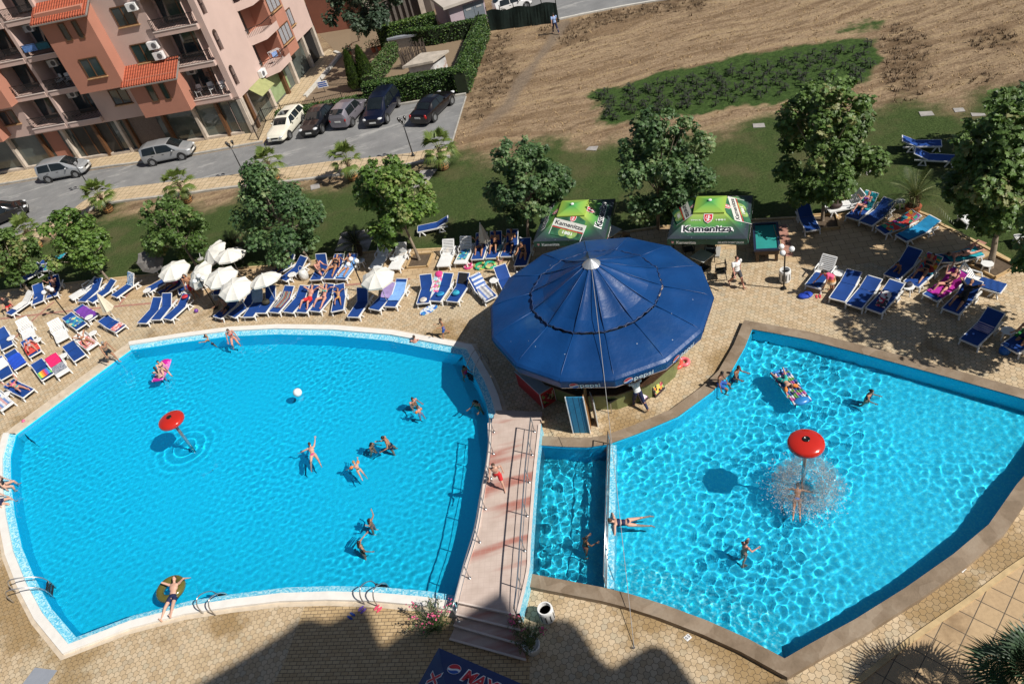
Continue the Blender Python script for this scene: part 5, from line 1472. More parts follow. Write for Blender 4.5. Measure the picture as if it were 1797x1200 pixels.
def fan_palm(px, label, blabel, seed, h=1.0, n=24, L=1.15, s=1.0, tilt=(0, 0)):
 b = at(*px); r = random.Random(seed)
 if blabel: barrel(b, blabel, s)
 t = empty('fan_palm', b + Vector((0, 0, .56 * s if blabel else 0)), 0, label, 'palm', 'fan palms planted in barrels' if blabel else None, s)
 top = Vector((tilt[0], tilt[1], h))
 mb = MB(); mb.tube([Vector((0, 0, 0)), top * .5, top], .12, 9, rs=[.11, .13, .12])
 for i in range(46):
  a = r.uniform(0, 2 * PI); z = r.uniform(.05, 1.0); q = top * z; d = Vector((math.cos(a), math.sin(a), .5)); mb.cyl(q + d * .08, q + d * r.uniform(.16, .26), .03, .012, 4)
 mb.build('trunk', palm_dry, t)
 mb = MB()
 for i in range(n):
  a = i * 2.4 + r.uniform(-.3, .3); el = R(75 - 105 * (i / n) + r.uniform(-10, 10))
  d = Vector((math.cos(a) * math.cos(el), math.sin(a) * math.cos(el), math.sin(el)))
  fan_leaf(mb, top + d * .08, d, L * r.uniform(.8, 1.15), r, droop=.15 + .35 * (i / n))
 mb.build('fronds', palm_m, t)
fan_palm((193, 372), 'fan palm in the barrel by the bend of the pavement', 'barrel of the palm at the bend of the pavement', 1)
fan_palm((331, 355), 'fan palm in a striped barrel, standing above the small plane tree', 'bright hooped barrel on the brown lawn above the small plane tree', 2)
fan_palm((621, 316), 'fan palm in the barrel casting a spiky shadow on the lawn edge', 'barrel by the lawn edge right of the pointed tree', 3, L=1.3, n=20)
fan_palm((780, 297), 'fan palm in the barrel at the end of the pavement', 'barrel at the right end of the pavement', 4, L=1.2)
fan_palm((69, 436), 'fan palm in the barrel nearest the black car', 'barrel of the palm nearest the black car', 5)
fan_palm((485, 318), 'fan palm half hidden behind the pointed plane tree', 'barrel half hidden behind the pointed plane tree', 6)
def frond(mb, org, d, L, r, droop=.6, nl=18, w=.30):
 """feather palm frond: arching rib with leaflets on both sides"""
 d = Vector(d).normalized(); pts = []
 for i in range(nl + 1):
  s = i / nl; pts.append(org + d * L * s + Vector((0, 0, -droop * L * s * s)))
 mb.mi = 2; mb.tube(pts, .012, 4, rs=[.02 * (1 - .8 * i / nl) for i in range(nl + 1)])
 for i in range(2, nl + 1):
  f = (pts[i] - pts[i - 1]).normalized(); side = f.cross(Vector((0, 0, 1))).normalized()
  for sg in (-1, 1):
   l = w * math.sin(PI * (.12 + .85 * i / nl)) * r.uniform(.85, 1.1) + .05
   e = pts[i] + side * sg * l + f * l * .8 + Vector((0, 0, -.25 * l)); q = f * .022
   mb.mi = r.choice((0, 1)); mb.add([pts[i] - q, e, pts[i] + q], [(0, 1, 2)])
def feather_palm(px, label, seed, h=.7, n=26, L=1.6, mats=None, pot=None, base=None, nl=18):
 b = at(*px) if base is None else base; r = random.Random(seed)
 t = empty('feather_palm', b, 0, label, 'palm')
 mb = MB(); mb.tube([Vector((0, 0, 0)), Vector((0, 0, h * .6)), Vector((0, 0, h))], .2, 10, rs=[.18, .24, .16])
 for i in range(60):
  a = r.uniform(0, 2 * PI); z = r.uniform(.05, h); d = Vector((math.cos(a), math.sin(a), .7)); mb.cyl(d * .15 + Vector((0, 0, z)), d * .28 + Vector((0, 0, z + .05)), .05, .02, 4)
 mb.build('trunk', palm_dry, t)
 mb = MB()
 for i in range(n):
  a = i * 2.4 + r.uniform(-.2, .2); el = R(80 - 72 * (i / n))
  frond(mb, Vector((0, 0, h)), (math.cos(a) * math.cos(el), math.sin(a) * math.cos(el), math.sin(el)), L * r.uniform(.85, 1.1), r, .25 + .35 * i / n, nl)
 mb.build('fronds', mats or (leaf_mats('feather', [(.05, .075, .02), (.085, .11, .035)]) + [pm('palm stalk', (.22, .24, .09))]), t)
 if pot:
  mb = MB(); mb.lathe([(.3, 0), (.36, .3), (.38, .36), (.3, .36)], 14)
  p_ = empty('terracotta_tub', b, 0, pot, 'tub'); mb.build('tub', pm('terracotta', (.42, .11, .05)), p_)
feather_palm((1601, 372), 'olive feather palm in a terracotta tub at the terrace corner', 20, L=2.0, h=.85, pot='terracotta tub under the olive feather palm')
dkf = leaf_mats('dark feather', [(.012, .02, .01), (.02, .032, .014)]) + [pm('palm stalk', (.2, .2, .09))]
feather_palm((632, 448), 'dark feather palm in the shade beside the grey slab', 21, L=1.5, h=.8, mats=dkf)
feather_palm((420, 455), 'dark feather palm behind the white parasols under the pointed tree', 22, L=1.5, h=.8, mats=dkf)
# big fan palm at the near right corner
pb = at(1800, 1275); t = empty('fan_palm', pb, 0, 'big dark fan palm in the near right corner', 'palm'); r = random.Random(77)
mb = MB(); mb.tube([Vector((0, 0, 0)), Vector((0, 0, 1.2)), Vector((0, 0, 2.2))], .16, 10, rs=[.16, .2, .17]); mb.build('trunk', palm_dry, t)
mb = MB()
for i in range(54):
 a = i * 2.4 + r.uniform(-.3, .3); el = R(82 - 100 * (i / 54)); d = Vector((math.cos(a) * math.cos(el), math.sin(a) * math.cos(el), math.sin(el)))
 fan_leaf(mb, Vector((0, 0, 2.2)) + d * .1, d, 1.55 * r.uniform(.85, 1.15), r, nf=22, spread=1.5, droop=.16, w=.055)
mb.build('fronds', leaf_mats('chamaerops', [(.03, .065, .03), (.055, .10, .045)]) + [pm('palm stalk', (.2, .2, .09))], t)

# ================================================================ oleanders by the bridge and the dark plants of the green plot
def oleander(px, h, w, label, flowers, seed, pot=None, n=900):
 b = at(*px); t = empty('oleander', b + Vector((0, 0, .32 if pot else 0)), 0, label, 'shrub', None); r = random.Random(seed)
 if pot:
  p_ = empty('plant_pot', b, 0, pot, 'plant pot'); mb = MB(); mb.lathe([(.22, 0), (.27, .36), (.29, .40), (.24, .40), (.22, .34), (0, .34)], 18); mb.build('pot', white, p_, smooth=True)
 mb = MB(); V = MB()
 for i in range(22):
  a = r.uniform(0, 2 * PI); rr = w * math.sqrt(r.random()); tip = Vector((rr * math.cos(a), rr * math.sin(a), h * r.uniform(.6, 1.05) * (1 - .25 * rr / w))); mb.tube([Vector((r.uniform(-.08, .08), r.uniform(-.08, .08), 0)), tip * .55 + Vector((0, 0, .1)), tip], .012, 4)
  for k in range(n // 22):
   s = r.uniform(.25, 1.0); q = tip * s + Vector((r.gauss(0, .05), r.gauss(0, .05), r.gauss(0, .04)))
   d = Vector((r.uniform(-1, 1), r.uniform(-1, 1), r.uniform(-.2, 1))).normalized(); u = d.cross(Vector((r.random(), r.random(), r.random()))).normalized() * .014; l = r.uniform(.09, .17)
   V.mi = r.choice((0, 1, 1, 2)); V.add([q, q + d * l * .5 + u, q + d * l, q + d * l * .5 - u], [(0, 1, 2, 3)])
  if r.random() < flowers:
   for k in range(7):
    q = tip + Vector((r.gauss(0, .07), r.gauss(0, .07), r.gauss(.02, .05))); u = Vector((r.uniform(-1, 1), r.uniform(-1, 1), .3)).normalized() * .036; w_ = u.cross(Vector((0, 0, 1))).normalized() * .036
    V.mi = 3; V.add([q - u, q + w_, q + u, q - w_], [(0, 1, 2, 3)])
 mb.build('stems', bark, t)
 V.build('foliage', leaf_mats('ole%d' % seed, [(.04, .075, .025), (.07, .12, .035), (.11, .16, .05)]) + [pm('pink petals', (.62, .10, .22), .7, .2, 6)], t)
oleander((768, 1102), 1.45, .85, 'pink flowering oleander on the left of the bridge steps', .55, 3, n=1500)
oleander((936, 1140), 1.1, .55, 'dark oleander in a pot on the right of the bridge steps', .15, 4, 'dark rimmed pale pot on the right of the bridge steps', n=900)
oleander((913, 1108), .8, .35, 'small reddish oleander against the right bridge post', .35, 5, n=400)
# rows of dark young plants on the green plot
def crop(seed):
 r = random.Random(seed); mb = MB()
 mb.cyl((0, 0, 0), (r.uniform(-.05, .05), r.uniform(-.05, .05), .38), .04, .012, 5)
 for i in range(10):
  a = r.uniform(0, 2 * PI); q = Vector((0, 0, r.uniform(.1, .34))); d = Vector((math.cos(a), math.sin(a), r.uniform(.2, .7))).normalized(); s = Vector((-math.sin(a), math.cos(a), 0)) * .045
  m_ = q + d * .2; mb.add([q, m_ - s, m_ + d * .18 + Vector((0, 0, -.12)), m_ + s], [(0, 1, 2, 3)])
 return mb
crop_m = pm('dark crop leaf', (.022, .027, .016), .8, .5, 3)
protos = []
for k in range(4):
 o = crop(40 + k).build('crop_plant', crop_m); tag(o, 'dark young crop plant standing in a row of the green plot', 'plant', 'crop plants in the green plot'); protos.append(o)
cnt = 0; r = random.Random(5)
corner = [at(1062, 200), at(1535, 72), at(1525, 140), at(1066, 214)]
rows = 13
A0_, A1_, B0_, B1_ = at(1052, 166), at(1532, 74), at(1066, 216), at(1530, 146)
for j in range(rows):
 f = (j + .5) / rows
 a, b = A0_.lerp(B0_, f), A1_.lerp(B1_, f); L = (b - a).length; x = r.uniform(0, .8)
 while x < L and cnt < 230:
  q = a.lerp(b, x / L) + Vector((r.uniform(-.15, .15), r.uniform(-.15, .15), 0)); x += r.uniform(1.0, 1.9)
  if not in_poly(np.array([q.x]), np.array([q.y]), [p[:2] for p in plot_poly])[0]: continue
  o = protos[cnt] if cnt < 4 else protos[cnt % 4].copy()
  if cnt >= 4: COL.objects.link(o)
  o.location = q; o.rotation_euler.z = r.uniform(0, 6.28); s = r.uniform(.8, 1.3); o.scale = (s, s, s); cnt += 1
# ================================================================ cars
tyre_m = pm('tyre rubber', (.018, .018, .018), .85, .2, 5)
rim_m = pm('alloy rim', (.42, .43, .44), .3, .1, 5, metal=.8)
carglass = pm('car glass', (.012, .016, .018), .05, .2, 2, spec=.7)
lamp_clear = pm('clear lamp', (.6, .62, .64), .1, .1, 3, spec=.8)
lamp_red = pm('red lamp', (.35, .012, .012), .2, .1, 3)
plate_m = pm('number plate', (.75, .75, .72), .5, .05, 3)
trim_m = pm('black trim', (.015, .015, .016), .55, .1, 4)
def car(label, paint, L, W, H_, stations, front_glass, rear_glass, side_glass, wheel_x, wr=.32, extras=()):
 """stations: (x, half width at sill, half width at belt, belt z, roof z, half width at roof, floor z); +x is the nose"""
 t = empty('parked_car', (0, 0, 0), 0, label, 'car', 'parked cars')
 rings = []
 for (x, ws, wb, zb, zr, wr_, z0) in stations:
  half = [(0, z0), (ws * .8, z0), (ws, z0 + .10), (wb * 1.0, z0 + .30), (wb, zb - .10), (wb * .985, zb), ]
  for f in (.33, .66, 1.0): half.append((wb * .97 + (wr_ - wb * .97) * f ** 1.3, zb + (zr - zb) * f * (1 if f < 1 else .96)))
  half += [(wr_ * .8, zr), (0, zr + .02)]
  ring = [Vector((x, y, z)) for y, z in half] + [Vector((x, -y, z)) for y, z in reversed(half[1:-1])]
  rings.append(ring)
 mb = MB(); n_ = len(rings[0])
 for A, B in zip(rings[:-1], rings[1:]): mb.strip(B, A, closed=True)
 mb.add(rings[0], [tuple(range(n_))[::-1]]); mb.add(rings[-1], [tuple(range(n_))])
 o = mb.build('body', paint, t, smooth=True)
 bv = o.modifiers.new('smooth', 'SUBSURF'); bv.levels = 1; bv.render_levels = 2
 def rp(x, i):
  for (ra, rb), (sa, sb) in zip(zip(rings[:-1], rings[1:]), zip(stations[:-1], stations[1:])):
   if sa[0] <= x <= sb[0]:
    f = (x - sa[0]) / (sb[0] - sa[0]); return ra[i].lerp(rb[i], f)
  return rings[-1][i]
 # side windows
 for sg in (1, -1):
  for (xa, xb, xa2, xb2) in side_glass:
   mb = MB(); off = Vector((0, .018 * sg, .0))
   idx = [5, 6, 7, 8] if sg > 0 else [n_ - 5, n_ - 6, n_ - 7, n_ - 8]
   lo = [rp(xa + (xb - xa) * f, idx[0]) for f in np.linspace(0, 1, 5)]
   rows_ = []
   for k, fr in enumerate((.06, .4, .7, .92)):
    row = []
    for f in np.linspace(0, 1, 5):
     x = (xa + (xb - xa) * f) * (1 - fr) + (xa2 + (xb2 - xa2) * f) * fr
     ii = fr * 3; i0 = min(2, int(ii)); q = rp(x, idx[i0]).lerp(rp(x, idx[i0 + 1]), ii - i0)
     row.append(q + off)
    rows_.append(row)
   for A, B in zip(rows_[:-1], rows_[1:]): mb.strip(A, B) if sg < 0 else mb.strip(B, A)
   mb.build('side_window', carglass, t, smooth=True)
 for nm, (x0, x1) in (('windscreen', front_glass), ('rear_window', rear_glass)):
  mb = MB(); rows_ = []
  for f in np.linspace(.06, .94, 4):
   x = x0 + (x1 - x0) * f; row = []
   for sgn in (-1, -.5, 0, .5, 1):
    p8 = rp(x, 8); p10 = rp(x, 10); y = sgn * p8.y * .93
    row.append(Vector((x + (.012 if nm == 'windscreen' else -.012), y, p10.z + .016 - .04 * abs(sgn) ** 2 + (0))))
   rows_.append(row)
  for A, B in zip(rows_[:-1], rows_[1:]): mb.strip(A, B)
  mb.build(nm, carglass, t, smooth=True)
 for x in wheel_x:
  for sg in (1, -1):
   wy = stations[len(stations) // 2][2] * .99
   mb = MB(); mb.cyl((x, sg * (wy - .2), wr), (x, sg * (wy + .012), wr), wr, n=20); w = mb.build('wheel', tyre_m, t)
   mb = MB(); mb.cyl((x, sg * (wy + .0), wr), (x, sg * (wy + .02), wr), wr * .64, n=18); rm_ = mb.build('rim', rim_m, w)
   mb = MB(); mb.torus((0, 0, 0), wr + .05, .045, 20, 6)
   mb.v = [(x + v[0], sg * (wy + .0) + v[2] * .6, wr + v[1] + .01) for v in mb.v]; mb.build('wheel_arch', trim_m, t)
 xe, xs = stations[-1][0], stations[0][0]; wb = stations[-2][2]; zb = stations[-2][3]
 for sg in (1, -1):
  mb = MB(); mb.ball((xe - .16, sg * wb * .74, zb - .13), (.22, .2, .09), 10, 6); mb.build('headlight', lamp_clear, t, smooth=True)
  mb = MB(); mb.ball((xs + .08, sg * stations[1][2] * .82, stations[1][3] - .12), (.1, .12, .2), 10, 6); mb.build('tail_light', lamp_red, t, smooth=True)
  xm = front_glass[1] - .55 if front_glass[1] > front_glass[0] else front_glass[0] - .55
  mb = MB(); mb.ball((xm, sg * (W / 2 + .07), stations[len(stations) // 2][3] + .07), (.08, .13, .08), 8, 6); mb.build('mirror', paint, t, smooth=True)
  for x in (xm - .95, xm - 1.9):
   mb = MB(); mb.box((x, sg * (W / 2 + .004), stations[len(stations) // 2][3] - .12), (.2, .025, .035)); mb.build('door_handle', trim_m, t)
 mb = MB(); mb.box((xe + .008, 0, .45), (.02, .52, .12)); mb.build('number_plate', plate_m, t)
 mb = MB(); mb.box((xs - .008, 0, .75), (.02, .52, .12)); mb.build('number_plate', plate_m, t)
 mb = MB(); mb.box((xe - .03, 0, zb - .2), (.10, wb * .8, .12)); mb.build('grille', trim_m, t)
 mb = MB(); mb.box((xe - .05, 0, .30), (.14, wb * 1.5, .1)); mb.build('bumper', trim_m, t)
 return t
def st_mpv(W): h = W / 2; return [(-2.12, h * .8, h * .86, .92, 1.18, h * .62, .30), (-2.05, h * .92, h * .95, .96, 1.50, h * .68, .22), (-1.6, h * .96, h, .97, 1.62, h * .74, .2), (-.5, h * .97, h, .96, 1.66, h * .76, .2), (.4, h * .97, h, .95, 1.60, h * .74, .2), (.75, h * .97, h, .95, 1.44, h * .72, .2), (1.45, h * .97, h * .98, .95, 1.03, h * .70, .2), (1.95, h * .92, h * .90, .82, .88, h * .6, .22), (2.18, h * .8, h * .72, .66, .70, h * .5, .28)]
def st_sedan(W): h = W / 2; return [(-2.4, h * .8, h * .8, .80, .86, h * .55, .3), (-2.25, h * .92, h * .93, .92, .97, h * .62, .22), (-1.62, h * .96, h * .98, .95, 1.03, h * .66, .2), (-.95, h * .97, h, .94, 1.38, h * .68, .2), (-.3, h * .97, h, .93, 1.44, h * .69, .2), (.35, h * .97, h, .92, 1.38, h * .68, .2), (1.05, h * .97, h, .91, .99, h * .66, .2), (1.8, h * .94, h * .95, .85, .92, h * .6, .22), (2.3, h * .84, h * .78, .68, .72, h * .5, .26)]
def st_wagon(W): h = W / 2; return [(-2.4, h * .8, h * .84, .85, 1.02, h * .58, .3), (-2.3, h * .92, h * .95, .93, 1.30, h * .64, .22), (-1.8, h * .96, h, .95, 1.46, h * .68, .2), (-.6, h * .97, h, .94, 1.50, h * .7, .2), (.3, h * .97, h, .93, 1.42, h * .69, .2), (1.05, h * .97, h, .91, 1.0, h * .66, .2), (1.8, h * .94, h * .95, .86, .93, h * .6, .22), (2.2, h * .88, h * .84, .76, .80, h * .54, .24), (2.38, h * .78, h * .7, .6, .64, h * .45, .28)]
def st_hatch(W): h = W / 2; return [(-1.98, h * .8, h * .86, .88, 1.06, h * .62, .3), (-1.9, h * .92, h * .95, .94, 1.34, h * .66, .22), (-1.4, h * .96, h, .96, 1.56, h * .72, .2), (-.4, h * .97, h, .95, 1.6, h * .74, .2), (.4, h * .97, h, .94, 1.5, h * .72, .2), (1.15, h * .97, h, .92, 1.02, h * .68, .2), (1.7, h * .93, h * .92, .82, .88, h * .6, .22), (1.98, h * .8, h * .74, .64, .68, h * .5, .28)]
def paint(name, c, metal=.0): return pm(name, c, .28, .04, 1, metal=metal, coat=.7)
MPV_G = dict(front_glass=(.42, 1.42), rear_glass=(-2.1, -2.06), side_glass=[(-1.85, -.65, -1.75, -.65), (-.55, 1.2, -.55, .45)], wheel_x=(1.38, -1.3))
SED_G = dict(front_glass=(.38, 1.02), rear_glass=(-1.58, -.98), side_glass=[(-1.3, -.35, -.95, -.35), (-.27, .8, -.27, .3)], wheel_x=(1.45, -1.38))
WAG_G = dict(front_glass=(.32, 1.0), rear_glass=(-2.36, -2.31), side_glass=[(-2.1, -1.2, -1.95, -1.15), (-1.1, -.3, -1.1, -.3), (-.22, .75, -.22, .25)], wheel_x=(1.45, -1.4))
HAT_G = dict(front_glass=(.42, 1.1), rear_glass=(-1.94, -1.42), side_glass=[(-1.5, -.4, -1.35, -.4), (-.32, .9, -.32, .35)], wheel_x=(1.3, -1.25))
def place_car(t, rear_px, nose_px, s=.95):
 a, b = at(*rear_px, .011), at(*nose_px, .011); c = (a + b) / 2; t.location = c; t.rotation_euler.z = math.atan2(b.y - a.y, b.x - a.x); t.scale = (s,) * 3
silver = paint('silver paint', (.40, .415, .43), .35)
c1 = car('silver people carrier on the road beside the lamp post', silver, 4.3, 1.78, 1.66, st_mpv(1.78), **MPV_G); place_car(c1, (78, 316), (162, 300))
c2 = car('silver people carrier on the road below the red tiled bay', paint('silver grey paint', (.36, .37, .38), .35), 4.3, 1.78, 1.64, st_mpv(1.78), **MPV_G); place_car(c2, (258, 287), (346, 269))
c3 = car('cream white estate car parked nose out by the low hedge', paint('cream white paint', (.74, .71, .60)), 4.8, 1.82, 1.5, st_wagon(1.82), **WAG_G); place_car(c3, (524, 210), (489, 252))
mb = MB(); mb.box((-.35, 0, 1.525), (.75, .8, .02)); mb.build('sunroof', carglass, c3)
c4 = car('black saloon parked between the cream estate and the grey hatchback', paint('black car paint', (.006, .0065, .009)), 4.8, 1.85, 1.45, st_sedan(1.85), **SED_G); place_car(c4, (580, 198), (545, 243))
c5 = car('grey lilac hatchback showing its tail between two dark cars', paint('lilac grey paint', (.22, .205, .235), .3), 4.0, 1.72, 1.6, st_hatch(1.72), **HAT_G); place_car(c5, (601, 227), (632, 192), .98)
c6 = car('dark navy van parked nose out in front of the tall hedge', paint('navy paint', (.003, .005, .018)), 4.3, 1.8, 1.7, [(x, a, b, c, d * 1.03, e, f) for x, a, b, c, d, e, f in st_mpv(1.8)], **MPV_G); place_car(c6, (688, 183), (660, 222), 1.02)
c7 = car('dark plum saloon parked at the right end of the hedge', paint('plum black paint', (.005, .003, .0045)), 4.8, 1.82, 1.44, st_sedan(1.82), **SED_G); place_car(c7, (742, 219), (784, 178))
c8 = car('black hatchback cut by the left edge of the photo', paint('black hatch paint', (.008, .008, .009)), 4.0, 1.74, 1.5, st_hatch(1.74), **HAT_G); place_car(c8, (-25, 402), (46, 372))
c9 = car('white pickup parked behind the dark green net', paint('white van paint', (.68, .68, .68)), 4.3, 1.8, 1.7, st_hatch(1.8), **HAT_G); place_car(c9, (883, 24), (917, 13), .9)

# ================================================================ street lamps
def street_lamp(px, h, label, heads=3, s=.16):
 b = at(*px); t = empty('street_lamp', b, 0, label, 'street lamp', 'black lantern posts along the road')
 mb = MB(); mb.cyl((0, 0, 0), (0, 0, h), .045, .032, 8); mb.lathe([(.13, 0), (.12, .18), (.06, .3)], 10); mb.build('pole', black, t, smooth=True)
 for k in range(heads):
  a = 2 * PI * k / heads + .5; d = Vector((math.cos(a), math.sin(a), 0)) * .24
  mb = MB(); mb.tube([Vector((0, 0, h - .25)), d * .6 + Vector((0, 0, h - .1)), d + Vector((0, 0, h - .02))], .018, 6); ar = mb.build('arm', black, t)
  mb = MB(); mb.lathe([(.05, h), (.10, h + .2), (.115, h + .22), (.06, h + .3), (0, h + .34)], 8, c=d); mb.build('lantern', black, ar)
 return t
street_lamp((161, 334), 2.35, 'black lantern post in front of the leftmost silver car')
street_lamp((431, 311), 2.55, 'black lantern post behind the pointed plane tree')
street_lamp((726, 276), 2.65, 'black lantern post at the right end of the parking')
street_lamp((69, 408), 2.3, 'black lantern post by the bend of the pavement')
def globe_lamp(px, h, label, s=.13, bright=True):
 b = at(*px); t = empty('globe_lamp', b, 0, label, 'lamp post', 'three-globe lamp posts on the deck')
 mb = MB(); mb.cyl((0, 0, 0), (0, 0, h), .035, n=8); mb.box((0, 0, .04), (.2, .2, .08)); mb.build('pole', black, t)
 for k in range(3):
  a = 2 * PI * k / 3 + PI / 2 + .2; d = Vector((math.cos(a), math.sin(a), 0)) * .27
  mb = MB(); mb.tube([Vector((0, 0, h - .12)), d * .7 + Vector((0, 0, h - .14)), d + Vector((0, 0, h - .02))], .015, 6); ar = mb.build('arm', black, t)
  mb = MB(); mb.ball(d + Vector((0, 0, h + .1)), s, 16, 10); mb.build('globe', white, ar, smooth=True)
 return t
globe_lamp((1375, 507), 2.1, 'three-globe lamp post beside the bin and the pool table')
globe_lamp((380, 541), 2.05, 'three-globe lamp post in front of the white parasols')
globe_lamp((120, 555), 1.95, 'three-globe lamp post behind the purple towel at left')
globe_lamp((640, 512), 1.95, 'three-globe lamp post behind the open parasol by the white chairs')
globe_lamp((986, 475), 1.9, 'globe lamp post beside the left green beer umbrella')
# ================================================================ people
SKIN = {'fair': pm('fair skin', (.58, .34, .25), .55, .06, 3), 'pink': pm('pinkish skin', (.56, .27, .20), .55, .06, 3), 'tan': pm('tanned skin', (.42, .205, .115), .5, .08, 3), 'brown': pm('brown skin', (.27, .125, .07), .5, .08, 3)}
HAIR = {'dark': pm('dark hair', (.015, .01, .008), .6, .2, 20), 'brown': pm('brown hair', (.06, .03, .015), .6, .2, 20), 'blond': pm('fair hair', (.34, .22, .10), .6, .2, 20), 'grey': pm('grey hair', (.28, .27, .26), .7, .1, 20)}
eye_m = pm('eyes', (.02, .015, .012), .3); lip_m = pm('lips', (.42, .12, .10), .5)
def cloth(name, c, **k): return pm('cloth ' + name, c, .75, .12, 6, **k)
CL = {'black': cloth('black', (.012, .012, .015)), 'white': cloth('white', (.75, .75, .75)), 'red': cloth('red', (.55, .02, .025)), 'navy': cloth('navy', (.008, .014, .06)), 'blue': cloth('blue', (.02, .09, .38)), 'teal': cloth('teal', (.02, .38, .34)), 'pink': cloth('pink', (.72, .05, .24)), 'yellow': cloth('yellow', (.72, .48, .04)), 'purple': cloth('purple', (.15, .05, .33)), 'grey': cloth('grey', (.06, .06, .07)), 'orange': cloth('orange', (.78, .22, .04)), 'lightblue': cloth('light blue', (.28, .38, .62)), 'print': cloth('print', (.10, .22, .62)), 'green': cloth('green', (.03, .10, .05))}

def remesh(mb, vox, smooth_it=2):
 me_ = bpy.data.meshes.new('tmp'); me_.from_pydata(mb.v, [], mb.f)
 o = bpy.data.objects.new('tmp', me_); COL.objects.link(o)
 m1 = o.modifiers.new('r', 'REMESH'); m1.mode = 'VOXEL'; m1.voxel_size = vox
 m2 = o.modifiers.new('s', 'SMOOTH'); m2.factor = .5; m2.iterations = smooth_it
 dg = bpy.context.evaluated_depsgraph_get()
 mm = bpy.data.meshes.new_from_object(o.evaluated_get(dg))
 n_ = len(mm.vertices); co = np.empty(n_ * 3, np.float32); mm.vertices.foreach_get('co', co)
 out = MB(); out.v = [tuple(x) for x in co.reshape(-1, 3).tolist()]; out.f = [tuple(p.vertices) for p in mm.polygons]
 out.m = [0] * len(out.f); out.s = [True] * len(out.f)
 bpy.data.objects.remove(o); bpy.data.meshes.remove(me_); bpy.data.meshes.remove(mm)
 return out

def cap(mb, a, b, ra, rb, n=10):
 mb.cyl(a, b, ra, rb, n); mb.ball(a, ra, n, 6); mb.ball(b, rb, n, 6)

BASE = dict(t=0, hL=0, hR=0, aL=5, aR=5, kL=3, kR=3, ft=88, sL=0, sR=0, bL=10, bR=10, eL=12, eR=12, iL=0, iR=0, hp=5, hy=0, cb=0)
POSES = {
'stand': {}, 'walk': dict(hL=26, hR=-16, kL=10, kR=24, sL=-20, sR=20, eL=10, eR=14),
'run': dict(hL=38, hR=-22, kL=20, kR=70, sL=-35, sR=35, eL=60, eR=70, t=10),
'wade': dict(t=8, hL=8, hR=-4, aL=6, aR=6, sL=20, sR=30, bL=14, bR=14, eL=75, eR=80, hp=18),
'wave': dict(t=4, sL=110, sR=60, bL=30, bR=40, eL=20, eR=40, aL=8, aR=8),
'arms_up': dict(t=2, sL=150, sR=150, bL=40, bR=40, eL=40, eR=40),
'head_hold': dict(t=-4, sL=120, sR=120, bL=60, bR=60, eL=125, eR=125, iL=-50, iR=-50),
'edge': dict(t=8, hL=88, hR=84, kL=75, kR=85, ft=110, sL=18, sR=14, bL=14, bR=18, eL=15, eR=12, aL=9, aR=9, hp=20),
'bend': dict(t=48, hL=52, hR=44, kL=10, kR=8, sL=62, sR=75, bL=8, bR=8, eL=15, eR=20, hp=-5),
'lie': dict(t=-90, hL=8, hR=14, kL=10, kR=26, aL=8, aR=8, ft=120, bL=22, bR=20, eL=15, eR=18, hp=-5),
'lie_rest': dict(t=-90, hL=10, hR=38, kL=8, kR=66, aL=7, aR=8, ft=115, sL=130, sR=130, bL=45, bR=45, eL=120, eR=120, iL=-40, iR=-40),
'recline': dict(t=-52, hL=52, hR=80, kL=14, kR=75, aL=8, aR=9, ft=112, sL=28, sR=34, bL=14, bR=14, eL=60, eR=70, hp=20),
'recline_rest': dict(t=-56, hL=52, hR=70, kL=16, kR=60, aL=12, aR=12, ft=112, sL=125, sR=125, bL=55, bR=55, eL=125, eR=125, iL=-40, iR=-40, hp=10),
'sit': dict(t=4, hL=84, hR=70, kL=30, kR=62, aL=8, aR=8, ft=105, sL=42, sR=50, bL=10, bR=10, eL=42, eR=48, hp=15),
'side': dict(t=10, hL=88, hR=88, kL=92, kR=88, aL=12, aR=12, sL=35, sR=40, bL=8, bR=8, eL=45, eR=50, hp=20),
'prone': dict(t=84, hL=-4, hR=4, kL=8, kR=6, aL=5, aR=5, ft=40, sL=120, sR=160, bL=60, bR=25, eL=10, eR=10, hp=-35),
'star': dict(t=80, hL=2, hR=-2, kL=10, kR=10, aL=14, aR=14, ft=45, sL=110, sR=170, bL=80, bR=20, eL=6, eR=4, hp=-30),
'dive': dict(t=86, hL=0, hR=2, kL=3, kR=5, aL=3, aR=3, ft=30, sL=95, sR=95, bL=75, bR=75, eL=10, eR=10, hp=-20),
'hold_rail': dict(t=76, hL=2, hR=-4, kL=6, kR=8, aL=7, aR=9, ft=40, sL=100, sR=100, bL=72, bR=72, eL=4, eR=4, hp=-30),
'ring': dict(t=-74, hL=26, hR=18, kL=8, kR=10, aL=8, aR=12, ft=100, sL=125, sR=125, bL=55, bR=55, eL=128, eR=128, iL=-45, iR=-45, hp=12),
'float_lie': dict(t=-86, hL=4, hR=6, kL=8, kR=20, aL=14, aR=18, bL=40, bR=45, eL=15, eR=20, hp=0),
'crouch': dict(t=25, hL=95, hR=90, kL=100, kR=105, aL=15, aR=15, sL=60, sR=55, eL=50, eR=60, bL=15, bR=15, hp=10),
}
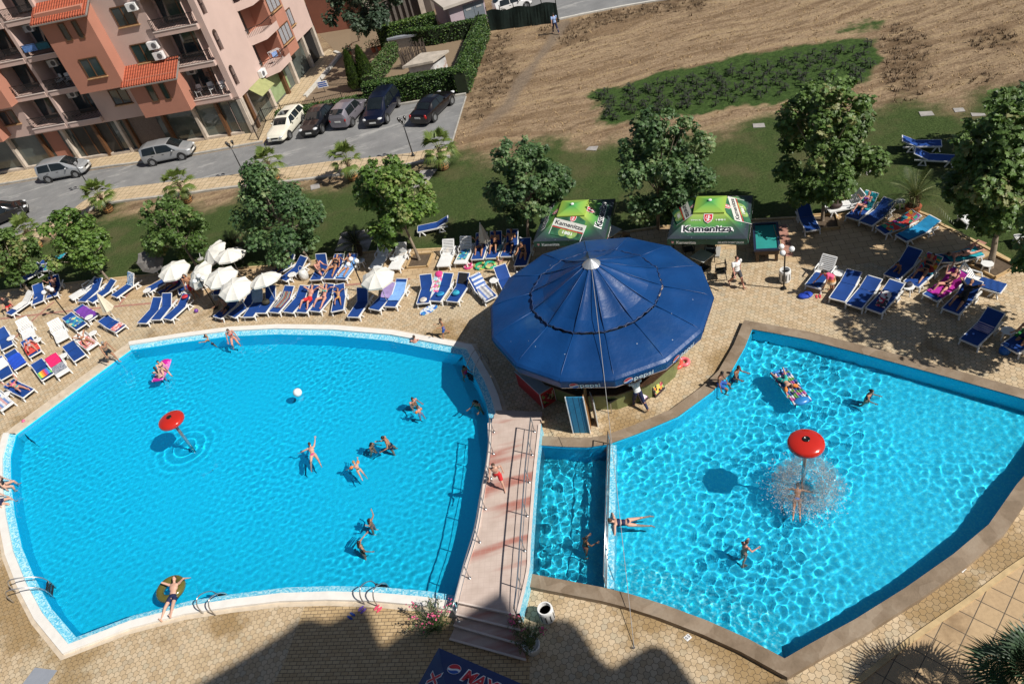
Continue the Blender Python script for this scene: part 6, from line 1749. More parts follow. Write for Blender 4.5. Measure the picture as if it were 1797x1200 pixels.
def person(label, loc, head_deg, pose, H=1.7, skin='tan', hair='dark', hs='short', clothes=(), anchor='feet', fem=False, wet=False, pelvis_z=None, extra=None, group=None, acc=()):
 """loc is where the feet stand (or where the pelvis is); head_deg the world direction the figure faces"""
 Q = dict(BASE); Q.update(POSES[pose]); Q.update(extra or {})
 ang = math.radians
 t_ = ang(Q['t']); u = Vector((math.sin(t_), 0, math.cos(t_))); f = Vector((math.cos(t_), 0, -math.sin(t_))); l = Vector((0, 1, 0))
 tb = ang(Q['t'] + Q['cb']); u2 = Vector((math.sin(tb), 0, math.cos(tb))); f2 = Vector((math.cos(tb), 0, -math.sin(tb)))
 h = H; child = H < 1.35; hd = 1.28 if child else 1.0
 sw = (.100 if fem else .115) * h * (.92 if child else 1); hw = .055 * h
 P = {}
 pel = Vector((0, 0, 0)); waist = u * .09 * h; chest = waist + u2 * .11 * h; neck = chest + u2 * .105 * h
 hdp = ang(Q['hp']); hu = (u2 * math.cos(hdp) + f2 * math.sin(hdp)); hf = (f2 * math.cos(hdp) - u2 * math.sin(hdp))
 hy = ang(Q['hy']); hf = hf * math.cos(hy) + l * math.sin(hy); hl = hu.cross(hf)
 head = neck + hu * .093 * h * (1.05 if child else 1)
 def limb(o, fl, ab, sg, bu, bf):
  a, b = ang(fl), ang(ab); return ((bu * -math.cos(a) + bf * math.sin(a)) * math.cos(b) + l * sg * math.sin(b)).normalized()
 mb = MB()
 R3 = Matrix((f, l, u)).transposed(); R3b = Matrix((f2, l, u2)).transposed()
 mb.ball(pel, (.062 * h, (.094 if fem else .085) * h, .07 * h), 14, 8, R3)
 mb.ball(waist, (.052 * h, (.068 if fem else .075) * h, .075 * h), 14, 8, R3)
 mb.ball(chest, (.062 * h, (.084 if fem else .095) * h, .092 * h), 14, 8, R3b)
 mb.ball(chest + u2 * .055 * h, (.048 * h, sw * .92, .05 * h), 14, 8, R3b)
 if fem and not child:
  for sg in (-1, 1): mb.ball(chest + f2 * .048 * h + l * sg * .042 * h, .034 * h, 10, 6)
 cap(mb, neck - u2 * .02 * h, head - hu * .03 * h, .031 * h, .028 * h)
 RH = Matrix((hf, hl, hu)).transposed(); hh = h * hd
 mb.ball(head, (.049 * hh, .041 * hh, .061 * hh), 14, 10, RH); mb.ball(head + hf * .014 * hh - hu * .032 * hh, (.032 * hh, .03 * hh, .03 * hh), 10, 6, RH)
 mb.ball(head + hf * .051 * hh - hu * .012 * hh, (.011 * hh, .008 * hh, .014 * hh), 8, 5, RH)
 for sg in (-1, 1): mb.ball(head + hl * sg * .041 * hh - hu * .008 * hh, (.009 * hh, .007 * hh, .015 * hh), 8, 5, RH)
 hands, legs = [], []
 for sd, sg in (('L', 1), ('R', -1)):
  hip = pel + l * sg * hw - u * .02 * h
  d1 = limb(hip, Q['h' + sd], Q['a' + sd], sg, u, f); knee = hip + d1 * .245 * h
  d2 = limb(knee, Q['h' + sd] - Q['k' + sd], Q['a' + sd] * .6, sg, u, f); ank = knee + d2 * .235 * h
  d3 = limb(ank, Q['h' + sd] - Q['k' + sd] + Q['ft'], 4, sg, u, f)
  cap(mb, hip, knee, .052 * h, .034 * h); cap(mb, knee, ank, .034 * h, .020 * h)
  mb.ball(knee.lerp(ank, .28) - d3 * .012 * h, .033 * h, 8, 6)
  cap(mb, ank - d3 * .02 * h + d2 * .018 * h, ank + d3 * .09 * h + d2 * .024 * h, .022 * h, .014 * h)
  legs.append((hip, knee, ank, d1, d2, d3))
  sh = neck - u2 * .022 * h + l * sg * sw
  e1 = limb(sh, Q['s' + sd], Q['b' + sd], sg, u2, f2); elb = sh + e1 * .165 * h
  e2 = limb(elb, Q['s' + sd] + Q['e' + sd], Q['b' + sd] + Q['i' + sd] if Q['i' + sd] else Q['b' + sd] * .6, sg, u2, f2); wr_ = elb + e2 * .145 * h
  mb.ball(sh, .036 * h, 10, 6); cap(mb, sh, elb, .031 * h, .022 * h); cap(mb, elb, wr_, .023 * h, .015 * h)
  pn = e2.cross(l if abs(e2.y) < .8 else u2).normalized(); ps_ = pn.cross(e2)
  RM = Matrix((ps_, pn, e2)).transposed()
  mb.ball(wr_ + e2 * .032 * h, (.024 * h, .011 * h, .036 * h), 10, 6, RM)
  hands.append((wr_, e2, pn, ps_, sg))
 body = remesh(mb, .0105 * h)
 body.sm = True
 # five separate fingers, bent, of unequal length
 for (wr_, e2, pn, ps_, sg) in hands:
  for k, (off, ln, r0) in enumerate(((-.018, .034, .0052), (-.006, .040, .0056), (.006, .037, .0054), (.017, .028, .0046))):
   p0 = wr_ + e2 * .056 * h + ps_ * off * h; p1 = p0 + (e2 + ps_ * off * 4).normalized() * ln * .55 * h; p2 = p1 + (e2 * .85 + pn * .5).normalized() * ln * .5 * h
   body.tube([p0, p1, p2], r0 * h, 5, rs=[r0 * h, r0 * .92 * h, r0 * .7 * h])
  p0 = wr_ + e2 * .022 * h + ps_ * -.02 * h * sg * sg; p1 = p0 + (e2 * .7 - ps_ * .7).normalized() * .024 * h; p2 = p1 + (e2 * .95 - ps_ * .2 + pn * .3).normalized() * .02 * h
  body.tube([p0, p1, p2], .006 * h, 5, rs=[.0068 * h, .006 * h, .0045 * h])
 body.mi = 1
 for sg in (-1, 1): body.ball(head + hf * .043 * hh + hl * sg * .017 * hh + hu * .006 * hh, .0065 * hh, 6, 4)
 body.mi = 2; body.ball(head + hf * .043 * hh - hu * .034 * hh, (.005 * hh, .014 * hh, .004 * hh), 6, 4, RH)
 # lift the figure onto its support
 minz = min(v[2] for v in body.v)
 zoff = -minz if anchor == 'feet' else 0.0
 root = empty('person', Vector(loc), math.radians(head_deg), label, 'person', group)
 def fin(b, name, mats, par=root):
  b.v = [(x, y, z + zoff) for x, y, z in b.v]
  o = b.build(name, mats, par); receiver(o) if wet else None
  return o
 fin(body, 'body', [SKIN[skin], eye_m, lip_m])
 # hair
 hb = MB(); hb.ball(head - hf * .011 * hh + hu * .014 * hh, (.049 * hh, .046 * hh, .057 * hh), 14, 8, RH)
 if hs == 'long': cap(hb, head - hf * .03 * hh, head - hf * .055 * hh - hu * .16 * hh, .042 * hh, .03 * hh)
 if hs == 'tail': hb.ball(head - hf * .058 * hh + hu * .02 * hh, .02 * hh, 8, 6); cap(hb, head - hf * .066 * hh + hu * .01 * hh, head - hf * .075 * hh - hu * .09 * hh, .016 * hh, .01 * hh)
 if hs == 'bun': hb.ball(head - hf * .04 * hh + hu * .05 * hh, .025 * hh, 10, 6)
 fin(remesh(hb, .011 * h, 1), 'hair', HAIR[hair])
 for kind, colr in clothes:
  cb_ = MB()
  if kind in ('shorts', 'trunks', 'trousers'):
   cb_.ball(pel + u * .01 * h, (.068 * h, (.100 if fem else .092) * h, .068 * h), 14, 8, R3)
   for hip, knee, ank, d1, d2, d3 in legs:
    e = hip.lerp(knee, .75 if kind == 'shorts' else .42)
    if kind == 'trousers': cap(cb_, hip, knee, .058 * h, .043 * h); cap(cb_, knee, knee.lerp(ank, .92), .042 * h, .032 * h)
    else: cb_.cyl(hip, e, .060 * h, .054 * h, 12)
  if kind in ('bottom', 'swimsuit'):
   cb_.ball(pel - u * .005 * h, (.066 * h, (.098 if fem else .09) * h, .056 * h), 14, 8, R3)
  if kind == 'top':
   cb_.ball(chest + u2 * .005 * h, (.064 * h, (.087 if fem else .098) * h, .034 * h), 14, 6, R3b)
   if fem and not child:
    for sg in (-1, 1): cb_.ball(chest + f2 * .05 * h + l * sg * .042 * h, .035 * h, 10, 6)
   for sg in (-1, 1): cap(cb_, chest + f2 * .045 * h + l * sg * .045 * h + u2 * .02 * h, neck + l * sg * .045 * h - u2 * .01 * h, .008 * h, .008 * h, 6)
  if kind == 'swimsuit':
   cb_.ball(waist, (.057 * h, .073 * h, .075 * h), 14, 8, R3); cb_.ball(chest, (.066 * h, .087 * h, .075 * h), 14, 8, R3b)
   for sg in (-1, 1): cb_.ball(chest + f2 * .05 * h + l * sg * .042 * h, .036 * h, 10, 6); cap(cb_, chest + u2 * .05 * h + l * sg * .05 * h, neck + l * sg * .05 * h - u2 * .01 * h, .02 * h, .014 * h, 6)
  if kind in ('shirt', 'dress'):
   cb_.ball(waist, (.062 * h, .086 * h, .085 * h), 14, 8, R3); cb_.ball(chest, (.069 * h, (.092 if fem else .103) * h, .092 * h), 14, 8, R3b); cb_.ball(chest + u2 * .055 * h, (.055 * h, sw * .98, .05 * h), 14, 8, R3b)
   cb_.ball(pel + u * .03 * h, (.068 * h, .092 * h, .06 * h), 14, 8, R3)
   for (wr_, e2, pn, ps_, sg), sd in zip(hands, ('L', 'R')):
    sh = neck - u2 * .022 * h + l * sg * sw; e1 = limb(sh, Q['s' + sd], Q['b' + sd], sg, u2, f2); cap(cb_, sh, sh + e1 * .085 * h, .042 * h, .036 * h)
   if kind == 'dress': cb_.cyl(pel + u * .02 * h, pel + Vector((0, 0, -.2 * h)), .092 * h, .125 * h, 14)
  o = fin(remesh(cb_, .0115 * h, 1), {'shorts': 'swim_shorts', 'trunks': 'swim_trunks', 'bottom': 'swim_bottom', 'top': 'bikini_top', 'swimsuit': 'swimsuit', 'shirt': 'shirt', 'dress': 'dress', 'trousers': 'trousers'}[kind], CL[colr] if isinstance(colr, str) else colr)
 for a in acc:
  ab = MB()
  if a == 'sunglasses':
   for sg in (-1, 1): ab.ball(head + hf * .047 * hh + hl * sg * .018 * hh + hu * .007 * hh, (.006 * hh, .015 * hh, .011 * hh), 8, 5, RH)
   ab.cyl(head + hf * .05 * hh + hl * .02 * hh + hu * .01 * hh, head + hf * .05 * hh - hl * .02 * hh + hu * .01 * hh, .003 * hh, n=5); fin(ab, 'sunglasses', black)
  if a == 'armbands':
   for (wr_, e2, pn, ps_, sg), sd in zip(hands, ('L', 'R')):
    sh = neck - u2 * .022 * h + l * sg * sw; e1 = limb(sh, Q['s' + sd], Q['b' + sd], sg, u2, f2); b2 = MB(); b2.sm = True; cap(b2, sh + e1 * .05 * h, sh + e1 * .11 * h, .062 * h, .06 * h); fin(b2, 'armband', CL['orange'])
  if a == 'cap':
   ab.ball(head + hu * .022 * hh - hf * .005 * hh, (.053 * hh, .05 * hh, .05 * hh), 12, 6, RH); ab.ball(head + hf * .06 * hh + hu * .028 * hh, (.04 * hh, .035 * hh, .006 * hh), 10, 4, RH); fin(ab, 'cap', CL['grey'])
 return root
def P_(label, px, heading, pose, z=0.0, **k): return person(label, at(px[0], px[1], z), heading, pose, **k)
def lot(px0, px1, z):
 a, b = at(*px0, z), at(*px1, z); return math.degrees(math.atan2(b.y - a.y, b.x - a.x))

_n = NT('dip dyed dress', .8); _n.color(_n.ramp(_n.sep(_n.pos())[2], [(.62, (.72, .62, .46)), (.76, (.82, .33, .06)), (.9, (.80, .10, .22))])); dip_m = _n.mat
# standing and walking people on land
P_('man in white printed T-shirt and dark shorts walking towards the pool', (1293, 503), 283, 'walk', H=1.78, skin='pink', hair='brown', clothes=[('shirt', 'white'), ('shorts', 'grey')])
P_('man in blue shirt and navy trousers walking away on the field path', (976, 60), 95, 'walk', H=1.78, skin='fair', clothes=[('shirt', 'lightblue'), ('trousers', 'navy')])
P_('tanned man in black trunks stepping to the pool from the loungers', (203, 637), 320, 'walk', H=1.74, skin='tan', hair='grey', clothes=[('trunks', 'black')], extra=dict(t=18, hL=34, hR=5, sL=20, sR=30, hp=20))
P_('small boy in blue shorts walking on wet paving by the pool corner', (783, 591), 200, 'walk', H=1.18, skin='tan', hair='brown', clothes=[('shorts', 'blue')], extra=dict(eL=80, eR=80, sL=30, sR=30))
P_('small blond child standing in the sun by the shaded sunbathers', (880, 480), 20, 'stand', H=1.08, skin='pink', hair='blond', clothes=[('bottom', 'print')], extra=dict(sR=60, eR=90))
P_('boy in red shorts running along the tiled footbridge', (879, 853), 265, 'run', z=ZB, H=1.55, skin='fair', hair='brown', clothes=[('shorts', 'red')])
P_('waiter in white T-shirt and dark trousers at the bar counter', (1122, 714), 100, 'walk', H=1.72, skin='tan', clothes=[('shirt', 'white'), ('trousers', 'navy')], extra=dict(t=8, sR=50, sL=50, eL=50))
P_('dark haired woman in pink and orange dress bending over a lounger', (1457, 513), 190, 'bend', H=1.66, skin='tan', hs='long', fem=True, clothes=[('dress', dip_m)])
P_('person in bright red shorts standing under the white parasols', (346, 522), 270, 'stand', H=1.72, skin='tan', clothes=[('shorts', 'red')])
# people at the pool edges
P_('girl in red bikini sitting on the white rim with her legs in the water', (408, 592), 285, 'edge', z=.20, H=1.62, skin='pink', hair='brown', hs='long', fem=True, clothes=[('top', 'red'), ('bottom', 'red')], anchor='pelvis', wet=True, extra=dict(t=12))
P_('woman in black swimwear sitting at the left rim, upper of the pair', (6, 851), 8, 'edge', z=.22, H=1.62, skin='fair', hair='brown', fem=True, clothes=[('swimsuit', 'black')], anchor='pelvis', wet=True)
P_('person in dark trunks sitting at the left rim, lower of the pair', (-1, 880), 0, 'edge', z=.22, H=1.62, skin='fair', clothes=[('trunks', 'navy')], anchor='pelvis', wet=True)
P_('boy in blue trunks sitting on the brown stone rim of the right pool', (1262, 672), 322, 'edge', z=.30, H=1.55, skin='brown', clothes=[('shorts', 'blue')], anchor='pelvis', wet=True)
P_('boy in dark shorts climbing at the stone rim of the right pool', (1291, 662), 310, 'wade', z=-.02, H=1.6, skin='brown', clothes=[('shorts', 'navy')], anchor='pelvis', wet=True)
P_('man lying back on an olive ring with his feet on the white rim', (303, 1047), lot((306, 1040), (293, 1085), .1), 'ring', z=.17, H=1.72, skin='fair', hair='brown', clothes=[('trunks', 'navy')], anchor='pelvis', wet=True)
# people in the left pool
def W(label, px, heading, pose='wade', dz=-.4, right=False, **k):
 z = (ZW_R if right else ZW_L) + dz
 k['H'] = k.get('H', 1.65) * (.94 if pose == 'wade' else .97); return P_(label, px, heading, pose, z=z, anchor='pelvis', wet=True, **k)
W('man floating by the far rim with both hands behind his head', (376, 603), 340, 'head_hold', -.38, skin='tan', clothes=[('trunks', 'navy')], extra=dict(t=-20))
W('girl in black bikini on the pink mat with an arm stretched out', (286, 648), 300, 'sit', .22, H=1.5, skin='fair', fem=True, clothes=[('top', 'black'), ('bottom', 'black')])
W('dark haired girl with black top sitting at the tip of the pink mat', (282, 661), 120, 'sit', .22, H=1.5, skin='fair', hs='long', fem=True, clothes=[('top', 'black'), ('bottom', 'black')])
W('person with sunglasses in the water at the upper right of the left pool', (718, 600), 200, 'wade', -.55, skin='tan', acc=['sunglasses'])
W('broad shouldered man resting his arms on the far right rim', (732, 610), 80, 'wade', -.25, skin='pink', hair='brown', clothes=[('trunks', 'navy')])
W('girl at the ladder in the shade of the bar roof', (817, 657), 300, 'wade', -.1, H=1.4, skin='tan', hs='long', fem=True, clothes=[('swimsuit', 'pink')])
W('dark haired swimmer in the shade by the curved rim', (841, 718), 230, 'wade', -.35, skin='tan', hs='long', fem=True, clothes=[('swimsuit', 'green')])
W('woman in orange bikini holding a child in the left pool', (728, 714), 300, 'wade', -.42, skin='pink', fem=True, hs='bun', clothes=[('top', 'orange'), ('bottom', 'orange')])
W('child in blue shorts and red armbands held by a woman', (738, 727), 120, 'wade', -.12, H=1.05, skin='pink', hair='brown', clothes=[('shorts', 'lightblue')], acc=['armbands'])
W('girl in black top and pink bottoms swimming with arms spread wide', (549, 798), lot((556, 822), (545, 775), 0), 'star', .02, H=1.5, skin='fair', hair='brown', hs='tail', fem=True, clothes=[('top', 'black'), ('bottom', 'pink')])
W('small child swimming with orange armbands', (629, 824), lot((640, 838), (622, 812), 0), 'prone', .02, H=1.12, skin='fair', hair='blond', clothes=[('bottom', 'green')], acc=['armbands'])
W('girl in dark bikini facing a man in the left pool', (655, 792), 330, 'wade', -.42, H=1.45, skin='tan', hs='long', fem=True, clothes=[('top', 'black'), ('bottom', 'black')])
W('dark haired man in navy trunks standing in front of a girl', (685, 783), 190, 'wade', -.22, H=1.75, skin='tan', clothes=[('trunks', 'navy')])
W('child splashing with both arms raised in the left pool', (655, 926), 340, 'arms_up', -.38, H=1.3, skin='tan', hs='long', fem=True, clothes=[('bottom', 'purple')])
W('girl with very long dark hair reaching out one arm in the left pool', (637, 968), 25, 'wave', -.38, H=1.5, skin='tan', hs='long', fem=True, clothes=[('swimsuit', 'teal')], extra=dict(sL=80, sR=20))
# people in the right pools
W('woman in navy swimsuit floating with her hands on the pool divider', (1101, 916), lot((1145, 912), (1075, 920), 0), 'hold_rail', .03, right=True, H=1.68, skin='fair', hair='brown', hs='bun', fem=True, clothes=[('swimsuit', 'navy')])
W('dark haired girl in pink bottoms standing in the small pool', (1028, 962), 20, 'wade', -.42, right=True, H=1.5, skin='tan', hs='bun', fem=True, clothes=[('top', 'black'), ('bottom', 'pink')])
W('girl in a dark cross-back swimsuit wading alone in the right pool', (1306, 970), 20, 'wade', -.1, right=True, H=1.5, skin='pink', hair='brown', hs='bun', fem=True, clothes=[('top', 'black'), ('bottom', 'navy')])
W('person in blue patterned bikini diving under the splashing mushroom', (1399, 876), lot((1398, 908), (1400, 850), 0), 'dive', .03, right=True, H=1.45, skin='tan', fem=True, clothes=[('top', 'print'), ('bottom', 'print')])
W('dark haired swimmer standing chest deep at the upper right', (1521, 703), 310, 'wade', -.3, right=True, H=1.6, skin='tan', hs='tail', fem=True, clothes=[('swimsuit', 'navy')])
W('child with orange armbands lying face down on the air mattress', (1377, 668), lot((1366, 655), (1400, 700), 0), 'prone', .22, right=True, H=1.35, skin='fair', hair='brown', clothes=[('shorts', 'teal')], acc=['armbands'], extra=dict(aL=22, aR=18))

# ================================================================ sun loungers
blue_fab = pm('royal blue canvas', (.004, .048, .235), .8, .14, 2.5, bump=.25, bs=90)
wplast = pm('white resin', (.78, .78, .77), .4, .06, 3, dirt=(.62, .60, .56))
BACK = .74; SEAT = 1.2; SZ = .34
_LP = {}
def lounger(kind, ang_):
 if (kind, ang_) in _LP: return copy_tree(_LP[(kind, ang_)])
 t = empty('sun_lounger', (0, 0, 0)); a = R(ang_); w = .33
 e = Vector((SEAT + BACK * math.cos(a), 0, SZ + BACK * math.sin(a))); hg = Vector((SEAT, 0, SZ))
 for sg in (-1, 1):
  mb = MB(); y = Vector((0, sg * w, 0))
  mb.bar(Vector((0, sg * w, SZ - .03)), Vector((SEAT + .62, sg * w, SZ - .03)), .07, .075); mb.build('side_rail', wplast, t)
  mb = MB(); mb.bar(hg + y * .96 + Vector((0, 0, .0)), e + y * .96, .05, .045); mb.build('back_rail', wplast, t)
  for x in (.16, 1.36):
   mb = MB(); mb.tube([Vector((x - .02, sg * w, SZ - .04)), Vector((x - .12, sg * (w + .03), 0.012))], .03, 6, rs=[.045, .034]); mb.tube([Vector((x + .06, sg * w, SZ - .04)), Vector((x + .24, sg * (w + .03), 0.012))], .03, 6, rs=[.045, .034]); mb.bar(Vector((x - .12, sg * (w + .03), .035)), Vector((x + .24, sg * (w + .03), .035)), .035, .03) if x > 1 else None
   mb.build('leg', wplast, t)
 mb = MB(); mb.bar(Vector((.0, -w, SZ - .03)), Vector((.0, w, SZ - .03)), .05, .06); mb.build('foot_bar', wplast, t)
 mb = MB(); mb.bar(e + Vector((0, -w, 0)), e + Vector((0, w, 0)), .05, .05); mb.build('head_bar', wplast, t)
 if kind == 'blue':
  K = 8; mb = MB()
  rows_ = [[Vector((.01 + (SEAT - .01) * i / K, s * (w - .005), SZ + .012 - .02 * (1 - s * s) * math.sin(PI * i / K))) for s in (-1, -.5, 0, .5, 1)] for i in range(K + 1)]
  for A, B in zip(rows_[:-1], rows_[1:]): mb.strip(A, B)
  mb.build('seat', blue_fab, t, smooth=True)
  mb = MB(); nb = Vector((-math.sin(a), 0, math.cos(a)))
  rows_ = [[hg.lerp(e, i / K) * 1.0 + Vector((0, s * (w - .015), 0)) + nb * (.028 - .02 * (1 - s * s) * math.sin(PI * i / K)) for s in (-1, -.5, 0, .5, 1)] for i in range(K + 1)]
  for A, B in zip(rows_[:-1], rows_[1:]): mb.strip(A, B)
  A, B = rows_[-1], [p - nb * .05 + (e - hg).normalized() * .03 for p in rows_[-1]]; mb.strip(A, B)
  mb.build('backrest', blue_fab, t, smooth=True)
 else:
  mb = MB()
  mb.bar(Vector((.02, 0, SZ + .004)), Vector((SEAT, 0, SZ + .004)), .60, .02); mb.build('seat', wplast, t)
  mb = MB(); nb = Vector((-math.sin(a), 0, math.cos(a)))
  for i in range(9):
   p0 = hg.lerp(e, (i + .15) / 9) + nb * .012; p1 = hg.lerp(e, (i + .80) / 9) + nb * .012; mb.bar(p0, p1, .60, .02)
  mb.build('backrest', wplast, t)
  for sg in (-1, 1):
   mb = MB(); mb.tube([Vector((SEAT - .25, sg * .35, SZ)), Vector((SEAT - .2, sg * .37, SZ + .2)), Vector((SEAT + .3, sg * .37, SZ + .22)), Vector((SEAT + .36, sg * .35, SZ))], .03, 6); mb.build('armrest', wplast, t)
 _LP[(kind, ang_)] = t
 return t
LN = {}
def prof(s, ang_):
 a = R(ang_)
 return Vector((s, 0, SZ)) if s <= SEAT else Vector((SEAT + (s - SEAT) * math.cos(a), 0, SZ + (s - SEAT) * math.sin(a)))
def Lg(key, foot, head, label, kind='blue', ang_=32, group='blue sun loungers round the pools'):
 t = lounger(kind, ang_); pf = at(*foot, SZ); ph = at(*head, SZ + BACK * math.sin(R(ang_)))
 t.location = (pf.x, pf.y, 0); t.rotation_euler.z = math.atan2(ph.y - pf.y, ph.x - pf.x)
 tag(t, label, 'sun lounger', group if kind == 'blue' else 'white slatted sun loungers')
 LN[key] = (t, ang_)
 return t
def wpt(key, s, y=0.0, up=0.0):
 t, a = LN[key]; M = Matrix.Rotation(t.rotation_euler.z, 4, 'Z'); q = prof(s, a); q.y = y; q.z += up
 return M @ q + Vector(t.location)
def stripes(name, cols, scale=3.0, axis=0, wav=0.0):
 N = NT('towel ' + name, .95); p = N.pos(); s = N.sep(p)[axis]
 if wav: s = N.math('ADD', s, N.math('MULTIPLY', N.noise(p, 4, 3), wav))
 f = N.math('FRACT', N.math('MULTIPLY', s, scale)); k = len(cols)
 x = N.n('ShaderNodeValToRGB'); x.color_ramp.interpolation = 'CONSTANT'; e = x.color_ramp.elements
 while len(e) < k: e.new(.5)
 for i, (q, c) in enumerate(zip(e, cols)): q.position = i / k; q.color = (*c, 1)
 N.link(f, x.inputs[0]); N.color(x.outputs[0]); N.bump(N.noise(p, 60, 3), .3, .01); return N.mat
def blotch(name, cols, scale=7.0):
 N = NT('towel ' + name, .95); p = N.pos(); v = N.n('ShaderNodeTexVoronoi'); N.link(N.vmath('ADD', p, N.vmath('MULTIPLY', N.noise(p, 5, 2, col=True), (.2, .2, .2))), v.inputs[0]); v.inputs['Scale'].default_value = scale
 x = N.n('ShaderNodeValToRGB'); x.color_ramp.interpolation = 'CONSTANT'; e = x.color_ramp.elements; k = len(cols)
 while len(e) < k: e.new(.5)
 for i, (q, c) in enumerate(zip(e, cols)): q.position = i / k; q.color = (*c, 1)
 N.link(N.white(v.outputs['Position']), x.inputs[0]); N.color(x.outputs[0]); return N.mat
def towel(key, s0, s1, mat, label, w=.66, dy=0.0, drop=.0, skew=0.0, seed=0, name='beach_towel', cat='towel'):
 t, a = LN[key]; r = random.Random(seed + len(label)); mb = MB(); K = 14; rows_ = []
 nb = Vector((-math.sin(R(a)), 0, math.cos(R(a))))
 for i in range(K + 1):
  s = s0 + (s1 - s0) * i / K; row = []
  for j in range(7):
   f = j / 6 - .5; y = dy + f * w + skew * (i / K - .5)
   q = prof(min(max(s, 0), SEAT + BACK), a); n_ = Vector((0, 0, 1)) if s < SEAT else nb
   ex = 0.0
   if s < 0: q.z += s * 1.0
   if s > SEAT + BACK: q += Vector((.05, 0, -(s - SEAT - BACK)))
   q.y = y; q += n_ * (.042 + .010 * math.sin(i * 1.7 + j * 1.1 + seed) + r.uniform(0, .008))
   if abs(y) > .36: q.z -= (abs(y) - .36) * 1.2; q.y = math.copysign(.36 + (abs(y) - .36) * .25, y)
   row.append(q)
  rows_.append(row)
 for A, B in zip(rows_[:-1], rows_[1:]): mb.strip(A, B)
 o = mb.build(name, mat, smooth=True); o.location = t.location; o.rotation_euler.z = t.rotation_euler.z
 return tag(o, label, cat)
def on(key, label, pose, s=1.02, up=.13, y=0.0, d=0, **k):
 """a person on a lounger, facing its foot end"""
 t, a = LN[key]; hd_ = math.degrees(t.rotation_euler.z) + 180 + d
 ex = dict(k.pop('extra', {}) or {})
 if pose in ('recline', 'recline_rest', 'lie', 'lie_rest') and 't' not in ex:
  aa = max(a, 6); ex['t'] = -(90 - aa); ex.setdefault('hL', aa - 2); ex.setdefault('hR', aa + 26)
 return person(label, wpt(key, s, y, up), hd_, pose, anchor='pelvis', extra=ex, **k)
# ---------------------------------------------------------------- every lounger in its place: (foot, head) picture points
Lg('a1', (15, 551), (41, 520), 'white lounger whose foot part is covered in blue, beside the leaning trunk at left', 'blue', 32)
Lg('a2', (66, 531), (65, 500), 'blue lounger standing straight beside a person with pale legs at left', 'blue', 25)
Lg('a3', (90, 521), (89, 494), 'blue lounger under the bright leaning tree carrying a person with raised knees', 'blue', 40)
Lg('a4', (124, 523), (156, 496), 'pale lounger in the leaf shade left of two empty blue loungers', 'white', 20)
Lg('a5', (143, 529), (166, 494), 'left one of two empty blue loungers under the bright tree', 'blue', 32)
Lg('a6', (158, 529), (187, 499), 'right one of two empty blue loungers under the bright tree', 'blue', 25)
Lg('a7', (200, 520), (218, 487), 'blue lounger with a patterned towel over its raised head end', 'blue', 55)
Lg('a8', (143, 573), (112, 550), 'blue lounger under a teal and yellow towel by the globe lamp', 'blue', 10)
Lg('a9', (165, 557), (131, 536), 'blue lounger covered with a purple towel', 'blue', 10)
Lg('a10', (212, 577), (175, 556), 'blue lounger with a red and white towel at its foot beside the folded parasol', 'blue', 12)
Lg('a11', (110, 596), (93, 564), 'white slatted lounger above the empty blue one at left', 'white', 40)
Lg('a12', (52, 594), (38, 566), 'white slatted lounger with small blue cloth behind the red towel', 'white', 45)
Lg('a13', (62, 621), (46, 596), 'blue lounger with a red towel and a sunbather in light blue', 'blue', 8)
Lg('a14', (140, 628), (116, 600), 'empty blue lounger with a small white table at its side near the pool man', 'blue', 6)
Lg('a15', (163, 608), (135, 587), 'white lounger with a sunbather in white bikini', 'white', 8)
Lg('a16', (84, 661), (60, 630), 'blue lounger with a rainbow towel on its foot half', 'blue', 8)
Lg('a17', (111, 655), (85, 620), 'white lounger with a crimson towel over the head and a grey one below', 'white', 20)
Lg('a18', (36, 643), (15, 615), 'blue lounger fully covered by a bright blue towel at left', 'blue', 10)
Lg('a19', (13, 609), (0, 583), 'blue lounger cut by the left edge, above the bright blue towel', 'blue', 30)
Lg('a20', (12, 661), (-4, 635), 'blue lounger cut by the left edge with a white towel on its head', 'blue', 25)
Lg('a21', (50, 690), (13, 671), 'blue lounger with a sunbather in turquoise near the pool slope', 'blue', 10)
Lg('a22', (13, 713), (-14, 690), 'white lounger with a striped towel at the lower left edge', 'white', 15)
Lg('a23', (58, 474), (97, 464), 'blue lounger on the lawn with a turquoise towel, nearer one of two', 'blue', 12)
Lg('a24', (72, 459), (100, 451), 'blue lounger on the lawn with a turquoise towel, farther one of two', 'blue', 12)
Lg('a25', (28, 497), (48, 474), 'blue lounger half in the leaf shade beyond the leaning trunk', 'blue', 30)
Lg('b1', (249, 567), (273, 526), 'first of three empty blue loungers side by side above the pool curve', 'blue', 30)
Lg('b2', (273, 561), (292, 516), 'middle of three empty blue loungers, with its back raised highest', 'blue', 45)
Lg('b3', (293, 560), (320, 523), 'last of three blue loungers, with a red cloth at its head', 'blue', 28)
Lg('b4', (280, 516), (299, 494), 'blue lounger under the leaf-dappled parasol at the left of the cluster', 'blue', 30)
Lg('b5', (313, 512), (327, 492), 'blue lounger with a pink towel under the parasol cluster', 'blue', 40)
Lg('b6', (259, 509), (276, 488), 'blue lounger with clothes on it beside the small white table and dappled parasol', 'blue', 30)
Lg('b7', (379, 517), (385, 492), 'blue lounger in the shadow behind the foremost parasol', 'blue', 35)
Lg('c1', (381, 557), (393, 533), 'blue lounger with a seated man in the shadow of the foremost parasol', 'blue', 30)
Lg('c2', (406, 555), (421, 530), 'blue lounger half in the shadow of the foremost parasol', 'blue', 30)
Lg('c3', (435, 556), (451, 508), 'blue lounger with a pale blue towel hung over its upright back', 'blue', 50)
Lg('c4', (457, 549), (474, 502), 'blue lounger with a black and yellow bag on it', 'blue', 50)
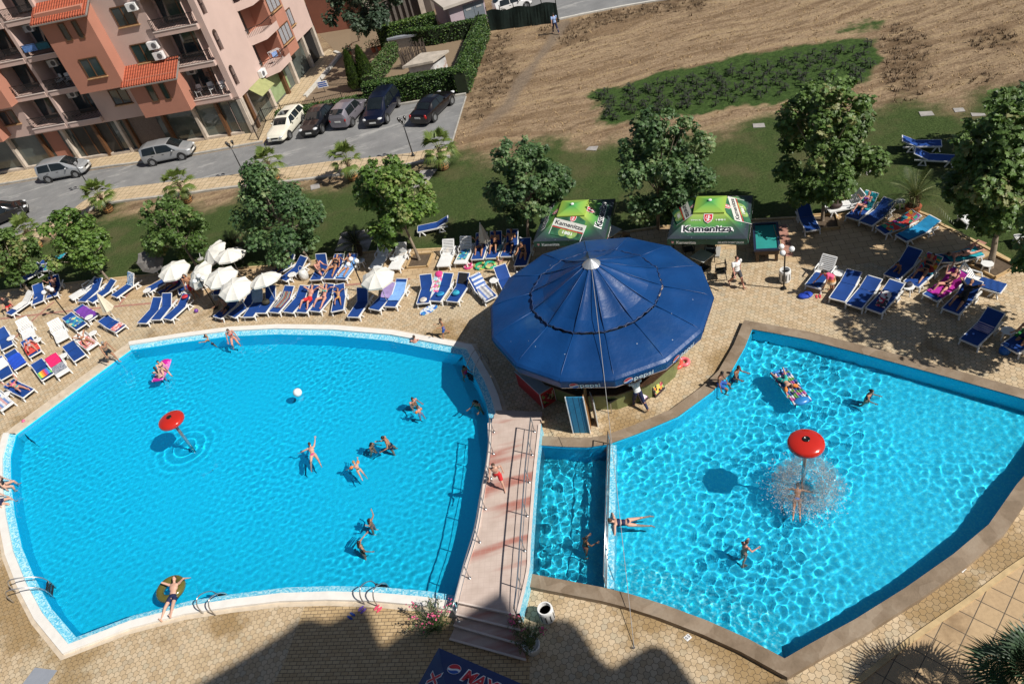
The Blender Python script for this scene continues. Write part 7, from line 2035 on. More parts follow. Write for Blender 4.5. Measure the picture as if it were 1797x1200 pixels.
Lg('c5', (480, 548), (502, 509), 'blue lounger with a multicoloured striped towel', 'blue', 28)
Lg('c6', (505, 548), (528, 509), 'empty blue lounger between the striped towel and the man in red shorts', 'blue', 28)
Lg('c7', (528, 548), (551, 503), 'blue lounger with a man in red shorts resting on it', 'blue', 32)
Lg('c8', (552, 546), (575, 502), 'blue lounger with a woman in a turquoise top resting on it', 'blue', 35)
Lg('c9', (592, 545), (594, 499), 'blue lounger with a child in yellow', 'blue', 30)
Lg('c10', (619, 556), (634, 508), 'empty blue lounger with a steeply raised back left of the single parasol', 'blue', 55)
Lg('c11', (656, 543), (674, 508), 'blue lounger with a lilac towel behind the single parasol', 'blue', 32)
Lg('c12', (684, 538), (701, 496), 'blue lounger with a long light blue towel', 'blue', 30)
Lg('d1', (474, 482), (488, 458), 'blue lounger in tree shade with a person sitting up', 'blue', 45)
Lg('d2', (496, 491), (522, 459), 'empty dark blue lounger in shade beside the white bin box', 'blue', 30)
Lg('d3', (553, 491), (562, 447), 'blue lounger with an upright back and a seated bare-chested man', 'blue', 62)
Lg('d4', (576, 489), (588, 458), 'blue lounger in shade with a lying person, next to the seated man', 'blue', 25)
Lg('d5', (597, 490), (611, 456), 'blue lounger with a sky blue towel and a person with orange sandals', 'blue', 32)
Lg('e1', (656, 471), (661, 440), 'white slatted lounger behind the single parasol', 'white', 55)
Lg('e2', (690, 472), (702, 428), 'white slatted lounger left of the tree with the wooden frame', 'white', 55)
Lg('e3', (777, 467), (786, 421), 'white slatted lounger dappled with leaf shade, left of a pair', 'white', 50)
Lg('e4', (807, 462), (817, 415), 'white slatted lounger with clothes on its seat, right of a pair', 'white', 55)
Lg('f1', (837, 455), (840, 424), 'blue lounger in deep shade, first of four with sunbathers, near the closed parasol', 'blue', 40)
Lg('f2', (862, 453), (868, 412), 'blue lounger in deep shade with a white framed back behind the closed parasol', 'blue', 50)
Lg('f3', (888, 450), (893, 417), 'blue lounger in deep shade, third of four with sunbathers', 'blue', 45)
Lg('f4', (913, 466), (917, 430), 'blue lounger in deep shade, nearest the green beer umbrella', 'blue', 45)
Lg('g1', (742, 532), (746, 484), 'blue lounger with slippers and a sun hat on its seat', 'blue', 55)
Lg('g2', (763, 528), (785, 481), 'blue lounger with a flowery pink air mattress leaning on it', 'blue', 30)
Lg('g3', (793, 529), (813, 481), 'blue lounger with a black cloth over its head and a turquoise bag', 'blue', 38)
Lg('g4', (862, 524), (833, 485), 'lounger draped with grey and white striped towels, beside the bar roof', 'blue', 45)
Lg('g5', (896, 512), (884, 481), 'blue lounger half hidden by the blue bar roof', 'blue', 45)
Lg('g6', (733, 402), (784, 384), 'blue lounger standing alone on the lawn behind the bright tree', 'blue', 22)
Lg('r1', (1427, 404), (1412, 365), 'blue lounger lying flat beside the pool table and the slim trunk', 'blue', 25)
Lg('r2', (1452, 366), (1487, 342), 'white slatted lounger with dark clothes and bags behind the slim trunk', 'white', 50)
Lg('r3', (1495, 383), (1524, 343), 'blue lounger with a turquoise towel and a woman in purple', 'blue', 45)
Lg('r4', (1519, 392), (1561, 350), 'empty dark blue lounger between the woman in purple and the red towel', 'blue', 32)
Lg('r5', (1545, 405), (1597, 378), 'blue lounger covered with a red and multicoloured towel', 'blue', 20)
Lg('r6', (1581, 418), (1634, 386), 'blue lounger covered with a leaf-shaded turquoise towel at the terrace corner', 'blue', 22)
Lg('r7', (1564, 486), (1604, 438), 'dark blue lounger in tree shade with a child curled on it', 'blue', 38)
Lg('r8', (1599, 499), (1643, 446), 'blue lounger in tree shade with a red towel and a sunbather', 'blue', 45)
Lg('r9', (1632, 522), (1682, 476), 'blue lounger with a magenta towel and a woman with a phone', 'blue', 40)
Lg('r10', (1668, 546), (1706, 496), 'blue lounger with a sunbather in dark clothes and white framed back', 'blue', 40)
Lg('r11', (1761, 507), (1697, 470), 'white slatted lounger with a blue cover on its foot half', 'white', 45)
Lg('r12', (1719, 441), (1660, 450), 'lounger with a turquoise towel and a person lying face down', 'blue', 15)
Lg('r13', (1469, 526), (1497, 479), 'empty blue lounger just right of the woman in the pink dress', 'blue', 18)
Lg('r14', (1498, 537), (1530, 493), 'blue lounger between an empty one and the one with the printed towel', 'blue', 18)
Lg('r15', (1533, 545), (1568, 501), 'blue lounger with a white and red printed towel', 'blue', 22)
Lg('r16', (1426, 503), (1450, 457), 'white slatted lounger with a blue cushion in front of the bending woman', 'white', 50)
Lg('r17', (1700, 601), (1746, 547), 'dark blue lounger with a striped cloth in the shade by the small white table', 'blue', 35)
Lg('r18', (1772, 612), (1812, 573), 'blue lounger cut by the right edge, with a green cloth', 'blue', 35)
Lg('r19', (1652, 251), (1590, 243), 'blue lounger in tree shade on the lawn, farther one of two', 'blue', 25)
Lg('r20', (1676, 278), (1608, 265), 'blue lounger in tree shade on the lawn, nearer one of two', 'blue', 25)
Lg('r21', (1785, 420), (1812, 405), 'white slatted lounger on the lawn at the right edge', 'white', 30)
Lg('r22', (1688, 385), (1720, 366), 'white slatted lounger on the lawn half hidden by the big tree', 'white', 30)

# ---------------------------------------------------------------- towels and things lying on the loungers
S_rain = stripes('rainbow', [(.70, .08, .05), (.75, .30, .04), (.75, .62, .06), (.15, .5, .12), (.05, .25, .6), (.3, .08, .4)], 1.7, 1, .1)
S_multi = stripes('striped', [(.02, .06, .12), (.5, .12, .05), (.05, .25, .25), (.4, .35, .3), (.03, .08, .2), (.45, .2, .05)], 3.2, 1)
S_grey = stripes('grey white', [(.55, .55, .56), (.14, .22, .5), (.62, .62, .62), (.3, .3, .32)], 2.2, 1)
S_blue = stripes('blue white', [(.6, .62, .65), (.08, .16, .42)], 6, 0)
S_fest = blotch('festive', [(.62, .05, .05), (.75, .42, .04), (.04, .35, .22), (.35, .04, .30), (.65, .07, .06), (.04, .3, .4)], 5.5)
S_flow = blotch('teal yellow', [(.02, .12, .32), (.04, .35, .40), (.62, .60, .28), (.03, .18, .45)], 4.5)
S_redw = blotch('red white', [(.62, .08, .08), (.72, .65, .62), (.6, .3, .28)], 16)
S_greyb = blotch('grey speckle', [(.25, .27, .33), (.12, .13, .18), (.42, .42, .46)], 30)
S_pat = blotch('sky white', [(.25, .42, .65), (.6, .65, .7), (.1, .25, .5)], 12)
S_whr = blotch('white red black', [(.72, .70, .70), (.75, .73, .73), (.5, .04, .08), (.05, .05, .06)], 8)
T = lambda n_, c: pm('towel ' + n_, c, .95, .12, 5, bump=.4, bs=60)
towel('a1', .42, 1.95, T('white', (.74, .73, .71)), 'white towel over the upper part of a lounger by the leaning trunk')
towel('a7', 1.1, 1.98, S_pat, 'light blue patterned towel over a raised lounger back')
towel('a8', .35, 1.5, S_flow, 'teal and yellow patterned beach towel by the globe lamp', skew=.15)
towel('a9', .05, 1.7, T('purple', (.17, .04, .34)), 'large purple towel spread over a lounger', w=.8)
towel('a10', .1, .65, S_redw, 'red and white speckled towel across the foot of a lounger')
towel('a13', .2, 1.35, T('red', (.62, .07, .055)), 'red towel under the sunbather in light blue', w=.74)
towel('a15', .15, 1.3, S_redw, 'red and white towel under the sunbather in white bikini')
towel('a16', .12, .85, S_rain, 'rainbow striped towel on a lounger foot')
towel('a17', 1.15, 1.95, T('crimson', (.62, .015, .12)), 'crimson towel over the head of a white lounger')
towel('a17', .3, 1.1, S_greyb, 'grey speckled towel in the middle of a white lounger', seed=4)
towel('a18', .02, 1.5, T('bright blue', (.01, .07, .52)), 'bright blue towel covering a lounger at left', w=.78)
towel('a20', 1.0, 1.8, T('white', (.74, .73, .71)), 'white towel on a lounger at the left edge')
towel('a22', .1, 1.6, stripes('pale stripes', [(.65, .65, .68), (.15, .25, .5), (.6, .35, .35)], 3, 1), 'pale striped towel on the lounger at the lower left edge')
towel('a23', 1.0, 1.9, T('turquoise', (.02, .36, .44)), 'turquoise towel on the nearer lawn lounger')
towel('a24', 1.0, 1.9, T('turquoise', (.02, .36, .44)), 'turquoise towel on the farther lawn lounger', seed=2)
towel('b5', 1.2, 1.98, T('pink', (.72, .03, .25)), 'bright pink towel under the parasol cluster')
towel('c3', 1.15, 2.0, T('pale blue', (.30, .40, .50)), 'pale blue towel hung over an upright lounger back')
towel('c5', .35, 1.6, S_multi, 'multicoloured striped towel on a lounger', w=.55)
towel('c11', .95, 2.0, T('lilac', (.40, .30, .58)), 'lilac towel at the head of a lounger behind the single parasol')
towel('c12', .45, 1.75, T('light blue', (.22, .42, .80)), 'long light blue towel on a lounger')
towel('d5', .1, 1.7, T('sky blue', (.16, .36, .72)), 'sky blue towel under a person with orange sandals')
towel('e4', .3, 1.2, S_flow, 'heap of blue and white clothes on a white slatted lounger', w=.5)
towel('f2', .6, 1.2, T('pale turquoise', (.15, .38, .48)), 'pale turquoise towel hanging at the side of a shaded lounger', w=.3, dy=-.3)
towel('g4', .05, 1.3, S_grey, 'grey striped towel sliding off a lounger beside the bar', w=.7, skew=-.35)
towel('g4', 1.1, 1.95, S_blue, 'white and blue striped towel over the back of a lounger beside the bar', w=.6, dy=-.08)
towel('g3', 1.35, 1.98, T('black', (.012, .012, .015)), 'black cloth over the head of a blue lounger', w=.5)
towel('r3', .9, 1.95, T('turquoise', (.02, .33, .50)), 'turquoise towel behind the woman in purple')
towel('r5', .25, 1.9, S_fest, 'red and multicoloured towel on a lounger at the right', w=.78)
towel('r6', .1, 1.92, T('turquoise blue', (.015, .26, .52)), 'leaf-shaded turquoise towel at the terrace corner')
towel('r8', .95, 1.9, S_fest, 'dark red patterned towel in the tree shade', seed=6)
towel('r9', .25, 1.95, T('magenta', (.42, .02, .30)), 'magenta towel under the woman with a phone', w=.75)
towel('r11', -.02, .95, T('navy blue', (.006, .05, .22)), 'blue cover on the foot half of a white slatted lounger')
towel('r12', .0, 1.5, T('turquoise', (.02, .36, .44)), 'turquoise towel under a person lying face down')
towel('r15', .3, 1.35, S_whr, 'white and red printed towel on a lounger', w=.42, skew=.2)
towel('r16', .0, 1.0, T('navy blue', (.006, .05, .22)), 'blue cushion on the white lounger of the bending woman', w=.6)
towel('r17', .8, 1.3, stripes('lilac stripes', [(.5, .42, .55), (.1, .1, .3)], 9, 0), 'small striped cloth on the dark lounger by the white table', w=.6)
towel('r18', .7, 1.8, T('green', (.03, .22, .05)), 'green cloth on the lounger at the right edge')

# ---------------------------------------------------------------- people on the loungers
on('a13', 'sunbather in light blue bikini lying on the red towel', 'lie', s=.95, up=.13, H=1.6, skin='pink', hair='brown', fem=True, clothes=[('top', 'lightblue'), ('bottom', 'lightblue')])
on('a15', 'tanned sunbather in white bikini lying on a red and white towel', 'lie_rest', s=.95, up=.13, H=1.62, skin='tan', hair='brown', fem=True, clothes=[('top', 'white'), ('bottom', 'white')])
on('a21', 'sunbather in turquoise lying near the sloping pool side', 'lie', s=1.0, up=.13, H=1.62, skin='pink', fem=True, clothes=[('top', 'pink'), ('bottom', 'teal')], extra=dict(sL=40, sR=50, eL=90, eR=90))
on('a3', 'pale person with raised knees lying under the bright leaning tree', 'recline', s=1.05, H=1.65, skin='pink', hair='brown', clothes=[('trunks', 'navy')], extra=dict(kL=80, hL=75))
P_('man in dark clothes sitting on a chair at the far left, feet forward', (14, 536), 300, 'side', z=.46, H=1.72, skin='pink', hair='brown', clothes=[('shirt', 'black'), ('trunks', 'red')], anchor='pelvis', extra=dict(kL=60, kR=50))
on('b4', 'sunbather under the leaf-dappled parasol', 'recline', s=1.05, H=1.65, skin='brown', fem=True, clothes=[('swimsuit', 'pink')])
on('c1', 'dark tanned man sitting in the shadow of the foremost parasol', 'sit', s=.8, H=1.75, skin='brown', clothes=[('trunks', 'black')])
on('c7', 'pale man in red shorts lying back with his arms behind his head', 'recline_rest', s=1.02, H=1.74, skin='pink', hair='brown', clothes=[('shorts', 'red')], extra=dict(hL=48, hR=56, kL=55, kR=62), acc=['sunglasses'])
on('c8', 'woman in turquoise top and blue bottoms lying back with sunglasses', 'recline_rest', s=1.02, H=1.66, skin='pink', fem=True, clothes=[('top', 'teal'), ('bottom', 'navy')], acc=['sunglasses'])
on('c9', 'child in a yellow swimsuit lying back with sunglasses', 'recline_rest', s=1.0, H=1.15, skin='tan', hair='brown', clothes=[('top', 'yellow'), ('bottom', 'yellow')], acc=['sunglasses'])
on('d1', 'person sitting up in the tree shade above the parasols', 'recline', s=1.05, H=1.68, skin='brown', clothes=[('trunks', 'black')])
on('d3', 'bare-chested man sitting sideways hugging his knees', 'side', s=.75, up=.15, d=60, H=1.74, skin='pink', hair='brown', clothes=[('trunks', 'grey')], extra=dict(t=14, hL=100, hR=95, kL=70, kR=75, sL=65, sR=60))
on('d4', 'person lying in the shade with bare feet towards the pool', 'lie', s=1.0, H=1.65, skin='tan', fem=True, clothes=[('swimsuit', 'black')])
on('d5', 'tanned person with orange sandals on a sky blue towel', 'recline', s=1.05, H=1.68, skin='tan', clothes=[('trunks', 'lightblue')], extra=dict(hL=34, hR=38, kL=6, kR=8))
on('f1', 'sunbather in deep shade wearing a striped swimsuit', 'recline', s=1.08, H=1.68, skin='tan', fem=True, clothes=[('swimsuit', stripes('swim stripes', [(.6, .6, .6), (.05, .05, .08)], 16, 2))])
on('f2', 'sunbather in deep shade behind the closed parasol', 'recline', s=1.08, H=1.68, skin='tan', clothes=[('trunks', 'black')], extra=dict(kL=70, hL=85))
on('f3', 'sunbather in deep shade with crossed arms, third of four', 'recline', s=1.08, H=1.7, skin='tan', clothes=[('trunks', 'navy')])
on('f4', 'sunbather in deep shade nearest the green beer umbrella', 'sit', s=.95, H=1.68, skin='tan', hs='long', fem=True, clothes=[('swimsuit', 'black')])
on('r3', 'woman in a purple swimsuit reading with her knees bent', 'recline', s=1.05, H=1.64, skin='pink', hair='brown', hs='bun', fem=True, clothes=[('swimsuit', 'purple')], extra=dict(kL=70, hL=78, kR=78, hR=84))
on('r7', 'small dark child curled up on a shaded lounger', 'crouch', s=.6, up=.1, H=1.05, skin='brown', clothes=[('bottom', 'black')])
on('r8', 'sunbather in tree shade on a red towel', 'recline', s=1.05, H=1.66, skin='tan', fem=True, clothes=[('swimsuit', 'black')])
on('r9', 'woman in dark bikini looking at her phone on a magenta towel', 'recline', s=1.05, H=1.64, skin='pink', hs='bun', fem=True, clothes=[('top', 'black'), ('bottom', 'black')], extra=dict(sL=50, sR=55, eL=95, eR=95))
on('r10', 'person in dark clothes lying with arms behind the head at right', 'lie_rest', s=1.0, H=1.68, skin='tan', clothes=[('shirt', 'black'), ('shorts', 'black')])
on('r12', 'person lying face down with raised lower legs on a turquoise towel', 'prone', s=.8, up=.13, d=180, H=1.66, skin='pink', hair='brown', fem=True, clothes=[('bottom', 'black'), ('top', 'black')], extra=dict(sL=150, sR=150, kL=10, kR=70))
on('r18', 'person sitting at the right edge beside the green cloth', 'sit', s=.9, H=1.68, skin='tan', clothes=[('trunks', 'navy')])
on('r21', 'person lying on the lawn lounger at the right edge, feet to the pool', 'lie', s=.9, H=1.66, skin='pink', clothes=[('trunks', 'grey')])
on('b7', 'sunbather in the shadow behind the foremost parasol', 'recline', s=1.05, H=1.66, skin='tan', fem=True, clothes=[('swimsuit', 'navy')])

# ---------------------------------------------------------------- parasols
canvas = pm('cream canvas', (.72, .70, .64), .85, .05, 3, bump=.15, bs=50)
canvas_in = pm('beige canvas', (.48, .44, .36), .85, .08, 3)
def parasol(px, z, r_, label, tilt=0.0, tdir=0.0, mat=canvas, n=8, h=.42, group='open white parasols', a0=.2):
 r_ *= .9; c = at(*px, z); t = empty('parasol', (c.x, c.y, 0), 0, label, 'parasol', group)
 M = Matrix.Rotation(R(tilt), 3, Vector((-math.sin(R(tdir)), math.cos(R(tdir)), 0)))
 top = Vector((0, 0, z))
 def pt(k, f, zz_):
  a = a0 + 2 * PI * k / n; return M @ Vector((r_ * f * math.cos(a), r_ * f * math.sin(a), zz_)) + top
 mb = MB(); rows_ = []
 for f, zz_ in ((.03, h * .5), (.35, h * .36), (.7, h * .08), (1.0, -h * .34)):
  row = []
  for k in range(n):
   for s in range(4):
    p0, p1 = pt(k, f, zz_), pt(k + 1, f, zz_); q = p0.lerp(p1, s / 4); q.z -= .035 * f * math.sin(PI * s / 4); q = q + (top - q) * .03 * math.sin(PI * s / 4) * f; row.append(q)
  rows_.append(row)
 for A, B in zip(rows_[:-1], rows_[1:]): mb.strip(B, A, closed=True)
 low = [p - M @ Vector((0, 0, .10)) for p in rows_[-1]]; mb.strip(low, rows_[-1], closed=True)
 mb.build('canopy', mat, t)
 for k in range(n):
  mb = MB(); mb.cyl(pt(k, .04, h * .46), pt(k, .99, -h * .37), .009, n=4); mb.build('rib', pm('parasol rib', (.5, .5, .5), .5), t)
 mb = MB(); ft = Vector((-.25 * math.sin(R(tilt)) * math.cos(R(tdir)) * z, -.25 * math.sin(R(tilt)) * math.sin(R(tdir)) * z, 0)); tipq = M @ Vector((0, 0, h * .5 + .06)) + top
 mb.tube([ft, top, tipq], .02, 7); mb.build('pole', white, t, smooth=True)
 mb = MB(); mb.lathe([(.22, 0), (.22, .05), (.06, .09), (.04, .3)], 14, c=ft); mb.build('base', pm('grey concrete base', (.36, .35, .33), .9), t)
parasol((303, 471), 1.85, 1.05, 'leaf-dappled white parasol at the left of the cluster', 6, 280)
parasol((372, 442), 1.75, 1.05, 'tilted white parasol at the back of the cluster, touching the folded one', 28, 200)
parasol((402, 444), 1.9, 1.05, 'leaf-shaded white parasol at the back right of the cluster', 8, 60)
parasol((347, 481), 1.95, 1.0, 'steeply tilted white parasol behind the globe lamp', 30, 215)
parasol((386, 483), 2.0, 1.05, 'low flat white parasol in the middle of the cluster', 6, 280)
parasol((411, 503), 2.0, 1.05, 'foremost white parasol of the cluster', 10, 280)
parasol((463, 487), 1.95, 1.0, 'white parasol at the right of the cluster', 12, 100)
parasol((661, 484), 2.05, 1.0, 'single white parasol between the two rows of loungers', 4, 280)
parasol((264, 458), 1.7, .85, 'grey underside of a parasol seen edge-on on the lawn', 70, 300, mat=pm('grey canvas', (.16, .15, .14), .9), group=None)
def folded(px, h, label, lean=(0, 0), mat=canvas):
 b = at(*px); t = empty('folded_parasol', b, 0, label, 'parasol', 'folded parasols'); l_ = Vector((lean[0], lean[1], 0))
 mb = MB(); n_ = 12; rows_ = []
 for z, rr in ((.95, .26), (.90, .27), (h * .7, .17), (h * .92, .07), (h, .02)):
  rows_.append([Vector((rr * (1 + .28 * (k % 2)) * math.cos(2 * PI * k / n_), rr * (1 + .28 * (k % 2)) * math.sin(2 * PI * k / n_), z)) + l_ * z for k in range(n_)])
 for A, B in zip(rows_[:-1], rows_[1:]): mb.strip(A, B, closed=True)
 mb.build('canopy', mat, t)
 mb = MB(); mb.tube([Vector((0, 0, 0)), l_ * h + Vector((0, 0, h + .06))], .02, 7); mb.build('pole', white, t)
 mb = MB(); mb.lathe([(.2, 0), (.2, .05), (.05, .08)], 14); mb.build('base', pm('grey concrete base', (.36, .35, .33)), t)
folded((205, 563), 2.05, 'folded cream parasol between the loungers near the pool slope', mat=pm('cream yellow canvas', (.68, .62, .48), .85, .05, 4))
folded((857, 446), 2.0, 'folded beige parasol among the sunbathers in deep shade', mat=canvas_in)
folded((352, 455), 2.1, 'half-folded white parasol leaning over the lawn', (.28, .1))

# ---------------------------------------------------------------- two square green beer umbrellas
def beer_print():
 N = NT('green beer print', .6); p = N.pos(); z = N.sep(p)[2]
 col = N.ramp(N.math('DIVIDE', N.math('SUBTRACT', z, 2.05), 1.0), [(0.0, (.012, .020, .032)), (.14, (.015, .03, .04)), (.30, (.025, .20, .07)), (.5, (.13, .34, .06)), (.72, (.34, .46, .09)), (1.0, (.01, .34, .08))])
 # printed drops in the dark lower corners
 v = N.n('ShaderNodeTexVoronoi'); N.link(p, v.inputs[0]); v.inputs['Scale'].default_value = 6
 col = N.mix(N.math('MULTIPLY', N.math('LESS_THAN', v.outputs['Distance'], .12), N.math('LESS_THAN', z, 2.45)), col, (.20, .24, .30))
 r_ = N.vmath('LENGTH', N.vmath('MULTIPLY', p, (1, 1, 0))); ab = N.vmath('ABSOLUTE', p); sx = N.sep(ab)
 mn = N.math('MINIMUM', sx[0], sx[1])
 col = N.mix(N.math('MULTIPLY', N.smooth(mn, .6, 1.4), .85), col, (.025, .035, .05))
 N.color(col); N.bump(N.noise(p, 3, 3), .3, .03); return N.mat
beer_m = beer_print(); beer_v = pm('beer valance', (.015, .05, .03), .6, .3, 1.0); _n = NT('lime print', .6); _n.color(_n.ramp(_n.math('DIVIDE', _n.math('SUBTRACT', _n.sep(_n.pos())[2], 2.8), .26), [(0, (.34, .44, .06)), (.55, (.20, .42, .07)), (1, (.01, .26, .08))])); lime = _n.mat
label_m = pm('label print', (.60, .60, .55), .6, .06, 3); bottle_m = pm('bottle print', (.03, .12, .06), .5, .6, 2.5)
def shield(mb, o, rt, up, s, lift=.012):
 pts = [(-.5, .55), (.5, .55), (.5, -.05), (.36, -.38), (0, -.62), (-.36, -.38), (-.5, -.05)]
 mb.mi = 0; disc(mb, o, rt, up, 1, lift, pts=[(x * s * 1.16, y * s * 1.14) for x, y in pts])
 mb.mi = 2; disc(mb, o, rt, up, 1, lift + .004, pts=[(x * s, y * s) for x, y in pts])
 mb.mi = 0   # rearing beast: head, body, paws and curling tail as plain strokes
 def stroke(P, w):
  for (x0, y0), (x1, y1) in zip(P[:-1], P[1:]):
   dx, dy = x1 - x0, y1 - y0; L = math.hypot(dx, dy) or 1; nx, ny = -dy / L * w / 2, dx / L * w / 2
   disc(mb, o, rt, up, 1, lift + .008, pts=[((x0 + nx) * s, (y0 + ny) * s), ((x0 - nx) * s, (y0 - ny) * s), ((x1 - nx) * s, (y1 - ny) * s), ((x1 + nx) * s, (y1 + ny) * s)])
 stroke([(.02, .32), (.06, .12), (-.02, -.12), (.08, -.36)], .17); stroke([(-.02, .38), (.16, .36)], .14)
 stroke([(.05, .15), (.24, .24), (.30, .16)], .07); stroke([(.05, .05), (.27, .05)], .07); stroke([(.02, -.2), (.24, -.18), (.28, -.30)], .08); stroke([(-.05, -.25), (-.2, -.36), (-.05, -.42)], .08)
 stroke([(-.06, -.1), (-.28, -.05), (-.30, .15), (-.18, .22), (-.24, .36)], .07)
def panel(mb, o, rt, up, kind, w):
 o, rt, up = Vector(o), Vector(rt).normalized(), Vector(up).normalized()
 pt = lambda x, y: o + rt * x + up * y
 if kind == 'front':
  shield(mb, pt(.0, .92), rt, up, .36)
  mb.mi = 0; lettering(mb, 'Kamenitza', pt(0, .24), rt, up, .30, bold=.085, fit=2.36, lift=.010)
  mb.mi = 1; lettering(mb, 'Kamenitza', pt(0, .25), rt, up, .29, bold=.03, fit=2.2, lift=.016)
  mb.mi = 0; lettering(mb, 'SINCE', pt(-.56, .80), rt, up, .07, fit=.46, lift=.012); lettering(mb, '1881', pt(.56, .80), rt, up, .08, bold=.01, fit=.42, lift=.012)
 if kind in ('bottle', 'bottle_side'):
  a = R(-17) if kind == 'bottle' else R(18); r2, u2 = rt * math.cos(a) + up * math.sin(a), -rt * math.sin(a) + up * math.cos(a); c = pt(-.05, .62) if kind == 'bottle' else pt(.05, .6)
  q = lambda x, y: c + r2 * x + u2 * y
  mb.mi = 4; disc(mb, c, r2, u2, 1, .008, pts=[(-.78, -.62), (.78, -.55), (.72, .5), (.3, .66), (-.42, .62), (-.80, .34)])
  mb.mi = 5; disc(mb, q(.25, -.28), r2, u2, .30, .010); disc(mb, q(-.2, -.36), r2, u2, .22, .011)
  mb.mi = 3; disc(mb, q(0, .08), r2, u2, 1, .014, pts=[(-.86, -.20), (.86, -.20), (.86, .20), (-.86, .20)])
  mb.mi = 2; disc(mb, q(0, -.16), r2, u2, 1, .016, pts=[(-.86, -.03), (.86, -.03), (.86, .01), (-.86, .01)])
  mb.mi = 1; lettering(mb, 'Kamenitza', q(0, -.02), r2, u2, .22, bold=.02, fit=1.5, lift=.02)
  mb.mi = 0; lettering(mb, '1881', q(.05, -.42), r2, u2, .15, bold=.02, fit=.5, lift=.018)
  shield(mb, q(.05, .46), r2, u2, .26, .018)
  mb.mi = 0
  for x0, x1 in (((-.84, .22), (-.84, -.62)), ((.84, .22), (.84, -.6))):
   disc(mb, c, r2, u2, 1, .02, pts=[(x0[0] - .012, x0[1]), (x0[0] + .012, x0[1]), (x1[0] + .012, x1[1]), (x1[0] - .012, x1[1])])
 if kind == 'along':
  mb.mi = 0; lettering(mb, 'Kamenitza', pt(.0, .22), rt, up, .32, bold=.085, fit=2.3, lift=.010)
  mb.mi = 1; lettering(mb, 'Kamenitza', pt(.0, .23), rt, up, .31, bold=.03, fit=2.14, lift=.016)
  shield(mb, pt(.0, .92), rt, up, .34)
def beer_umbrella(c, ang_, label, kinds, side=3.6):
 t = empty('beer_umbrella', c, ang_, label, 'umbrella', 'square green beer umbrellas'); hs_ = side / 2; z0, z1, zt = 2.14, 2.80, 3.06; k_ = .36
 cor = [Vector((sx * hs_, sy * hs_, z0)) for sx, sy in ((-1, -1), (1, -1), (1, 1), (-1, 1))]; mid = [Vector((p.x * k_, p.y * k_, z1)) for p in cor]; cap_ = [Vector((p.x * (k_ + .03), p.y * (k_ + .03), z1 + .05)) for p in cor]; tip = Vector((0, 0, zt))
 mb = MB()
 for i in range(4):
  a, b, c1, d1 = cor[i], cor[(i + 1) % 4], mid[(i + 1) % 4], mid[i]; K = 8; rows_ = []
  for j in range(K + 1):
   f = j / K; row = []
   for s in range(9):
    q = a.lerp(d1, f).lerp(b.lerp(c1, f), s / 8); q.z -= .05 * math.sin(PI * s / 8) * math.sin(PI * f); row.append(q)
   rows_.append(row)
  for A, B in zip(rows_[:-1], rows_[1:]): mb.strip(A, B)
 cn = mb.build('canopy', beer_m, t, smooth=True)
 mb = MB()
 for i in range(4): mb.add([cap_[i], cap_[(i + 1) % 4], tip], [(0, 1, 2)]); mb.strip([cap_[i] + Vector((0, 0, -.06)), cap_[(i + 1) % 4] + Vector((0, 0, -.06))], [cap_[i], cap_[(i + 1) % 4]])
 mb.build('top_vent', lime, t)
 for i in range(4):
  a, b = cor[i], cor[(i + 1) % 4]; rt = (b - a).normalized(); dz = Vector((0, 0, -.30)); mb = MB(); K = 14; wv = Vector((rt.y, -rt.x, 0))
  A = [a.lerp(b, s / K) + dz + wv * (.03 + .025 * math.sin(s * 1.7)) for s in range(K + 1)]; B = [a.lerp(b, s / K) for s in range(K + 1)]; mb.strip(A, B); v = mb.build('valance', beer_v, t, smooth=True)
  mb = MB(); o = a.lerp(b, .12) + dz * .75 + wv * .05; shield(mb, a.lerp(b, .07) + dz * .5 + wv * .06, rt, (0, 0, 1), .10)
  mb.mi = 0; lettering(mb, 'Kamenitza', o, rt, (0, 0, 1), .15, bold=.02, center=False, lift=.025); lettering(mb, 'DELIKETE DOBAT ZAUOR', a.lerp(b, .64) + dz * .68 + wv * .05, rt, (0, 0, 1), .11, bold=.015, center=False, fit=1.15, lift=.025, slant=.15)
  mb.build('valance_print', [letter_white, letter_dark, red_print], v)
 for i, kd in enumerate(kinds):
  a, b = cor[i], cor[(i + 1) % 4]; m_ = (a + b) / 2; mt = (mid[i] + mid[(i + 1) % 4]) / 2; up = mt - m_; mb = MB(); m2_ = m_ + up.normalized() * .12 + Vector((0, 0, .0))
  panel(mb, m2_, b - a, up, kd, side); mb.build('print', [letter_white, letter_dark, red_print, label_m, bottle_m, pm('hop print', (.22, .34, .10), .6, .5, 5)], cn)
 mb = MB(); mb.ball(tip + Vector((0, 0, .02)), (.09, .09, .05), 12, 6); mb.build('finial', white, t)
 mb = MB(); mb.cyl((0, 0, 0), (0, 0, 3.0), .03, n=10); mb.build('pole', pm('grey pole', (.3, .3, .3), .4), t)
 for p in cor + [(cor[i] + cor[(i + 1) % 4]) / 2 for i in range(4)]:
  mb = MB(); mb.bar(Vector((0, 0, 2.9)), p + Vector((0, 0, -.05)), .025, .03); mb.build('rib', pm('grey pole', (.3, .3, .3)), t)
 mb = MB(); mb.box((0, 0, .06), (.8, .8, .12)); mb.build('base', pm('grey concrete base', (.36, .35, .33)), t)
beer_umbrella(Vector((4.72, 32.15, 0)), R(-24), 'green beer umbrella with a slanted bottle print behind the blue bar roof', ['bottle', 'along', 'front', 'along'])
beer_umbrella(Vector((10.72, 29.25, 0)), R(-27), 'green beer umbrella with a red shield and big lettering beside the pool table', ['front', 'bottle_side', 'along', 'bottle_side'])
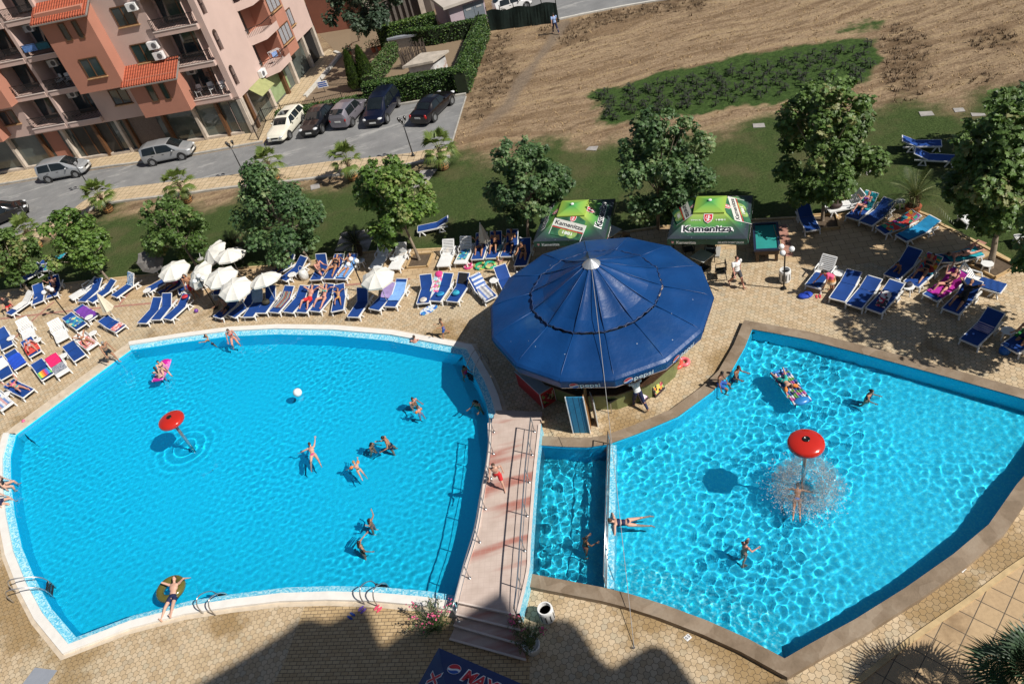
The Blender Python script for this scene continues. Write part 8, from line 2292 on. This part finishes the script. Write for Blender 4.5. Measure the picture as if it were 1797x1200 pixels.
# dark blue cola umbrella cut by the lower edge
cc = at(770, 1136, 2.3); e1 = (at(918, 1200, 2.3) - cc).normalized(); e2 = Vector((e1.y, -e1.x, 0)); S_ = 3.0; cen = cc + (e1 + e2) * S_ / 2
t = empty('cola_umbrella', (cen.x, cen.y, 0), 0, 'dark blue cola umbrella in the shade at the lower edge', 'umbrella'); hs_ = S_ / 2
cor = [Vector((a * e1.x + b * e2.x, a * e1.y + b * e2.y, 2.3)) for a, b in ((-hs_, hs_), (hs_, hs_), (hs_, -hs_), (-hs_, -hs_))]; tip = Vector((0, 0, 3.05))
mb = MB()
for i in range(4): mb.add([cor[i], cor[(i + 1) % 4], tip], [(0, 1, 2)])
cn = mb.build('canopy', pm('cola blue canvas', (.008, .03, .13), .6, .08, 3), t)
mb = MB()
for i in range(4): mb.strip([cor[i] + Vector((0, 0, -.2)), cor[(i + 1) % 4] + Vector((0, 0, -.2))], [cor[i], cor[(i + 1) % 4]])
mb.build('valance', pm('cola blue canvas', (.008, .03, .13)), t)
for i in range(4):
 mb = MB(); b, a = cor[i], cor[(i + 1) % 4]; m_ = (a + b) / 2; rt = (a - b).normalized(); up = (m_ - tip).normalized(); rt = up.cross((b - a).cross(tip - a)).normalized() if False else (b - a).normalized(); o = m_ - up * .62
 if rt.cross(up).z < 0: rt = -rt
 cola_disc(mb, o - rt * .62 + up * .12, rt, up, .20, .012)
 mb.mi = 0; lettering(mb, 'MAX', o + rt * .28 - up * .12, rt, up, .42, bold=.07, fit=1.1, lift=.012); mb.mi = 1; lettering(mb, 'MAX', o + rt * .28 - up * .11, rt, up, .40, bold=.03, fit=1.02, lift=.018)
 mb.build('print', [letter_white, red_print, blue_print], cn)
mb = MB(); mb.cyl((0, 0, 0), (0, 0, 3.05), .025, n=8); mb.build('pole', white, t)
mb = MB(); mb.box((0, 0, .05), (.6, .6, .1)); mb.build('base', pm('grey concrete base', (.36, .35, .33)), t)
# ================================================================ furniture and small things on the deck
_tb = None
def side_table(px, label):
 global _tb
 if _tb is None:
  t = _tb = empty('side_table'); mb = MB(); mb.lathe([(.05, .40), (.25, .40), (.26, .42), (.25, .435), (0, .435)], 8, a0=.39); mb.build('table_top', wplast, t)
  for k in range(4):
   a = k * PI / 2 + .78; mb = MB(); mb.tube([(.15 * math.cos(a), .15 * math.sin(a), .40), (.22 * math.cos(a), .22 * math.sin(a), 0)], .028, 6); mb.build('leg', wplast, t)
 else: t = copy_tree(_tb)
 t.location = at(*px); t.rotation_euler.z = px[0] * .7
 return tag(t, label, 'side table', 'small white plastic side tables')
for px, lab in (((264, 519), 'small white table beside the loungers under the dappled parasol'), ((73, 606), 'small white table right of the red towel'), ((27, 602), 'small white table left of the red towel'), ((118, 634), 'small white table beside the empty blue lounger near the pool man'), ((170, 594), 'small white table at the foot of the white-bikini sunbather'), ((163, 566), 'small white table below the purple towel'), ((18, 702), 'small white table with clothes beside the turquoise sunbather'), ((517, 492), 'small white table beside the dark shaded lounger and the bin box'), ((637, 468), 'small white table in leaf shade between two white slatted loungers'), ((870, 503), 'small white table beside the striped towels and the bar roof'), ((1592, 516), 'small white table with bags beside the printed towel'), ((1765, 594), 'small white table beside the dark lounger at the right'), ((1729, 476), 'round white table at the foot of the big right tree'), ((1471, 492), 'small white table behind the woman in the pink dress'), ((1578, 366), 'small white table beside the olive feather palm'), ((1450, 372), 'small white table behind the slim trunk'), ((331, 521), 'small white table below the white parasol cluster'), ((695, 463), 'small white table next to the wooden tree frame')): side_table(px, lab)
def ball(px, r_, c, label, z=0.0, cat='ball'):
 b = at(*px, z); mb = MB(); mb.ball((0, 0, r_), r_, 18, 12); o = mb.build('ball', pm('ball %s' % label[:14], c, .35, .1, 5), smooth=True); o.location = b; tag(o, label, cat)
ball((525, 694), .21, (.8, .8, .78), 'white ball floating in the left pool', ZW_L - .06)
ball((346, 548), .12, (.16, .05, .3), 'small purple ball on the paving below the parasols')
ball((43, 741), .09, (.6, .1, .25), 'small pink ball by the slanting pool side')
def ring(px, R0, r_, mat, label, z=0.0, name='swim_ring', tilt=(0, 0)):
 mb = MB(); mb.torus((0, 0, r_ * .9), R0, r_, 28, 12); o = mb.build(name, mat, smooth=True); o.location = at(*px, z); o.rotation_euler = (tilt[0], tilt[1], 0); receiver(o); return tag(o, label, 'swim ring')
ring((303, 1036), .42, .15, pm('olive vinyl', (.12, .11, .025), .15, .2, 3, spec=.7), 'olive green swim ring under the man at the lower rim', ZW_L + .02)
ring((843, 469), .26, .08, blotch('green ring', [(.02, .30, .10), (.55, .50, .10), (.02, .35, .25)], 6), 'green and yellow swim ring, left of the pair on the paving')
ring((860, 467), .26, .08, blotch('teal ring', [(.02, .32, .25), (.05, .4, .12), (.5, .55, .2)], 6), 'teal and green swim ring, right of the pair on the paving', tilt=(.1, .2))
ring((822, 469), .2, .07, blotch('pink ring', [(.7, .12, .25), (.75, .7, .7), (.6, .05, .2)], 8), 'pink and white swim ring beside the white slatted lounger')
ring((914, 478), .2, .06, blotch('white ring', [(.7, .7, .7), (.05, .05, .06)], 8), 'black and white swim ring at the edge of the bar roof')
ring((1186, 641), .24, .09, pm('coral vinyl', (.72, .10, .07), .3, .2, 4), 'coral swim ring lying beside the bar roof'); ring((1200, 637), .2, .08, pm('pink vinyl', (.75, .16, .2), .3, .2, 4), 'pink swim ring leaning on the coral one'); ring((1176, 650), .14, .06, pm('orange vinyl', (.8, .22, .03), .3, .2, 4), 'small orange swim ring nearest the bar counter')
def mattress(p_, rz, L, W_, mat, mat2, label, z_t=.12, n_=7, tilt=0.0, name='air_mattress', curl=0):
 t = empty(name, p_, rz, label, 'air mattress'); t.rotation_euler.y = tilt
 mb = MB()
 for k in range(n_):
  y = (k + .5) / n_ * W_ - W_ / 2; mb.tube([Vector((-L / 2 + L * i / 10, y, z_t * .5 + curl * ((i / 10 - .5) ** 2) * 4)) for i in range(11)], W_ / n_ * .55, 8)
 receiver(mb.build('tubes', mat, t, smooth=True))
 mb = MB(); mb.ball((L / 2 - .12, 0, z_t * .6 + curl), (.2, W_ * .46, .11), 12, 8); mb.ball((-L / 2 + .06, 0, z_t * .5 + curl), (.09, W_ * .5, .09), 12, 8); receiver(mb.build('pillow', mat2, t, smooth=True))
 return t
m_c = at(1387, 680, ZW_R)
mattress(m_c, R(lot((1405, 706), (1366, 655), 0)) + PI, 1.95, .72, blotch('mattress', [(.03, .12, .40), (.65, .66, .7), (.04, .2, .5), (.15, .35, .08), (.5, .1, .3), (.02, .04, .10)], 7), pm('blue vinyl', (.03, .22, .55), .3), 'blue and white air mattress carrying a child in the right pool')
mattress(at(286, 653, ZW_L), R(lot((276, 672), (293, 634), 0)), 1.55, .62, pm('pink vinyl mat', (.55, .18, .48), .3, .3, 2.5), pm('magenta vinyl', (.55, .02, .30), .3), 'pink and magenta air mattress with two girls on it', curl=.07)
mattress(wpt('g2', 1.0, .42, .05), LN['g2'][0].rotation_euler.z, 1.7, .5, blotch('flower mattress', [(.7, .15, .35), (.35, .6, .7), (.2, .45, .15), (.75, .65, .7), (.7, .1, .3)], 10), CL['pink'], 'flowery pink air mattress leaning on a blue lounger', tilt=-.45)
mb = MB(); mb.prism([(.55 * math.cos(a) * (1 if math.cos(a) > 0 else .9), .27 * math.sin(a)) for a in np.linspace(0, 2 * PI, 24)[:-1]], .02, .07); o = mb.build('body_board', blotch('board', [(.6, .65, .7), (.02, .12, .5), (.02, .3, .6), (.65, .68, .7)], 8)); o.location = at(752, 545); o.rotation_euler.z = R(25); tag(o, 'blue and white camouflage body board on the paving', 'body board')
def flip(px, c, label, rz=0.0):
 t = empty('flip_flops', at(*px), rz, label, 'flip-flops')
 for sg in (-1, 1):
  mb = MB(); mb.prism([(.13 * math.cos(a), sg * .07 + .045 * math.sin(a)) for a in np.linspace(0, 2 * PI, 14)[:-1]], .02, .045); s = mb.build('sole', pm('flip %s' % label[:10], c, .6), t)
  mb = MB(); mb.tube([Vector((.07, sg * .07, .045)), Vector((.0, sg * .07 + .03, .075)), Vector((-.04, sg * .07 + .04, .045))], .008, 5); mb.build('strap', pm('flip %s' % label[:10], c), s)
for a in (((636, 1070), (.22, .12, .5), 'violet flip-flops at the left foot of the bottom ladder'), ((664, 1068), (.7, .08, .15), 'red and pink flip-flops at the right foot of the bottom ladder'), ((617, 1081), (.03, .08, .35), 'blue flip-flops in the shade near the bottom ladder'), ((153, 577), (.03, .03, .04), 'dark flip-flops between the towels and the folded parasol'), ((1436, 521), (.65, .08, .1), 'red flip-flops at the feet of the woman in the pink dress'), ((795, 540), (.02, .03, .1), 'dark flip-flops below the lounger with the black cloth'), ((590, 551), (.05, .05, .06), 'black flip-flops below the child in yellow'), ((741, 528), (.6, .6, .62), 'pale slippers below the flowery mattress')): flip(*a, rz=a[0][0] * .9)
def bag(p_, s, c, label, cat='bag', rz=0.0):
 t = empty('beach_bag', p_, rz, label, cat); mb = MB(); mb.lathe([(.05, 0), (.5, .02), (.56, .35), (.48, .7), (.3, .8), (.0, .78)], 12); mb.v = [(x * s[0], y * s[1], z * s[2]) for x, y, z in mb.v]; m_ = pm('bag ' + label[:16], c, .7, .25, 6); mb.build('pouch', m_, t, smooth=True)
 mb = MB(); mb.tube([Vector((s[0] * .3 * math.cos(a), 0, s[2] * (.7 + .5 * math.sin(a)))) for a in np.linspace(0, PI, 7)], .012, 5); mb.build('handle', m_, t)
bag(at(1413, 520), (.62, .38, .18), (.01, .05, .42), 'flat blue beach bag beside the cushioned lounger')
bag(wpt('c4', .75, 0, .03), (.4, .3, .3), (.04, .035, .02), 'black and yellow bag on a blue lounger'); bag(wpt('g3', .55, 0, .03), (.36, .26, .22), (.03, .35, .5), 'turquoise bag on the lounger with the black cloth'); bag(wpt('g2', .5, -.1, .03), (.4, .3, .1), (.02, .25, .5), 'turquoise clothes bundle on the lounger with the flowery mattress'); bag(wpt('g1', .2, 0, .03), (.36, .36, .1), (.6, .55, .5), 'straw coloured sun hat on a blue lounger', 'hat'); bag(at(1762, 619), (.36, .36, .4), (.01, .12, .45), 'blue bucket bag beside the lounger at the right edge'); bag(at(1592, 516) + Vector((0, 0, .44)), (.3, .2, .22), (.05, .05, .07), 'dark bag on the small white table beside the printed towel'); bag(wpt('b3', 1.7, 0, .04), (.36, .3, .12), (.5, .03, .04), 'red cloth bundle at the head of the last blue lounger'); bag(wpt('r2', .4, 0, .03), (.6, .5, .3), (.05, .03, .025), 'dark clothes heap on the white lounger behind the slim trunk'); bag(at(536, 489), (.5, .5, .75), (.62, .62, .6), 'white bin box in the tree shade beside the dark lounger', 'bin')
def litter_bin(px, label, planted=False, s=1.0):
 t = empty('litter_bin', at(*px), 0, label, 'bin', None, s)
 mb = MB(); mb.lathe([(.20, 0), (.25, .1), (.26, .6), (.24, .68), (.20, .68), (.20, .62), (.19, .25), (0, .25)], 20); mb.build('tub', wplast, t, smooth=False)
 for k in range(10):
  a = k * PI / 5 + .1; mb = MB(); mb.box((.256 * math.cos(a), .256 * math.sin(a), .36), (.02, .035, .34), rz=a); mb.build('slot', black, t)
 mb = MB(); mb.lathe([(.198, .5), (0, .5)], 16); mb.build('filling', pm('brown earth', (.06, .03, .02), .9, .5, 12) if planted else black, t)
litter_bin((1377, 494), 'white slotted bin behind the right globe lamp'); litter_bin((962, 1085), 'white slotted tub with brown leaves right of the bridge steps', True, 1.0)
# pool table
q = atl([(1319, 394), (1367, 392), (1368, 437), (1325, 440)], .8); c_ = sum(q, Vector((0, 0, 0))) / 4; dx = ((q[1] - q[0]) + (q[2] - q[3])) / 2; dy = ((q[3] - q[0]) + (q[2] - q[1])) / 2
t = empty('pool_table', (c_.x, c_.y, 0), math.atan2(dy.y, dy.x), 'worn pool table with turquoise cloth beside the green beer umbrella', 'pool table'); L, W_ = dy.length, dx.length
mb = MB(); mb.box((0, 0, .79), (L - .2, W_ - .2, .02)); mb.build('cloth', pm('turquoise baize', (.015, .26, .24), .9, .08, 3), t)
for sg in (-1, 1):
 mb = MB(); mb.box((0, sg * (W_ / 2 - .05), .8), (L + .1, .11, .1)); mb.build('rail', pm('navy rail', (.015, .025, .06), .5), t); mb = MB(); mb.box((sg * (L / 2), 0, .8), (.11, W_ - .22, .1)); mb.build('rail', pm('navy rail', (.015, .025, .06)), t)
mb = MB(); mb.box((0, 0, .62), (L - .1, W_ - .1, .28)); mb.build('cabinet', dark_wood, t)
for sx in (-1, 1):
 for sy in (-1, 1): mb = MB(); mb.box((sx * (L / 2 - .2), sy * (W_ / 2 - .16), .25), (.14, .14, .48)); mb.build('leg', dark_wood, t)
b = at(1363, 415, .86); mb = MB(); mb.cyl((0, 0, 0), at(1357, 395, .86) - b, .014, .009, 6); o = mb.build('cue', pm('cue wood', (.45, .28, .1), .5)); o.location = b; tag(o, 'wooden cue lying on the right rail of the pool table', 'cue')
# cafe tables and black chairs
def cafe_table(px, label):
 t = empty('cafe_table', at(*px), R(30), label, 'table', 'cafe tables by the bar'); mb = MB(); mb.box((0, 0, .72), (.8, .8, .03)); mb.build('table_top', pm('pale table top', (.45, .47, .46), .3, .1, 3), t); mb = MB(); mb.cyl((0, 0, 0), (0, 0, .71), .04, n=8); mb.box((0, 0, .02), (.5, .5, .03)); mb.build('pedestal', black, t)
cafe_table((1233, 470), 'square grey table with its corner out from under the bar roof'); cafe_table((1075, 425), 'pale table between the two green beer umbrellas')
cp = None
for px, rz, lab in (((1265, 488), 2.9, 'black armchair in the sun beside the square grey table'), ((1247, 455), 4.2, 'black chair behind the square grey table'), ((1209, 450), 4.6, 'black chair in the shade under the right green umbrella'), ((1190, 437), 4.4, 'black chair nearest the bar roof under the right green umbrella'), ((1098, 437), 4.0, 'black chair beside the pale table between the umbrellas')):
 if cp is None:
  t = cp = empty('cafe_chair'); mb = MB(); mb.box((0, 0, .44), (.46, .46, .04)); mb.build('seat', black, t); mb = MB(); mb.box((-.23, 0, .72), (.04, .42, .3)); mb.box((-.24, 0, .9), (.04, .46, .05)); mb.build('backrest', black, t)
  for sy in (-1, 1):
   mb = MB(); mb.tube([(.2, sy * .25, .44), (.2, sy * .26, .64), (-.22, sy * .26, .68)], .02, 6); mb.build('armrest', black, t)
   for sx in (-1, 1): mb = MB(); mb.cyl((sx * .2, sy * .21, .43), (sx * .25, sy * .24, 0), .02, n=6); mb.build('leg', black, t)
 else: t = copy_tree(cp)
 t.location = at(*px); t.rotation_euler.z = rz; tag(t, lab, 'chair', 'black cafe chairs')
# round the bar: chest freezer, blue cabinet, picture boards, stool
a, b = at(912, 676), at(955, 716); t = empty('chest_freezer', (a + b) / 2, math.atan2(b.y - a.y, b.x - a.x), 'ice cream chest freezer with red pictured sides in the bar shade', 'freezer'); L = (b - a).length
mb = MB(); mb.box((0, .3, .43), (L, .7, .86)); mb.build('cabinet', pm('red freezer side', (.42, .02, .025), .4, .15, 3), t)
mb = MB(); mb.box((0, .3, .89), (L + .03, .73, .05)); mb.build('lid', pm('grey lid', (.36, .40, .43), .3, .1, 3), t)
mb = MB(); mb.box((L / 2 + .006, .3, .42), (.01, .56, .6)); mb.build('picture', blotch('ice pictures', [(.35, .02, .03), (.1, .02, .02), (.6, .45, .3), (.2, .3, .08), (.4, .03, .03)], 7), t)
for sg in (0, 1): mb = MB(); mb.box((L / 2 + .004, -.05 + sg * .7, .43), (.02, .04, .86)); mb.build('edge_strip', white, t)
a, b = at(1006, 760), at(1036, 760); d_ = (b - a).normalized(); t = empty('blue_cabinet', a, math.atan2(d_.y, d_.x), 'tall weathered blue wooden cabinet standing at the edge of the bar', 'cabinet'); L = (b - a).length
mb = MB(); mb.box((L / 2, .02, 1.05), (L, .04, 2.1)); mb.build('front_panel', mat_grid('peeling blue planks', 3, .11, R(10), (.015, .17, .36), (.03, .25, .46), joint=(.01, .07, .15), jw=.012, stain=(.2, .16, .1), amt=.3), t)
for x in (0.0, L): mb = MB(); mb.box((x, 0, 1.05), (.03, .07, 2.14)); mb.build('edge_strip', wplast, t)
mb = MB(); mb.box((L - .02, .4, 1.05), (.03, .7, 2.1)); mb.build('side_panel', pm('brown plywood', (.25, .12, .04), .7, .3, 3), t)
mb = MB(); mb.box((L + .2, .55, .8), (.04, .5, 1.6), rz=.4); mb.build('leaning_board', pm('white board', (.6, .6, .58), .6, .15, 3), t)
for (px, c_, lab) in (((1160, 691), [(.7, .25, .05), (.03, .02, .02), (.65, .5, .1), (.5, .1, .12), (.03, .02, .03), (.3, .45, .15)], 'board with rows of ice cream pictures standing by the bar'), ((1136, 703), [(.35, .06, .35), (.75, .72, .75), (.2, .03, .2), (.7, .6, .7)], 'purple and white picture board behind the waiter')):
 t = empty('picture_board', at(*px), R(35), lab, 'sign'); M_ = Matrix.Rotation(R(-22), 3, 'X'); mb = MB(); mb.box(M_ @ Vector((0, 0, .65)), (.62, .03, 1.2), rot=M_); mb.build('board', pm('dark board', (.03, .02, .025), .5), t)
 mb = MB(); mb.box(M_ @ Vector((0, -.02, .68)), (.56, .012, 1.05), rot=M_); mb.build('pictures', blotch(lab[:20], c_, 8), t); mb = MB(); mb.bar(Vector((0, .05, 1.0)), Vector((0, .6, 0)), .04); mb.build('prop', white, t)
t = empty('bar_stool', at(1077, 716), R(20), 'low steel seat with a dark slatted top at the bar', 'stool'); mb = MB(); mb.box((0, 0, .62), (.5, .4, .04)); mb.build('seat', black, t)
for sx in (-1, 1):
 for sy in (-1, 1): mb = MB(); mb.cyl((sx * .2, sy * .16, .61), (sx * .24, sy * .2, 0), .016, n=6); mb.build('leg', steel, t)
# pool ladders
def ladder(foot_px, in_px, label, h=.75):
 a, b = at(*foot_px), at(*in_px); d = (b - a).normalized(); t = empty('pool_ladder', a, math.atan2(d.y, d.x), label, 'pool ladder', 'steel pool ladders'); L = (b - a).length
 for sg in (-1, 1):
  pts = smooth_path([Vector((0, sg * .26, 0)), Vector((.02, sg * .26, h * .7)), Vector((.25, sg * .26, h)), Vector((L * .75, sg * .26, h * .6)), Vector((L, sg * .26, .0)), Vector((L + .02, sg * .26, -1.0))], 5); mb = MB(); mb.tube(pts, .024, 8); receiver(mb.build('handrail', steel, t, smooth=True))
 for z in (-.12, -.4, -.7): mb = MB(); mb.box((L, 0, z), (.1, .5, .03)); receiver(mb.build('rung', pm('dark rung', (.03, .035, .04), .5), t))
ladder((27, 1048), (80, 1026), 'steel ladder at the lower left rim of the left pool'); ladder((368, 1078), (388, 1041), 'steel ladder beside the man on the ring'); ladder((652, 1062), (668, 1024), 'steel ladder near the bridge with flip-flops at its feet'); ladder((852, 634), (825, 655), 'steel ladder in the shade of the bar roof')
# depth marks let into the paving
for px, s_ in (((1688, 998), '0.5'), ((1207, 1118), '0.5')):
 t = empty('depth_tile', at(*px, .016), R(25), 'small white tile reading %s in the paving %s' % (s_, 'by the right rim' if px[0] > 1500 else 'by the lower rim'), 'sign'); mb = MB(); mb.box((0, 0, .004), (.2, .17, .008)); mb.build('tile', white, t); mb = MB(); lettering(mb, s_, (0, -.035, .008), (1, 0, 0), (0, 1, 0), .09, .01); mb.build('number', letter_dark, t)
# the falling water and splash of the right mushroom: countless drops
rr_ = random.Random(3); V, Fc = [], []
def drop(p, s):
 i = len(V); u = Vector((rr_.gauss(0, 1), rr_.gauss(0, 1), rr_.gauss(0, 1))).normalized() * s; w = u.orthogonal().normalized() * s; x = u.cross(w).normalized() * s
 V.extend([p + u, p + w, p - w * .5 + x, p - w * .5 - x]); Fc.extend([(i, i + 1, i + 2), (i, i + 2, i + 3), (i, i + 3, i + 1), (i + 1, i + 3, i + 2)])
f_ = at(1412, 857, ZW_R)
for i in range(5200):
 a = rr_.uniform(0, 2 * PI); k = rr_.random()
 if k < .16: z = rr_.random() ** .6 * 1.9; rd = .52 + (1.9 - z) * .12 + rr_.gauss(0, .05); drop(f_ + Vector((rd * math.cos(a), rd * math.sin(a), z)), rr_.uniform(.006, .016))
 elif k < .62: rd = .62 + abs(rr_.gauss(0, .30)); z = abs(rr_.gauss(0, .28)) * max(.1, 1.3 - rd); drop(f_ + Vector((rd * math.cos(a), rd * math.sin(a), z + .02)), rr_.uniform(.008, .022))
 else: rd = min(1.6, .3 + abs(rr_.gauss(.55, .32))); drop(f_ + Vector((rd * math.cos(a), rd * math.sin(a), rr_.uniform(.0, .10))), rr_.uniform(.012, .034))
m2 = MB(); m2.v = V; m2.f = Fc; m2.m = [0] * len(Fc); m2.s = [False] * len(Fc)
N = NT('white water drops', .2); N.color((.72, .76, .78)); tr = N.n('ShaderNodeBsdfTransparent'); mx = N.n('ShaderNodeMixShader'); mx.inputs[0].default_value = .45; ou = [x for x in N.t.nodes if x.type == 'OUTPUT_MATERIAL'][0]; N.link(N.b.outputs[0], mx.inputs[1]); N.link(tr.outputs[0], mx.inputs[2]); N.link(mx.outputs[0], ou.inputs[0])
tag(m2.build('water_splash', N.mat), kind='stuff')
prf = [(1.25, .0), (1.2, .22), (.95, .55), (.65, .78), (.5, .72), (.35, .35), (.3, 0)]
mb = MB(); mb.lathe(prf, 28); o = mb.build('water_spray', bpy.data.materials.new('spray'), smooth=True); o.location = f_ + Vector((.12, .02, .07)); m_ = o.data.materials[0]; m_.use_nodes = True; nt = m_.node_tree; nt.nodes.remove(nt.nodes['Principled BSDF']); v = nt.nodes.new('ShaderNodeVolumePrincipled'); v.inputs['Color'].default_value = (.95, .95, .95, 1); v.inputs['Anisotropy'].default_value = .3
tc = nt.nodes.new('ShaderNodeTexCoord'); nz = nt.nodes.new('ShaderNodeTexNoise'); nz.inputs['Scale'].default_value = 5; nz.inputs['Detail'].default_value = 5; mr = nt.nodes.new('ShaderNodeMapRange'); mr.inputs[1].default_value = .40; mr.inputs[2].default_value = .75; mr.inputs[4].default_value = 2.2
nt.links.new(tc.outputs['Object'], nz.inputs[0]); nt.links.new(nz.outputs['Fac'], mr.inputs[0]); nt.links.new(mr.outputs[0], v.inputs['Density']); nt.links.new(v.outputs[0], nt.nodes['Material Output'].inputs['Volume']); tag(o, kind='stuff')
